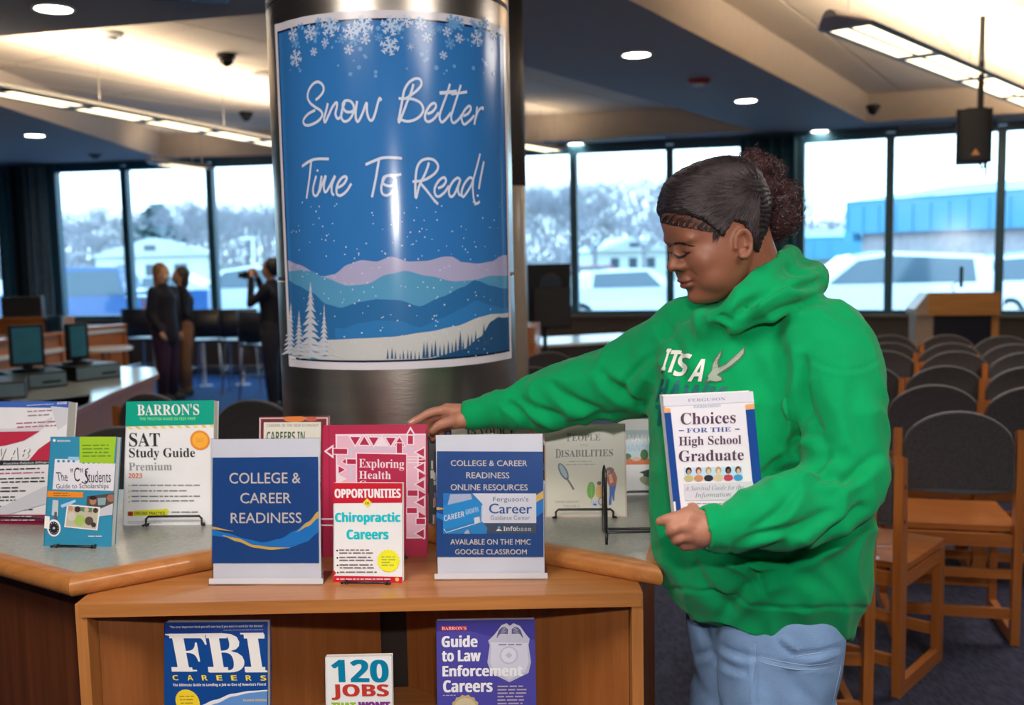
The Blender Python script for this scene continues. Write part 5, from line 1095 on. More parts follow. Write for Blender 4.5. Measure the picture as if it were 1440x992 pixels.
scr([(295, 405), (350, 360), (400, 290), (400, 210), (340, 155), (270, 175), (205, 260), (185, 360), (215, 440), (290, 505), (360, 550), (390, 610), (350, 680), (270, 735), (180, 760), (130, 730), (135, 670), (200, 595), (290, 550)], **A_)
scr([(465, 450), (440, 560), (412, 670), (430, 715), (470, 630), (530, 500), (585, 440), (590, 500), (570, 600), (600, 665), (640, 640), (665, 560)], **A_)
scr([(700, 440), (665, 530), (650, 640), (690, 705), (760, 680), (820, 580), (820, 480), (770, 420), (700, 420), (670, 480), (700, 555), (760, 575), (830, 555)], **A_)
scr([(870, 420), (850, 560), (855, 670), (885, 705), (940, 600), (1000, 445), (1005, 560), (1030, 660), (1075, 690), (1120, 590), (1175, 390), (1205, 415)], **A_)
scr([(310, 180), (280, 290), (220, 440), (160, 600), (105, 730)], **B_); scr([(105, 385), (200, 385), (270, 340), (360, 270), (420, 190), (400, 120), (330, 110), (240, 170), (180, 280), (150, 440), (120, 600), (105, 725)], **B_)
scr([(210, 380), (320, 400), (410, 450), (445, 540), (410, 620), (330, 680), (220, 705), (90, 665)], **B_)
scr([(500, 600), (570, 570), (620, 500), (600, 450), (540, 480), (480, 580), (470, 670), (515, 710), (590, 670), (660, 580)], **B_)
scr([(815, 180), (770, 330), (700, 520), (670, 640), (700, 715), (760, 670), (830, 580)], **B_); scr([(670, 308), (800, 300), (910, 285)], 4, **B_); scr([(830, 325), (940, 310), (1050, 292)], **B_)
scr([(965, 195), (920, 340), (860, 530), (830, 650), (860, 725), (930, 680), (985, 600)], **B_)
scr([(1000, 630), (1070, 590), (1105, 520), (1075, 490), (1010, 560), (975, 660), (1010, 745), (1090, 690), (1150, 620)], **B_)
scr([(1190, 495), (1175, 620), (1150, 750)], **B_); scr([(1155, 700), (1200, 570), (1240, 520), (1275, 515), (1260, 540)], **B_)
scr([(108, 340), (200, 275), (300, 238), (480, 235)], **C_); scr([(235, 270), (210, 500), (170, 790)], **C_); dot(415 + 322 * k1, 200 + 398 * k1, 1.9, (.70, .76, .92))
scr([(305, 470), (265, 620), (265, 720), (300, 750), (340, 690), (380, 470)], **C_); scr([(345, 700), (435, 470), (410, 600), (420, 690), (460, 670), (565, 470), (520, 600), (520, 700), (550, 745)], **C_)
scr([(600, 640), (680, 590), (725, 510), (700, 480), (640, 520), (590, 620), (590, 720), (640, 745), (720, 690), (790, 580)], **C_)
scr([(985, 315), (1100, 265), (1230, 220), (1400, 220), (1490, 228)], **C_); scr([(1172, 250), (1130, 500), (1075, 770)], **C_)
scr([(1330, 460), (1240, 490), (1225, 570), (1290, 610), (1370, 600), (1400, 540), (1360, 480), (1270, 480), (1210, 600), (1215, 710), (1280, 745), (1360, 690), (1400, 580)], **C_); scr([(1330, 460), (1400, 465), (1480, 450)], **C_)
scr([(525, 285), (480, 420), (390, 610), (345, 780), (335, 640), (350, 400), (400, 280), (490, 235), (590, 250), (650, 330), (620, 420), (520, 500), (420, 540), (295, 552)], **D_); scr([(400, 570), (480, 660), (580, 790), (650, 868)], **D_)
scr([(650, 645), (720, 610), (760, 540), (730, 495), (660, 540), (605, 640), (610, 730), (660, 760), (740, 700), (800, 610)], **D_)
scr([(960, 530), (920, 500), (850, 560), (800, 670), (820, 760), (880, 720), (960, 520), (925, 640), (940, 730), (975, 740)], **D_)
scr([(1130, 510), (1080, 500), (1010, 590), (975, 700), (995, 765), (1050, 700), (1120, 570), (1190, 330), (1232, 160)], **D_); scr([(1140, 510), (1130, 650), (1150, 820), (1185, 860), (1225, 830)], **D_)
scr([(1285, 270), (1250, 440), (1213, 655)], 3.6, **D_); dot(550 + 1198 * k1, 200 + 748 * k1, 1.9, (.70, .76, .92))
nx()
for k in range(230): dot(rr.uniform(410, 703), rr.uniform(284, 505), rr.uniform(.7, 1.25), (.62, .72, .90))
nx()
for k in range(26):                                                              # dark firs
    px = 545 + k * 5.6 + rr.uniform(-1, 1); yb_ = 506 - max(0, (px - 600)) * .20; h_ = rr.uniform(12, 24) * (1.35 if px > 590 else .7); wq = h_ * .14
    for j in range(6):
        y0 = yb_ - h_ + j * h_ / 6.5; ww = wq * (j + 1) / 6; pp.poly(ptx([(px, y0 - h_ * .12), (px + ww, y0 + h_ * .13), (px - ww, y0 + h_ * .13)]), (.03, .10, .22))
nx()
def fir(px, yt, yb_, wq):
    n_ = 11
    for j in range(n_):
        f_ = (j + 1) / n_; y0 = yt + (yb_ - yt) * j / n_; h_ = (yb_ - yt) / n_; ww = wq * f_ * rr.uniform(.8, 1.1)
        pp.poly(ptx([(px, y0 - h_ * .4), (px + ww, y0 + h_ * 1.15), (px + ww * .2, y0 + h_ * .8), (px - ww * .2, y0 + h_ * .85), (px - ww, y0 + h_ * 1.1)]), (.62, .64, .72))
        if j > 2: pp.poly(ptx([(px + ww * .1, y0 + h_ * .9), (px + ww * .7, y0 + h_ * 1.12), (px - ww * .3, y0 + h_ * 1.2)]), (.10, .30, .45))
fir(438, 400, 504, 20); fir(422, 438, 500, 10); fir(457, 430, 500, 9); fir(411, 428, 498, 8)
pp.poly(ptx([(410, 500), (440, 494), (470, 500), (490, 507), (412, 505)]), (.66, .67, .74))
pp.build('poster_print', POS)

# ================================================================== THE WOMAN
def np_mesh(me):
    V = np.empty(len(me.vertices) * 3, np.float32); me.vertices.foreach_get('co', V); return V.reshape(-1, 3).astype(float)
def remesh(mb, vox, smooth=3, name='tmp'):
    me = bpy.data.meshes.new(name); me.from_pydata([v[:] for v in mb.v], [], mb.f); o = bpy.data.objects.new(name, me)
    tmp = bpy.data.scenes.new('tmp'); tmp.collection.objects.link(o)
    m = o.modifiers.new('r', 'REMESH'); m.mode = 'VOXEL'; m.voxel_size = vox; m.adaptivity = 0
    tmp.view_layers[0].update(); dg = tmp.view_layers[0].depsgraph
    r = bpy.data.meshes.new_from_object(o.evaluated_get(dg)); bpy.data.objects.remove(o); bpy.data.meshes.remove(me); bpy.data.scenes.remove(tmp)
    E = np.empty(len(r.edges) * 2, np.int64); r.edges.foreach_get('vertices', E); E = E.reshape(-1, 2); V = np_mesh(r)
    deg = np.bincount(E.ravel(), minlength=len(V))[:, None]
    def lap(V, k, lam=.5):
        for _ in range(k):
            S = np.zeros_like(V)
            for c_ in range(3): S[:, c_] = np.bincount(E[:, 0], V[E[:, 1], c_], len(V)) + np.bincount(E[:, 1], V[E[:, 0], c_], len(V))
            V = V + lam * (S / np.maximum(deg, 1) - V)
        return V
    V = lap(V, smooth); setv(r, V); return r, V, lap
def setv(me, V): me.vertices.foreach_set('co', V.astype(np.float32).ravel()); me.update()
def normals(me):
    N = np.empty(len(me.vertices) * 3, np.float32); me.vertices.foreach_get('normal', N); return N.reshape(-1, 3).astype(float)
CMi = np.array(CM.transposed())
def topx(V):
    q_ = (V - np.array(CAM)) @ CMi.T; return 720 + F * q_[:, 0] / -q_[:, 2], 496 - F * q_[:, 1] / -q_[:, 2]
def taper(m, pts, rs, n=20, sub=5):
    """closed tapering limb through pixel-anchored points"""
    P = catmull([tuple(p) for p in pts], sub); k = len(pts); rr_ = np.interp(np.linspace(0, k - 1, len(P)), range(k), rs)
    m.tube([Vector(p) for p in P], list(rr_), n); m.ell(P[0], (rr_[0],) * 3, n, 10); m.ell(P[-1], (rr_[-1],) * 3, n, 10)
WOMAN = thing('person', 'young woman in a bright green hooded sweatshirt and light blue jeans holding a book', 'person', (at(1085, 900, 1.92).x, 1.92, 0))
WO = np.array(WOMAN.location)
def finish(me, name, mat, parent=WOMAN, smooth=True, V=None):
    V = np_mesh(me) if V is None else V; setv(me, V - WO); me.materials.clear()
    for m_ in (mat if isinstance(mat, (list, tuple)) else [mat]): me.materials.append(m_)
    me.polygons.foreach_set('use_smooth', [smooth] * len(me.polygons)); me.name = name
    o = bpy.data.objects.new(name, me); COL.objects.link(o); o.parent = parent; return o
# --- head frame: f forward, l toward her left (near side), u up
psi, th = R(17), R(17)
fv = np.array([-math.cos(psi) * math.cos(th), -math.sin(psi) * math.cos(th), -math.sin(th)])
lv = np.array([math.sin(psi), -math.cos(psi), 0.]); lv /= np.linalg.norm(lv); uv = np.cross(fv, lv); uv /= np.linalg.norm(uv)
if uv[2] < 0: uv = -uv
EARL = np.array([.006, .077, -.022])
HO = np.array(at(1040, 341, 1.775)) - (fv * EARL[0] + lv * EARL[1] + uv * EARL[2])
HS = 1.0
def hw(f, l, u): return HO + (fv * f + lv * l + uv * u) * HS
#            u      front  back   halfw
SK = [(.126, .006, -.012, .012), (.121, .040, -.045, .040), (.108, .068, -.074, .060), (.086, .084, -.090, .072), (.062, .095, -.098, .078), (.040, .099, -.100, .080),
      (.018, .0965, -.098, .080), (.002, .091, -.090, .079), (-.018, .090, -.078, .0785), (-.038, .091, -.064, .077), (-.058, .089, -.050, .073), (-.080, .085, -.036, .066), (-.098, .082, -.018, .055), (-.111, .072, -.002, .042), (-.118, .052, .010, .024)]
_u = [s_[0] for s_ in SK][::-1]
def sk(u): return [float(np.interp(u, _u, [s_[k] for s_ in SK][::-1])) for k in (1, 2, 3)]
def skull(m, off=0., mask=None, nu=64, na=96, wave=None):
    us = np.concatenate([np.linspace(-.118, .126, nu)]); V = []
    fr = np.array([sk(u) for u in us])
    for _ in range(3): fr[1:-1] = (fr[:-2] + 2 * fr[1:-1] + fr[2:]) / 4
    for u, (a, b, w_) in zip(us, fr):
        c0 = (a + b) / 2; ra = (a - b) / 2
        for j in range(na):
            t = 2 * PI * j / na; ct, st = math.cos(t), math.sin(t); ex = 2.25 if ct > 0 else 2.0
            k_ = (abs(ct) ** ex + abs(st) ** ex) ** (-1 / ex); f_ = c0 + ra * ct * k_; l_ = w_ * st * k_
            n_ = Vector((ct / max(ra, .02), st / max(w_, .02), 0)).normalized(); nz_ = max(-.9, min(.95, (u - .03) / .11)); n3 = Vector((n_.x * (1 - abs(nz_) ** 3), n_.y * (1 - abs(nz_) ** 3), nz_)).normalized()
            h_ = off if mask is None else mask(f_, l_, u)
            V.append(hw(f_ + n3.x * h_, l_ + n3.y * h_, u + n3.z * h_))
    Fs = [(i * na + j, i * na + (j + 1) % na, (i + 1) * na + (j + 1) % na, (i + 1) * na + j) for i in range(nu - 1) for j in range(na)]
    Fs.append(list(range(na))[::-1]); Fs.append([(nu - 1) * na + j for j in range(na)]); m.add([Vector(v) for v in V], Fs)
body = MB(); skull(body)
HR = Matrix((tuple(fv), tuple(lv), tuple(uv))).transposed()
def he(f, l, u, r): body.ell(hw(f, l, u), [q_ * HS for q_ in r], 18, 12, T=HR)
taper(body, [hw(.085, 0, -.003), hw(.094, 0, -.020), hw(.1015, 0, -.030)], [.0080, .0100, .0125]); he(.1055, 0, -.0345, (.0125, .0140, .0105))
for s_ in (-1, 1):
    he(.0965, s_ * .0155, -.038, (.0125, .0095, .0088)); he(.058, s_ * .038, -.034, (.034, .032, .034)); he(.0770, s_ * .031, -.009, (.0150, .0190, .0125)); he(.082, s_ * .030, .010, (.013, .028, .010)); he(.046, s_ * .038, -.066, (.040, .032, .036))
he(.0930, 0, -.0640, (.0105, .024, .0060)); he(.0910, 0, -.0760, (.0105, .021, .0072)); he(.079, 0, -.101, (.016, .022, .016)); he(.088, 0, -.054, (.008, .018, .010))
he(.045, 0, -.102, (.045, .045, .022))
# ears
for s_ in (-1, 1):
    E_ = [hw(.004 + .0140 * math.cos(a) - .004 * math.sin(a), s_ * (.082 + .009 * (1 - math.cos(a)) * .5), -.024 + .0240 * math.sin(a)) for a in np.linspace(.1, 1.72 * PI, 14)]
    body.tube([Vector(v) for v in E_], [.0038] * 9 + [.0045, .0054, .0060, .0056, .0045], 10)
    body.ell(hw(.006, s_ * .078, -.022), (.014, .006, .022), 14, 10, T=HR); body.ell(hw(.007, s_ * .084, -.044), (.0085, .005, .008), 12, 8, T=HR)
    E2 = [hw(.000 + .0065 * math.cos(a), s_ * .0865, -.018 + .014 * math.sin(a)) for a in np.linspace(.6, 1.5 * PI, 9)]; body.tube([Vector(v) for v in E2], 0.0022, 8)
    body.ell(hw(.0190, s_ * .082, -.028), (.0035, .004, .005), 10, 8, T=HR)
nb = at(1082, 452, 1.90)
taper(body, [hw(-.035, 0, -.02), hw(-.040, 0, -.07), nb, at(1085, 520, 1.92)], [.060, .058, .062, .10])
# torso core, legs and arms beneath the clothes
taper(body, [at(1070, 500, 1.93), at(1068, 600, 1.93), at(1072, 760, 1.94), at(1082, 850, 1.95)], [.115, .12, .12, .10], 28)
LSH, LEL, LWR = at(1168, 482, 1.82), at(1188, 655, 1.73), at(1004, 744, 1.61)
RSH, REL, RWR = at(975, 482, 2.02), at(835, 545, 2.12), at(655, 584, 2.19)
taper(body, [LSH, at(1184, 570, 1.77), LEL, at(1100, 712, 1.66), LWR], [.055, .05, .042, .036, .026]); taper(body, [RSH, REL, at(740, 572, 2.16), RWR], [.055, .045, .031, .0225])
NH, FH = at(1098, 905, 1.87), at(1040, 905, 2.04)
NK, FK = Vector((NH.x + .02, 1.85, .47)), Vector((FH.x - .03, 2.06, .47)); NA, FA = Vector((NH.x + .04, 1.90, .10)), Vector((FH.x - .02, 2.10, .10))
for a_, b_, c_ in ((NH, NK, NA), (FH, FK, FA)): taper(body, [a_, (a_ + b_) / 2, b_, (b_ + c_) / 2 + Vector((.01, .01, 0)), c_], [.070, .064, .050, .046, .033])
for A__ in (NA, FA): taper(body, [A__ + Vector((.03, .01, -.05)), A__ + Vector((-.05, -.02, -.06)), A__ + Vector((-.14, -.05, -.075))], [.030, .030, .020])
# hands: palm and five fingers each
def finger(pts, rs): taper(body, [at(*p) for p in pts], rs, 12, 4)
def palm(pts, rs):
    for a_, b_ in pts: taper(body, [at(*a_), at(*b_)], rs, 14, 4)
# left hand around the lower edge of the book
palm([((1004, 744, 1.605), (968, 727, 1.592)), ((1004, 744, 1.605), (964, 738, 1.588)), ((1003, 747, 1.605), (965, 750, 1.592)), ((1003, 750, 1.61), (972, 760, 1.602))], [.0245, .0175])
palm([((985, 745, 1.60), (975, 744, 1.598))], [.030, .026])
finger([(968, 724, 1.592), (953, 727, 1.588), (939, 730.5, 1.590), (928, 733.5, 1.596)], [.0112, .0102, .0092, .0078])
finger([(963, 737, 1.588), (948, 743, 1.580), (944, 749, 1.590), (953, 752, 1.612)], [.0118, .0108, .0100, .0085])
finger([(965, 751, 1.590), (954, 757, 1.584), (952, 761, 1.598), (962, 762, 1.616)], [.0112, .0102, .0092, .008])
finger([(974, 761, 1.602), (964, 767, 1.598), (963, 769, 1.610), (972, 768, 1.625)], [.0102, .0090, .0082, .007])
finger([(990, 732, 1.612), (975, 718, 1.655), (968, 702, 1.690), (964, 690, 1.694)], [.0135, .0115, .0105, .0090])
# right hand resting on the crimson book
palm([((655, 583, 2.19), (629, 577, 2.200)), ((655, 583, 2.19), (627, 583, 2.207)), ((655, 585, 2.19), (630, 589, 2.215)), ((656, 587, 2.19), (637, 595, 2.220))], [.0250, .0160])
palm([((650, 590, 2.175), (638, 594, 2.17))], [.020, .017])
finger([(629, 576.5, 2.200), (607, 580, 2.195), (590, 588.5, 2.190), (577, 595, 2.186)], [.0118, .0104, .0092, .0078])
finger([(627, 583, 2.207), (607, 589, 2.215), (600, 599, 2.222), (600, 611, 2.225)], [.0115, .0105, .0092, .008])
finger([(630, 589, 2.215), (614, 596, 2.228), (609, 606, 2.232), (609, 617, 2.232)], [.011, .010, .009, .008])
finger([(637, 595, 2.220), (624, 602, 2.236), (620, 610, 2.238), (620, 618, 2.238)], [.010, .009, .008, .007])
finger([(644, 592, 2.172), (630, 594, 2.155), (617, 599, 2.152), (609, 606, 2.158)], [.0150, .0125, .0110, .0088])
SKIN = M('warm_brown_skin', (.235, .088, .050), rough=.46, var=.05, vs=30, bump=.04, bs=350, spec=.4)
SKIN.node_tree.nodes['Principled BSDF'].inputs['Subsurface Weight'].default_value = .12
SKIN.node_tree.nodes['Principled BSDF'].inputs['Subsurface Radius'].default_value = (.012, .004, .002)
me, V, lap = remesh(body, .0026, 3)
# skin tone painted in: lips, eye socket shadow, lighter hands
def hl(V): d_ = (V - HO) / HS; return d_ @ fv, d_ @ lv, d_ @ uv
f_, l_, u_ = hl(V)
_g = lambda x, c_, s_: np.exp(-((x - c_) / s_) ** 2)
hm_ = np.clip((u_ + .135) / .02, 0, 1) * np.clip((.085 - np.abs(l_)) / .012, 0, 1) * np.clip((f_ - .030) / .012, 0, 1) * (np.linalg.norm(V - HO, axis=1) < .20)
keep = np.clip(_g(u_, -.030, .022) * _g(l_, 0, .024) * (f_ > .088) * 1.4 + _g(u_, -.070, .013) * _g(l_, 0, .024) * (f_ > .078) * 1.3 + (_g(l_, .031, .016) + _g(l_, -.031, .016)) * _g(u_, -.010, .012) * .8, 0, 1)
wS = (hm_ * (1 - keep))[:, None]; V = V + wS * (lap(V, 45) - V); V = V + .35 * hm_[:, None] * (lap(V, 3) - V); setv(me, V); f_, l_, u_ = hl(V); N_ = normals(me)
g = lambda x, c_, s_: np.exp(-((x - c_) / s_) ** 2)
isf = (f_ > .05) & (np.abs(l_) < .08)
V = V - N_ * (.0048 * g(u_, -.0700, .0017) * g(l_, 0, .022) * isf)[:, None]                        # mouth line
for s_ in (-1, 1):
    V = V - N_ * (.0032 * g(u_, -.0160, .0018) * g(l_, s_ * .031, .015) * isf)[:, None]           # lid line
    V = V - N_ * (.0018 * g(u_, .0010, .0030) * g(l_, s_ * .029, .017) * isf)[:, None]              # lid crease
    V = V - N_ * (.0050 * g(u_, -.0445, .003) * g(l_, s_ * .0085, .0045) * g(f_, .106, .012))[:, None]   # nostril
    V = V - N_ * (.0010 * np.exp(-(((u_ + .050) + (np.abs(l_) - .028) * .9) / .0035) ** 2) * g(l_, s_ * .030, .012) * isf)[:, None]
V = lap(V, 1, .4); setv(me, V)
BODYV = V.copy(); bodybvh = BVHTree.FromPolygons([Vector(v) for v in V], [tuple(p.vertices) for p in me.polygons])
at_ = me.attributes.new('tone', 'FLOAT_COLOR', 'POINT'); tone = np.ones((len(V), 4), np.float32)
lip = np.clip(g(u_, -.0645, .0055) + g(u_, -.0760, .0062), 0, 1) * g(l_, 0, .019) ** .5 * (f_ > .078) * (np.abs(l_) < .027); lip = np.clip(lip * 1.3, 0, 1)
for c_, v_ in enumerate((.80, .62, .72)): tone[:, c_] *= 1 - lip * (1 - v_)
under = np.clip(g(u_, -.004, .010) * np.clip(g(l_, .031, .018) + g(l_, -.031, .018), 0, 1) * (f_ > .06), 0, 1) * .30; tone[:, :3] *= (1 - under)[:, None]  # eye socket shadow darkened into the skin colour
wv = np.array([noise.noise(Vector((a_ * 60, b_ * 40, c_ * 200))) if (a_ > .03 and c_ > 0) else 0 for a_, b_, c_ in zip(f_, l_, u_)])
loE = np.interp(f_, [.02, .044, .08, .105], [-.02, .004, .034, .054]); hiE = loE + .022; edge = np.clip((u_ - loE + wv * .006) / .006, 0, 1) * (f_ > .03) * (u_ < .12); edge = edge * (.55 + .35 * np.clip(wv * 3 + .5, 0, 1))
tone[:, 0] *= 1 - edge * .80; tone[:, 1] *= 1 - edge * .80; tone[:, 2] *= 1 - edge * .70
hand = V[:, 2] < 1.32; hand &= V[:, 2] > .9; tone[hand, 0] *= 1.75; tone[hand, 1] *= 2.0; tone[hand, 2] *= 2.2
at_.data.foreach_set('color', tone.ravel())
nt = SKIN.node_tree; an = nt.nodes.new('ShaderNodeAttribute'); an.attribute_name = 'tone'; mx = nt.nodes.new('ShaderNodeMix'); mx.data_type = 'RGBA'; mx.blend_type = 'MULTIPLY'; mx.inputs[0].default_value = 1
bs_ = nt.nodes['Principled BSDF']; src = bs_.inputs['Base Color'].links[0].from_socket; nt.links.new(src, mx.inputs[6]); nt.links.new(an.outputs['Color'], mx.inputs[7]); nt.links.new(mx.outputs[2], bs_.inputs['Base Color'])
finish(me, 'body', SKIN)
# --- projected fine features (brow, lashes, nails)
def cast(px, py, bvh, off):
    d = ray(px, py); h = bvh.ray_cast(CAM + d * .5, d, 4)
    return (h[0] + h[1] * (off if h[1].dot(d) < 0 else -off)) if h[0] else None
HAIR = M('black_brown_hair', (.014, .009, .011), rough=.50, var=.5, vs=60, bump=.3, bs=260, spec=.35); HAIRS = M('hair_strand_brown', (.026, .016, .017), rough=.40, var=.5, vs=60, spec=.5); HAIR2 = M('curly_dark_auburn_hair', (.050, .017, .019), rough=.45, var=.5, vs=20)
def strand(m, pts, r, bvh=bodybvh, off=.0006, sub=5):
    P = []
    for x, y in catmull(pts, sub):
        q_ = cast(x, y, bvh, off)
        if q_ is not None: P.append(Vector(q_) - Vector(WO))
    if len(P) > 2: m.tube(P, [r * (1 - .7 * abs(i / (len(P) - 1) * 2 - 1) ** 2) for i in range(len(P))], 5)
m = MB(); rr = random.Random(3)
for k in range(60):
    t_ = rr.random(); x = 937 + 36 * t_; y = 346.5 - 5.5 * math.sin(min(1, t_ * 1.7) * PI * .55) + 7.5 * max(0, t_ - .45) * 1.2 + rr.uniform(-1.7, 1.5) * (1 - t_ * .7)
    strand(m, [(x, y + 1.2), (x + 2.6, y - .1), (x + 5, y + .4 + t_)], .00045)
m.build('eyebrow', HAIR, WOMAN, smooth=True)
m = MB()
for k in range(9): strand(m, [(946 + k * .3, 356 + k * .4), (954, 360.4 + k * .35), (962, 359 + k * .3), (970, 354 + k * .2)], .0007)
for k in range(14): x = 947 + k * 1.5; y = 357.5 + 3 * math.sin(k / 13 * PI) ; strand(m, [(x, y), (x - 1.6, y + 2.6), (x - 3.6, y + 4.0)], .00035, off=.0012)
m.build('eyelashes', HAIR, WOMAN, smooth=True)
NAIL = M('finger_nail', (.62, .38, .32), rough=.25, coat=.4, var=.02); m = MB()
for cx, cy, a_, rx, ry in ((931, 729.6, -.25, 4.6, 2.8), (611, 601.5, .9, 4.5, 2.4), (580, 592.5, .5, 4.0, 1.8)):
    ring = [cast(cx + rx * math.cos(k * .7854) * math.cos(a_) - ry * math.sin(k * .7854) * math.sin(a_), cy + rx * math.cos(k * .7854) * math.sin(a_) * -1 + ry * math.sin(k * .7854) * math.cos(a_), bodybvh, .0007) for k in range(8)]; cc = cast(cx, cy, bodybvh, .0011)
    if cc is not None and all(q_ is not None for q_ in ring) and max((Vector(q_) - Vector(cc)).length for q_ in ring) < .02: m.add([Vector(cc) - Vector(WO)] + [Vector(q_) - Vector(WO) for q_ in ring], [(0, k + 1, (k + 1) % 8 + 1) for k in range(8)])
if m.v: m.build('nails', NAIL, WOMAN, smooth=True)
# --- hair
HLN = [(-.115, -.075), (-.060, -.080), (-.036, -.066), (-.022, -.046), (-.014, -.016), (-.010, .000), (.008, .012), (.024, .000), (.034, -.010), (.046, .012), (.060, .032), (.080, .048), (.095, .058), (.105, .062)]
def hmask(f, l, u):
    ln = np.interp(f, [q_[0] for q_ in HLN], [q_[1] for q_ in HLN]); t = (u - ln + .003 * noise.noise(Vector((f * 160, l * 90, u * 90)))) / .014; t = max(0., min(1., t))
    s = t * t * (3 - 2 * t); h_ = -.0025 + s * .0082
    if s > 0:
        wv_ = noise.noise(Vector((f * 60, l * 60, u * 60))) * .0012 + math.sin((u - f * .5) * 620 + 9 * noise.noise(Vector((f * 22, l * 22, u * 22)))) * .0007 + noise.noise(Vector((f * 140, l * 140, u * 200))) * .0008
        h_ += s * wv_
        bk = max(0, min(1, (-.01 - f) / .08)); h_ += s * bk * .006
    return h_
m = MB(); skull(m, mask=hmask, nu=150, na=230); m.v = [v - Vector(WO) for v in m.v]
hso = m.build('hair', HAIR, WOMAN, smooth=True)
hairbvh = BVHTree.FromPolygons([v + Vector(WO) for v in m.v], m.f); ms = MB(); bx, by = 1070, 262
for k in range(620):
    ph_ = -2.85 + 3.75 * (k / 620) + rr.uniform(-.01, .01); w0 = rr.uniform(0, 6.28); wa = rr.uniform(.8, 2.6); fr_ = rr.uniform(.07, .16); r0, r1 = rr.uniform(12, 60), rr.uniform(70, 168); bend = rr.uniform(-5, 5); pts = []
    a0 = 1.60 + 3.15 * ((ph_ + 2.85) / 3.75)
    for i in range(12):
        d_ = r0 + (r1 - r0) * i / 11; x = bx + d_ * math.cos(a0) * 1.0; y = by - d_ * math.sin(a0) * -1 * .78 ; y += wa * math.sin(w0 + d_ * fr_) + bend * (i / 11) ** 2 + (d_ / 150) ** 2 * 12 * math.sin(a0 + .2)
        q_ = cast(x, y, hairbvh, .0003); qb = cast(x, y, bodybvh, 0)
        if q_ is None or (qb is not None and (Vector(qb) - CAM).length < (Vector(q_) - CAM).length): break
        pts.append(Vector(q_) - Vector(WO))
    if len(pts) > 3 and max((pts[i + 1] - pts[i]).length for i in range(len(pts) - 1)) < .04: ms.tube(pts, rr.uniform(.0004, .0009), 4, cap=False)
ms.build('hair_strands', HAIRS, hso, smooth=True, kind='stuff')
m = MB()
for k in range(60):
    t_ = rr.random(); x = 925 + 76 * t_; y = 309 + 15 * t_ ** .8; hh = rr.uniform(5, 13)
    strand(m, [(x + hh * .5, y - hh), (x - 1, y - hh * .4), (x - 1 + rr.uniform(-1, 1), y + 1.5), (x + 4, y + 2.5 + rr.uniform(-1, 1)), (x + 7.5, y - 1)], rr.uniform(.0004, .0009), off=.0004)
for k in range(40):
    x = 1002 + rr.random() * 9; y = 327 + rr.random() * 12; strand(m, [(x, y - 9), (x + 1, y - 3), (x - 1, y + 4)], .0004)
m.build('edge_curls', HAIR, WOMAN, smooth=True)
lobes = [(at(1058, 236, 1.90), .034), (at(1080, 222 + 24, 1.93), .032), (at(1094, 281, 1.91), .042), (at(1100, 305, 1.90), .035), (at(1074, 268, 1.90), .038), (at(1088, 318, 1.93), .030)]
m = MB()
for c_, r_ in lobes: m.ell(Vector(c_) - Vector(WO), (r_ * .84,) * 3, 18, 12)
core = m.build('hair_bun', HAIR2, WOMAN, smooth=True)
V_, F_ = [], []; rs_ = np.random.default_rng(5); ns, sg = 3400, 12
for k in range(ns):
    c_, r_ = lobes[k % len(lobes)]; d = rs_.normal(size=3); d /= np.linalg.norm(d); t1 = np.cross(d, rs_.normal(size=3)); t1 /= np.linalg.norm(t1); t2 = np.cross(d, t1)
    base = np.array(c_) + d * r_ * rs_.uniform(.55, .84); L_ = r_ * rs_.uniform(.22, .50) * (1.35 if rs_.random() < .10 else 1); hr = rs_.uniform(.0025, .006); ph = rs_.uniform(0, 6.28); tw = rs_.uniform(7, 13); dr = t1 * rs_.uniform(-.6, .6) + d
    s0 = np.linspace(0, 1, sg)[:, None]; P = base + dr * L_ * s0 + (t1 * np.cos(ph + tw * s0) + t2 * np.sin(ph + tw * s0)) * hr
    q0 = len(V_) ; rad = rs_.uniform(.00028, .00055)
    for i in range(sg):
        for a in (0, 2.094, 4.189): V_.append(P[i] + (t1 * math.cos(a) + t2 * math.sin(a)) * rad + d * rad * math.sin(a) - WO)
    for i in range(sg - 1):
        for j in range(3): F_.append((q0 + i * 3 + j, q0 + i * 3 + (j + 1) % 3, q0 + i * 3 + 3 + (j + 1) % 3, q0 + i * 3 + 3 + j))
m = MB(); m.v = V_; m.f = F_; m.v = [Vector(v) for v in V_]; m.m = [0] * len(F_); m.build('bun_curls', HAIR2, WOMAN, kind='stuff')
# --- sweatshirt
hd = MB(); rings = [(906, 962, 1198, .160), (893, 957, 1203, .166), (872, 944, 1211, .176), (850, 933, 1218, .185), (800, 917, 1225, .192), (740, 914, 1226, .194), (680, 912, 1226, .190), (620, 911, 1222, .182), (560, 911, 1215, .172), (510, 916, 1200, .155), (475, 930, 1182, .138), (448, 955, 1165, .118), (428, 985, 1145, .10), (412, 1005, 1130, .085)]
V_ = []; nr = 60
for y, xl, xr, ry in rings:
    Yc = 1.935; c_ = at((xl + xr) / 2, y, Yc); rx = (xr - xl) / 2 / (F / Yc) * 1.0
    for j in range(nr):
        a = 2 * PI * j / nr; ca, sa = math.cos(a), math.sin(a); k_ = (abs(ca) ** 2.35 + abs(sa) ** 2.35) ** (-1 / 2.35)
        vx, vy = c_.x + rx * ca * k_, c_.y + ry * sa * k_; pxx = (xl + xr) / 2 + (xr - xl) / 2 * ca * k_
        hm = max(0, min(1, (y - 780) / 120)); py_ = y - 28 * hm * max(0, min(1, (1065 - pxx) / 105)) ** 1.2 + 2 * hm
        fr_ = min(vy, Yc) if y > 600 else Yc + (min(vy, Yc) - Yc) * .5; V_.append(Vector((vx, vy, at(pxx, py_, fr_).z)))
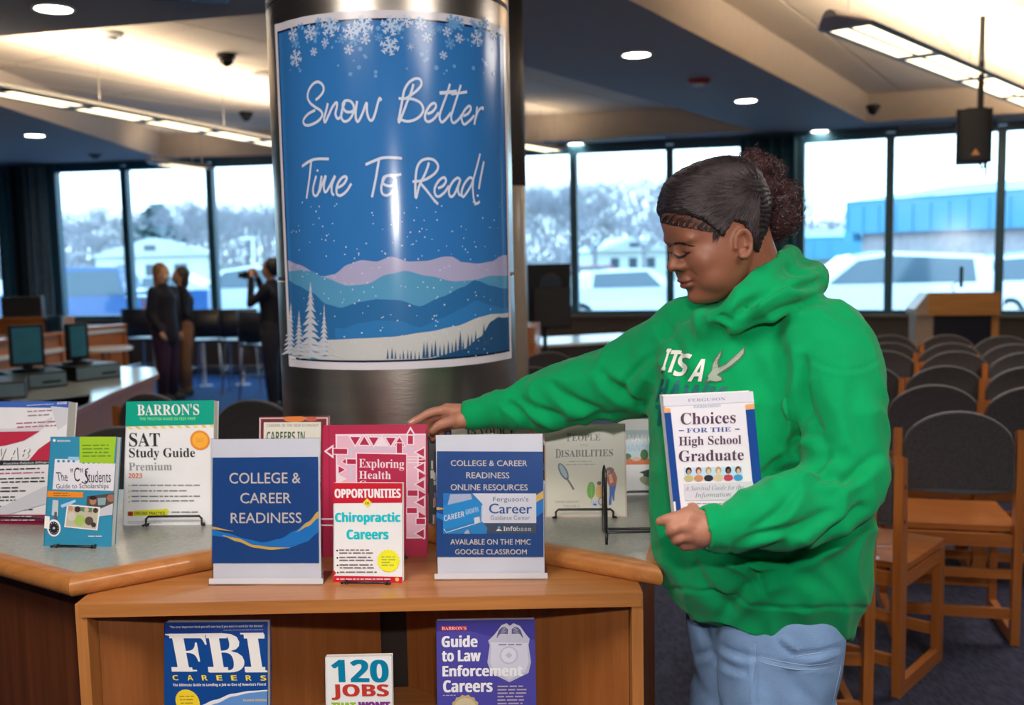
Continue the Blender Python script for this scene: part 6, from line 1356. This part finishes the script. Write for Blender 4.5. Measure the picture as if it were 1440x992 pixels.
k_ = len(rings); hd.add(V_, [(i * nr + j, (i + 1) * nr + j, (i + 1) * nr + (j + 1) % nr, i * nr + (j + 1) % nr) for i in range(k_ - 1) for j in range(nr)] + [list(range(nr)), [(k_ - 1) * nr + j for j in range(nr)][::-1]])
taper(hd, [at(1158, 484, 1.81), at(1176, 530, 1.765), at(1187, 600, 1.725), at(1190, 662, 1.70), at(1160, 702, 1.665), at(1105, 722, 1.635), at(1050, 737, 1.615), at(1022, 742, 1.607)], [.090, .086, .080, .075, .072, .067, .052, .042], 28)
taper(hd, [at(1026, 741, 1.607), at(1000, 744, 1.603)], [.038, .0365], 24)
taper(hd, [at(1000, 475, 1.98), at(950, 497, 2.01), at(893, 528, 2.06), at(837, 546, 2.10), at(771, 564, 2.145), at(712, 574, 2.17), at(690, 577, 2.18)], [.100, .098, .090, .083, .069, .052, .042], 28)
taper(hd, [at(690, 579, 2.18), at(662, 584, 2.189)], [.041, .0385], 24)
# hood: collar rolls and the bag behind the neck
taper(hd, [at(1000, 448, 1.80), at(1030, 432, 1.785), at(1062, 405, 1.795), at(1095, 374, 1.85), at(1112, 360, 1.93), at(1100, 366, 2.00), at(1050, 395, 2.03), at(1000, 428, 1.98), at(985, 445, 1.90)], [.020, .026, .028, .027, .026, .026, .026, .024, .020], 16)
taper(hd, [at(1035, 458, 1.79), at(1085, 428, 1.775), at(1130, 402, 1.83), at(1148, 388, 1.92), at(1130, 392, 2.0)], [.024, .030, .034, .036, .034], 18)
taper(hd, [at(1105, 400, 1.90), at(1125, 392, 1.95), at(1120, 385, 2.0)], [.045, .048, .04], 18)
taper(hd, [at(1000, 455, 1.84), at(1040, 445, 1.85), at(1090, 435, 1.88)], [.040, .055, .06], 18); taper(hd, [at(1000, 460, 1.95), at(1060, 445, 1.97), at(1110, 430, 1.96)], [.05, .06, .06], 18)
hme, V, lap = remesh(hd, .0054, 5)
# neck opening: push the cloth away from the skin tube
N_ = normals(hme); X, Y = topx(V); cv = np.array(CAM) - V; cv /= np.linalg.norm(cv, axis=1)[:, None]; face = np.clip((N_ * cv).sum(1) * 2.2, 0, 1)
D_ = np.zeros(len(V))
def fold(x0, y0, x1, y1, amp, w_, bend=0):
    ax, ay = x1 - x0, y1 - y0; L2 = ax * ax + ay * ay; t = ((X - x0) * ax + (Y - y0) * ay) / L2; tc_ = np.clip(t, 0, 1)
    px, py = x0 + ax * tc_, y0 + ay * tc_; b_ = bend * 4 * tc_ * (1 - tc_); L = math.sqrt(L2); px, py = px - ay / L * b_, py + ax / L * b_
    d = np.hypot(X - px, Y - py); end = np.clip(1 - np.abs(t - .5) * 2 + .25, 0, 1) ** .7 * (np.abs(t - .5) < .75)
    global D_; sgn = ((X - px) * -ay + (Y - py) * ax) / L
    D_ = D_ + face * amp * 1.35 * end * (np.exp(-(d / w_) ** 2) - .55 * np.exp(-((sgn - w_ * 1.9) / (w_ * 1.3)) ** 2) * (np.abs(sgn) < w_ * 5))
for a_ in [(1128, 505, 1113, 640, -.022, 6, -4), (1010, 778, 1110, 792, -.016, 5, 6), (1110, 792, 1218, 716, -.018, 7, 8), (1113, 636, 1068, 674, -.012, 5, 3), (1082, 668, 1165, 640, -.016, 6, 6), (1095, 640, 1150, 600, -.010, 6, -5), (1130, 650, 1215, 668, -.010, 8, 8), (1060, 745, 1120, 690, -.010, 7, 5), (1040, 770, 1130, 742, -.010, 7, -6), (1085, 782, 1175, 722, -.009, 9, -8), (1130, 560, 1160, 625, -.008, 9, 6), (1200, 545, 1222, 640, -.006, 12, 8), (1140, 505, 1240, 505, -.0045, 3.0, 16), (1180, 690, 1240, 640, -.008, 8, -5),
           (730, 560, 790, 590, -.011, 6, 4), (775, 540, 850, 585, -.012, 7, 7), (840, 520, 905, 575, -.012, 7, 7), (700, 560, 745, 600, -.010, 5, -4), (870, 560, 915, 500, -.012, 8, -6), (900, 580, 925, 520, -.010, 7, 3), (690, 550, 705, 600, -.008, 4, 2), (800, 600, 880, 590, -.008, 5, -3),
           (925, 440, 955, 545, -.008, 9, -8), (960, 465, 1010, 520, -.006, 12, 5), (1050, 480, 1085, 560, -.006, 12, 5), (1085, 470, 1120, 560, -.007, 12, -6),
           (975, 800, 1030, 868, -.010, 10, 8), (1010, 875, 1110, 795, -.010, 9, -9), (940, 740, 975, 840, -.006, 12, 6), (1040, 795, 1075, 838, -.012, 4, -8), (1150, 770, 1205, 830, -.006, 14, 6), (1100, 800, 1190, 845, -.006, 12, -5), (925, 700, 1000, 815, -.004, 8, 10), (928, 640, 938, 720, -.005, 8, 2),
           (1035, 443, 1100, 400, -.014, 5, -2), (1100, 400, 1160, 392, -.012, 5, 6), (1060, 460, 1150, 425, -.008, 6, -7), (1008, 446, 1030, 452, -.008, 4, 0), (1110, 375, 1150, 375, -.010, 5, 4)]: fold(*a_)
# hem band and cuffs
hem = 856 - 24 * np.clip((1065 - X) / 105, 0, 1)
onb = (X > 900) & (X < 1235) & (Y > 800) & (np.abs(V[:, 1] - 1.93) < .3)
D_ += onb * (-.0055 * np.exp(-((Y - hem) / 2.6) ** 2)) - onb * np.clip((Y - hem) / 45, 0, 1) * .006
cd_ = V @ np.array((at(1004, 744, 1.6) - at(1060, 734, 1.6)).normalized()) - np.array(at(1021, 742, 1.607)) @ np.array((at(1004, 744, 1.6) - at(1060, 734, 1.6)).normalized())
near = np.linalg.norm(V - np.array(at(1021, 742, 1.607)), axis=1) < .10; D_ -= near * .005 * np.exp(-(cd_ / .004) ** 2)
for i in range(len(V)):
    v = V[i]; D_[i] += .0095 * noise.noise(Vector((v[0] * 9, v[1] * 9, v[2] * 5))) - .0150 * abs(noise.noise(Vector((v[0] * 13 + v[2] * 7, v[1] * 13, v[2] * 8 - v[0] * 6)))) ** .8 + .0018 * noise.noise(Vector((v[0] * 30, v[1] * 30, v[2] * 24)))
D_ = np.where((X < 712) & (Y > 545) & (Y < 615), np.clip(D_, -.0035, .02), D_)
V = V + N_ * D_[:, None]; V = lap(V, 1, .45); setv(hme, V)
hoodbvh = BVHTree.FromPolygons([Vector(v) for v in V], [tuple(p.vertices) for p in hme.polygons])
GREEN = M('green_fleece', (.0012, .305, .098), rough=.9, var=.05, vs=25, bump=.12, bs=420, spec=.12, sheen=.08)
# carve the opening at neck and cuffs: cloth that lies inside the skin surface is simply dropped
bme = bmesh.new(); bme.from_mesh(hme)
neckc = np.array(hw(-.030, 0, -.055)); ax_ = np.array(nb) - neckc; ax_ /= np.linalg.norm(ax_)
def inside(p):
    q_ = np.array(p) - neckc; t = q_ @ ax_; rad = np.linalg.norm(q_ - t * ax_)
    if -.06 < t < .085 and rad < .066: return True
    for c_, d_, r_ in CUFF:
        q2 = np.array(p) - c_; t2 = q2 @ d_
        if t2 > .012 and t2 < .06 and np.linalg.norm(q2 - t2 * d_) < .06: return True
    return False
def cf(c_, b_): d_ = np.array(c_ - b_); return (np.array(c_), d_ / np.linalg.norm(d_), 0)
CUFF = [cf(at(1000, 744, 1.603), at(1026, 741, 1.607)), cf(at(661, 584, 2.189), at(690, 579, 2.18))]
kill = [f for f in bme.faces if inside(f.calc_center_median())]; bmesh.ops.delete(bme, geom=kill, context='FACES'); bme.to_mesh(hme); bme.free()
ho = finish(hme, 'hooded_sweatshirt', GREEN); sd = ho.modifiers.new('thick', 'SOLIDIFY'); sd.thickness = .004; sd.offset = -1
# --- chest print laid on the cloth
class ClothPrint(Print): pass
def cfn(x, y, lay):
    d = ray(x, y); h = hoodbvh.ray_cast(CAM + d * .5, d, 4)
    if h[0] is None: return tuple(np.array(at(x, y, 1.8)) - WO)
    n_ = h[1] if h[1].dot(d) < 0 else -h[1]; return tuple(h[0] + n_ * (.0014 + lay * .00025) - Vector(WO))
cp = Print(lambda x, y, l: cfn(890 + x / 7.63, 470 + y / 7.63, l), .6); cp.inc = 0
def refine(P, Fs, col, lay=None):
    T = [[tuple(P[i]) for i in (f[0], f[k], f[k + 1])] for f in Fs for k in range(1, len(f) - 1)]; out = []
    while T:
        t = T.pop(); e = [math.hypot(t[i][0] - t[(i + 1) % 3][0], t[i][1] - t[(i + 1) % 3][1]) for i in range(3)]; k = e.index(max(e))
        if e[k] > 20: a_, b_, c_ = t[k], t[(k + 1) % 3], t[(k + 2) % 3]; mm = ((a_[0] + b_[0]) / 2, (a_[1] + b_[1]) / 2); T += [[a_, mm, c_], [mm, b_, c_]]
        else: out.append(t)
    ix = {}; PP = []; FF = []
    for t in out:
        f = []
        for q_ in t:
            kk = (round(q_[0], 1), round(q_[1], 1))
            if kk not in ix: ix[kk] = len(PP); PP.append(q_)
            f.append(ix[kk])
        if len(set(f)) == 3: FF.append(f)
    Print.raw(cp, PP, FF, col, lay)
cp.raw = refine
def ctext(t, x0, y0, x1, y1, col, out=None, **k):
    if out:
        for dx, dy in ((-5, 0), (5, 0), (0, -5), (0, 5)): cp.lay = 1; cp.text(t, x0 + dx, y0 + dy, x1 + dx, y1 + dy, out, 'bold', **k)
    cp.lay = 3; cp.text(t, x0, y0, x1, y1, col, 'bold', **k); cp.text(t, x0 + 5, y0, x1 + 5, y1, col, 'bold', **k)
CW, CT, CD = (.74, .74, .70), (.003, .12, .13), (.01, .16, .08)
ctext('I', 305, 165, 345, 395, CW, CD, shear=.30); ctext('T', 338, 180, 450, 415, CW, CD, shear=.35); ctext('S', 425, 215, 560, 455, CW, CD, shear=.35); ctext("'", 515, 205, 535, 250, CW, CD, shear=.3); ctext('A', 595, 275, 735, 508, CW, CD, shear=.38)
ctext('H', 250, 480, 330, 730, CT, shear=.25); ctext('A', 350, 500, 480, 740, CT, shear=.28); ctext('W', 500, 545, 760, 760, CT, shear=.28); ctext('K', 780, 560, 960, 780, CT, shear=.28)
ctext('T', 230, 760, 330, 980, CT, shear=.1); ctext('H', 372, 1080, 485, 1290, CW, shear=-.06); ctext('I', 500, 1160, 525, 1300, CW, shear=-.06)
EG, EG2 = (.30, .36, .28), (.06, .12, .08); cp.lay = 3
def eagle(P, c_): cp.poly(P, c_)
eagle([(838, 400), (850, 330), (890, 250), (968, 165), (955, 230), (925, 300), (930, 350), (1000, 310), (1090, 230), (1150, 180), (1205, 130), (1198, 210), (1150, 275), (1090, 330), (1020, 385), (960, 420), (925, 440), (965, 460), (975, 500), (900, 520), (830, 510), (780, 540), (765, 525), (800, 480), (790, 455)], EG2); cp.lay = 4
eagle([(850, 395), (862, 335), (900, 262), (950, 195), (940, 240), (910, 305), (918, 365), (1000, 325), (1090, 245), (1185, 155), (1180, 210), (1130, 270), (1070, 322), (1000, 372), (940, 410), (900, 440), (950, 470), (950, 495), (890, 508), (830, 495), (800, 505), (815, 470), (808, 450)], EG); cp.lay = 5
for k in range(7): cp.line([(930 + k * 33, 385 - k * 27), (965 + k * 33, 350 - k * 24)], 3, EG2, False)
for k in range(4): cp.line([(868 + k * 14, 370 - k * 40), (900 + k * 12, 350 - k * 38)], 3, EG2, False)
cp.build('chest_print', ho)
# --- jeans and shoes
DEN = M('light_washed_denim', (.20, .33, .56), rough=.85, var=.22, vs=9, bump=.35, bs=600)
jm = MB()
taper(jm, [at(1098, 880, 1.885), at(1094, 975, 1.875), (NH + NK) / 2, NK, (NK + NA) / 2 + Vector((.01, .01, 0)), NA], [.124, .112, .100, .078, .066, .055], 28)
taper(jm, [at(1035, 870, 2.02), at(1046, 960, 2.04), (FH + FK) / 2, FK, (FK + FA) / 2 + Vector((.01, .01, 0)), FA], [.105, .100, .090, .075, .066, .055], 28)
taper(jm, [at(1075, 860, 1.95), at(1080, 880, 1.95)], [.12, .12], 28)
jme, V, lap = remesh(jm, .0065, 4); N_ = normals(jme); X, Y = topx(V); cv = np.array(CAM) - V; cv /= np.linalg.norm(cv, axis=1)[:, None]; face = np.clip((N_ * cv).sum(1) * 2.2, 0, 1); D_ = np.zeros(len(V))
for a_ in [(1006, 905, 1062, 925, -.006, 4, 4), (1010, 930, 1050, 945, -.005, 4, 3), (965, 925, 1000, 915, -.005, 5, 2), (1065, 925, 1180, 940, -.0035, 2.4, 4), (1060, 905, 1062, 990, -.003, 2.2, 0), (1115, 922, 1180, 912, -.007, 3.5, 3), (1120, 925, 1095, 905, -.006, 4, 0), (1110, 950, 1150, 992, -.004, 10, 4)]: fold(*a_)
for i in range(len(V)): v = V[i]; D_[i] += .003 * noise.noise(Vector((v[0] * 25, v[1] * 25, v[2] * 14)))
V = V + N_ * D_[:, None]; setv(jme, V); jb = BVHTree.FromPolygons([Vector(v) for v in V], [tuple(p.vertices) for p in jme.polygons]); jo = finish(jme, 'jeans', DEN)
m = MB(); SEAM = M('denim_seam', (.30, .40, .55), rough=.8, var=.1)
for pts in ([(1062, 906), (1062, 930), (1058, 960), (1056, 990)], [(1063, 929), (1095, 938), (1140, 943), (1181, 936)], [(1180, 915), (1182, 936), (1176, 965), (1170, 992)], [(1117, 924), (1150, 919), (1181, 915)], [(1066, 924), (1100, 931), (1140, 936), (1181, 930)]):
    strand(m, pts, .0011, jb, .0004, 8)
if m.v: m.build('seams', SEAM, jo, smooth=True)
SH = M('white_sneaker', (.6, .6, .6), rough=.6)
for A__ in (NA, FA):
    m = MB(); taper(m, [A__ + Vector((.045, .015, -.055)), A__ + Vector((-.04, -.01, -.058)), A__ + Vector((-.16, -.05, -.068))], [.042, .046, .032], 18); m.v = [Vector((v.x, v.y, max(v.z, .012))) for v in m.v]
    m.v = [v - Vector(WO) for v in m.v]; s_ = m.build('shoe', SH, WOMAN, smooth=True)
# --- book held against the chest
O_ = at(950, 741, 1.655); ex = at(1076, 733, 1.672) - O_; ez = at(931.6, 557, 1.665) - O_; Wb, Hb = ex.length, ez.length; ex.normalize(); ez = (ez - ex * 0).normalized(); ey = ez.cross(ex).normalized(); ez = ez
MW = Matrix(((ex.x, ey.x, ez.x, O_.x), (ex.y, ey.y, ez.y, O_.y), (ex.z, ey.z, ez.z, O_.z), (0, 0, 0, 1)))
hb = thing('book', 'white and blue graduate guide held in the woman\'s hand against her chest', 'book'); hb.location = O_
R3 = MW.copy(); R3.translation = (0, 0, 0)
def hput(o): o.data.transform(R3); return o
hput(MB().box(0, 0, 0, Wb, .0018, Hb).box(0, .018, 0, Wb, .020, Hb).box(0, 0, 0, .002, .020, Hb).build('cover', M('cover_held_white', (.78, .74, .80), rough=.35, var=.02), hb)); hput(MB().box(.002, .0018, .001, Wb - .0015, .018, Hb - .001).build('pages', PAGE, hb))
def hfn(x, y, lay):
    (x0, y0), (x1, y1), (x2, y2), (x3, y3) = (95, 290), (487, 275), (152, 842), (528, 820); a = (x - x0) / (x1 - x0); b = 0
    for _ in range(4):
        yt = y0 + (y1 - y0) * a; yb = y2 + (y3 - y2) * a; b = (y - yt) / (yb - yt); xl = x0 + (x2 - x0) * b; xr = x1 + (x3 - x1) * b; a = (x - xl) / (xr - xl)
    return tuple(R3 @ Vector((min(1, max(0, a)) * Wb, -(.0002 + lay * .0006), (1 - min(1, max(0, b))) * Hb)))
p = Print(hfn, .3); BD = (.012, .06, .28)
p.poly([(97, 292), (487, 277), (491, 318), (100, 334)], (.70, .68, .76)); p.poly([(100, 340), (128, 342), (130, 358), (102, 360)], (.80, .38, .15)); p.poly([(102, 362), (130, 360), (182, 842), (152, 842)], BD)
p.poly([(452, 330), (491, 326), (492, 346), (453, 350)], (.80, .38, .15)); p.poly([(453, 352), (492, 348), (528, 820), (490, 825)], BD)
p.text('FERGUSON', 204, 303, 366, 316, (.30, .29, .38), 'serif', rot=-.03); p.text('FOURTH EDITION', 228, 330, 346, 342, (.35, .45, .60), 'serif', rot=-.03)
DK = (.10, .05, .09)
p.text('Choices', 173, 362, 410, 412, DK, 'serif', rot=-.02); p.text('FOR THE', 198, 426, 388, 446, (.08, .12, .35), 'serif', rot=-.02); p.rect(165, 434, 186, 438, BD); p.rect(406, 430, 426, 434, BD)
p.text('High School', 165, 462, 432, 510, DK, 'serif', rot=-.02); p.text('Graduate', 165, 520, 442, 568, DK, 'serif', rot=-.02)
p.poly([(185, 592), (432, 588), (435, 625), (190, 628)], (.48, .66, .82))
for k, (sk_, hr_, sh_) in enumerate((((.5, .3, .2), (.03, .02, .02), (.5, .45, .2)), ((.7, .45, .35), (.25, .06, .03), (.6, .25, .12)), ((.7, .5, .4), (.45, .3, .12), (.03, .03, .04)), ((.75, .5, .4), (.5, .32, .12), (.65, .5, .3)), ((.2, .1, .07), (.01, .01, .01), (.5, .05, .1)), ((.65, .42, .3), (.1, .05, .03), (.05, .3, .6)))):
    x = 206 + k * 42; y = 606 - k * .5; ov_ = [(x + 20 * math.cos(q_ * .524), y + 32 + 14 * math.sin(q_ * .524)) for q_ in range(12)]; p.poly(ov_, sh_); p.circ(x, y, 13, hr_, 12, ry=16); p.circ(x + 1, y + 5, 8, sk_, 12, ry=11)
p.poly([(185, 660), (478, 652), (488, 728), (192, 732)], (.62, .60, .66)); p.text('A Survival Guide for the', 188, 670, 438, 696, (.16, .15, .22), 'italic', rot=-.02); p.text('Information Age', 232, 698, 440, 724, (.16, .15, .22), 'italic', rot=-.02)
p.words(200, 742, 420, 5, (.3, .3, .35), seed=3); p.poly([(140, 735), (150, 735), (156, 800), (146, 800)], (.8, .78, .74))
p.build('cover_print', hb)

# ================================================================== PEOPLE IN THE DISTANCE
def figure(px, pfoot, ptop, Y, rz, label, hair, hairlen, top, legs, skin, pose='stand', shoe=(.02, .02, .02), skirt=None):
    """small full figure: continuous body with face, hair, clothes as children. Local x is the way it faces"""
    p = at(px, pfoot, Y); hgt = at(px, ptop, Y).z; k = hgt / 1.66
    r = thing('person', label, 'person', (p.x, Y, 0), rz); SKm = M('skin_%02d' % int(skin[0] * 100), skin, rough=.5); q = lambda x, y, z: Vector((x * k, y * k, z * k))
    def tp_(m, pts, rs, n=12): P = [q(*t_) for t_ in pts]; R_ = [s_ * k for s_ in rs]; m.tube(P, R_, n); m.ell(P[0], (R_[0],) * 3, n, 8); m.ell(P[-1], (R_[-1],) * 3, n, 8)
    arms = {'stand': [((0, .17, 1.34), (.0, .22, 1.08), (.04, .22, .84)), ((0, -.17, 1.34), (-.02, -.23, 1.08), (.10, -.20, .86))],
            'photo': [((0, .17, 1.34), (.16, .24, 1.18), (.20, .08, 1.48)), ((0, -.17, 1.34), (.16, -.24, 1.18), (.20, -.08, 1.48))],
            'chat': [((0, .17, 1.34), (.02, .24, 1.08), (.18, .14, 1.02)), ((0, -.17, 1.34), (-.02, -.23, 1.10), (.05, -.22, .84))]}[pose]
    b = MB(); tp_(b, [(0, 0, .86), (0, 0, 1.05), (0, 0, 1.25), (0, 0, 1.38)], [.13, .115, .13, .07], 16); tp_(b, [(0, 0, 1.36), (.01, 0, 1.46)], [.05, .048])
    b.ell(q(.012, 0, 1.560), (.093 * k, .073 * k, .112 * k), 20, 14); b.ell(q(.045, 0, 1.505), (.055 * k, .052 * k, .05 * k), 14, 10); b.ell(q(.108, 0, 1.54), (.016 * k, .013 * k, .02 * k), 10, 8)
    b.ell(q(.092, 0, 1.505), (.012 * k, .022 * k, .007 * k), 10, 6)
    for s_ in (-1, 1): b.ell(q(.005, s_ * .075, 1.545), (.018 * k, .008 * k, .03 * k), 10, 8); tp_(b, [(0, s_ * .085, .88), (.015, s_ * .09, .48), (-.01, s_ * .095, .09)], [.085, .055, .038]); tp_(b, [(-.03, s_ * .095, .05), (.13, s_ * .105, .035)], [.038, .028])
    for i, (s0, e0, w0) in enumerate(arms):
        tp_(b, [s0, e0, w0], [.048, .038, .027]); d = (Vector(w0) - Vector(e0)).normalized(); w1 = Vector(w0) + d * .05; tp_(b, [w0, tuple(w1)], [.027, .030])
        for f_ in range(4): o_ = Vector((.5, 0, 0)) if abs(d.x) < .5 else Vector((0, .5, 0)); s1 = w1 + o_ * (.034 * (f_ - 1.5)); tp_(b, [tuple(s1), tuple(s1 + d * .035), tuple(s1 + d * .06 + Vector((.012, 0, 0)))], [.0095, .009, .008], 8)
        tp_(b, [tuple(Vector(w0) + d * .02), tuple(Vector(w0) + d * .045 + Vector((.035, 0, 0))), tuple(Vector(w0) + d * .07 + Vector((.04, 0, 0)))], [.012, .011, .009], 8)
    me, V, lap = remesh(b, .011, 2); me.materials.clear(); me.materials.append(SKm); me.polygons.foreach_set('use_smooth', [True] * len(me.polygons)); o = bpy.data.objects.new('body', me); COL.objects.link(o); o.parent = r
    m = MB(); tp_(m, [(0, 0, .80), (0, 0, .95), (0, 0, 1.12), (0, 0, 1.28), (0, 0, 1.38)], [.165, .155, .145, .16, .085], 18)
    for s0, e0, w0 in arms: tp_(m, [s0, e0, tuple(Vector(w0) + (Vector(e0) - Vector(w0)) * .08)], [.075, .058, .040], 14)
    me, V, lap = remesh(m, .014, 3); me.materials.clear(); me.materials.append(M('top_%s' % str(abs(hash(tuple(legs) + tuple(hair) + (px,))) % 997), top, rough=.85)); me.polygons.foreach_set('use_smooth', [True] * len(me.polygons)); o = bpy.data.objects.new('jacket', me); COL.objects.link(o); o.parent = r
    m = MB(); 
    for s_ in (-1, 1): tp_(m, [(0, s_ * .075, .90), (.01, s_ * .085, .65), (.015, s_ * .09, .45), (0, s_ * .095, .12)], [.12, .10, .080, .066], 14)
    m.build('trousers', M('trousers_%s' % str(abs(hash(tuple(legs) + tuple(hair) + (px,))) % 997), legs, rough=.85), r, smooth=True)
    m = MB()
    for s_ in (-1, 1): tp_(m, [(-.035, s_ * .095, .055), (.06, s_ * .10, .05), (.14, s_ * .108, .040)], [.050, .046, .036], 12)
    m.build('shoes', M('dark_shoe', shoe, rough=.5), r, smooth=True)
    m = MB(); m.ell(q(-.026, 0, 1.587), (.100 * k, .090 * k, .110 * k), 20, 14)
    if hairlen: m.ell(q(-.045, 0, 1.585 - hairlen / 2), (.065 * k, .088 * k, (.09 + hairlen / 2) * k), 18, 12)
    m.build('hair', M('hair_%s' % str(abs(hash(tuple(legs) + tuple(hair) + (px,))) % 997), hair, rough=.5, var=.3, vs=40), r, smooth=True)
    return r, k, q
r, k, q = figure(237, 556, 373, 11.0, R(-20), 'woman with blond hair in a dark jacket and plum trousers', (.19, .095, .035), .18, (.003, .004, .012), (.025, .006, .03), (.45, .26, .18))
MB().ell(q(.085, -.012, 1.515), (.030 * k, .048 * k, .038 * k), 14, 10).build('face_mask', M('mask_cloth', (.65, .70, .72), rough=.8), r, smooth=True)
figure(262, 548, 378, 11.45, R(-150), 'person in a dark jacket and tan trousers partly behind the blond woman', (.02, .015, .012), .10, (.003, .004, .012), (.20, .10, .05), (.35, .20, .13), 'chat')
r, k, q = figure(389, 558, 366, 10.3, R(172), 'person in dark clothes raising a camera beside the steel pillar', (.01, .01, .012), 0, (.008, .009, .018), (.010, .012, .025), (.40, .22, .15), 'photo')
cmr = thing('hand_camera', 'small dark camera held up by the person beside the steel pillar', 'camera', (r.location.x - .27 * k, r.location.y + .03, 1.50 * k), R(172))
MB().box(-.02, -.06, -.04, .03, .06, .04, b=.008).build('camera_body', BLK, cmr); MB().lathe([(.03, 0), (.03, .06), (.025, .065)], 18, c=(.03, 0, 0), T=Matrix.Rotation(PI / 2, 3, 'Y')).build('lens', BLK, cmr)
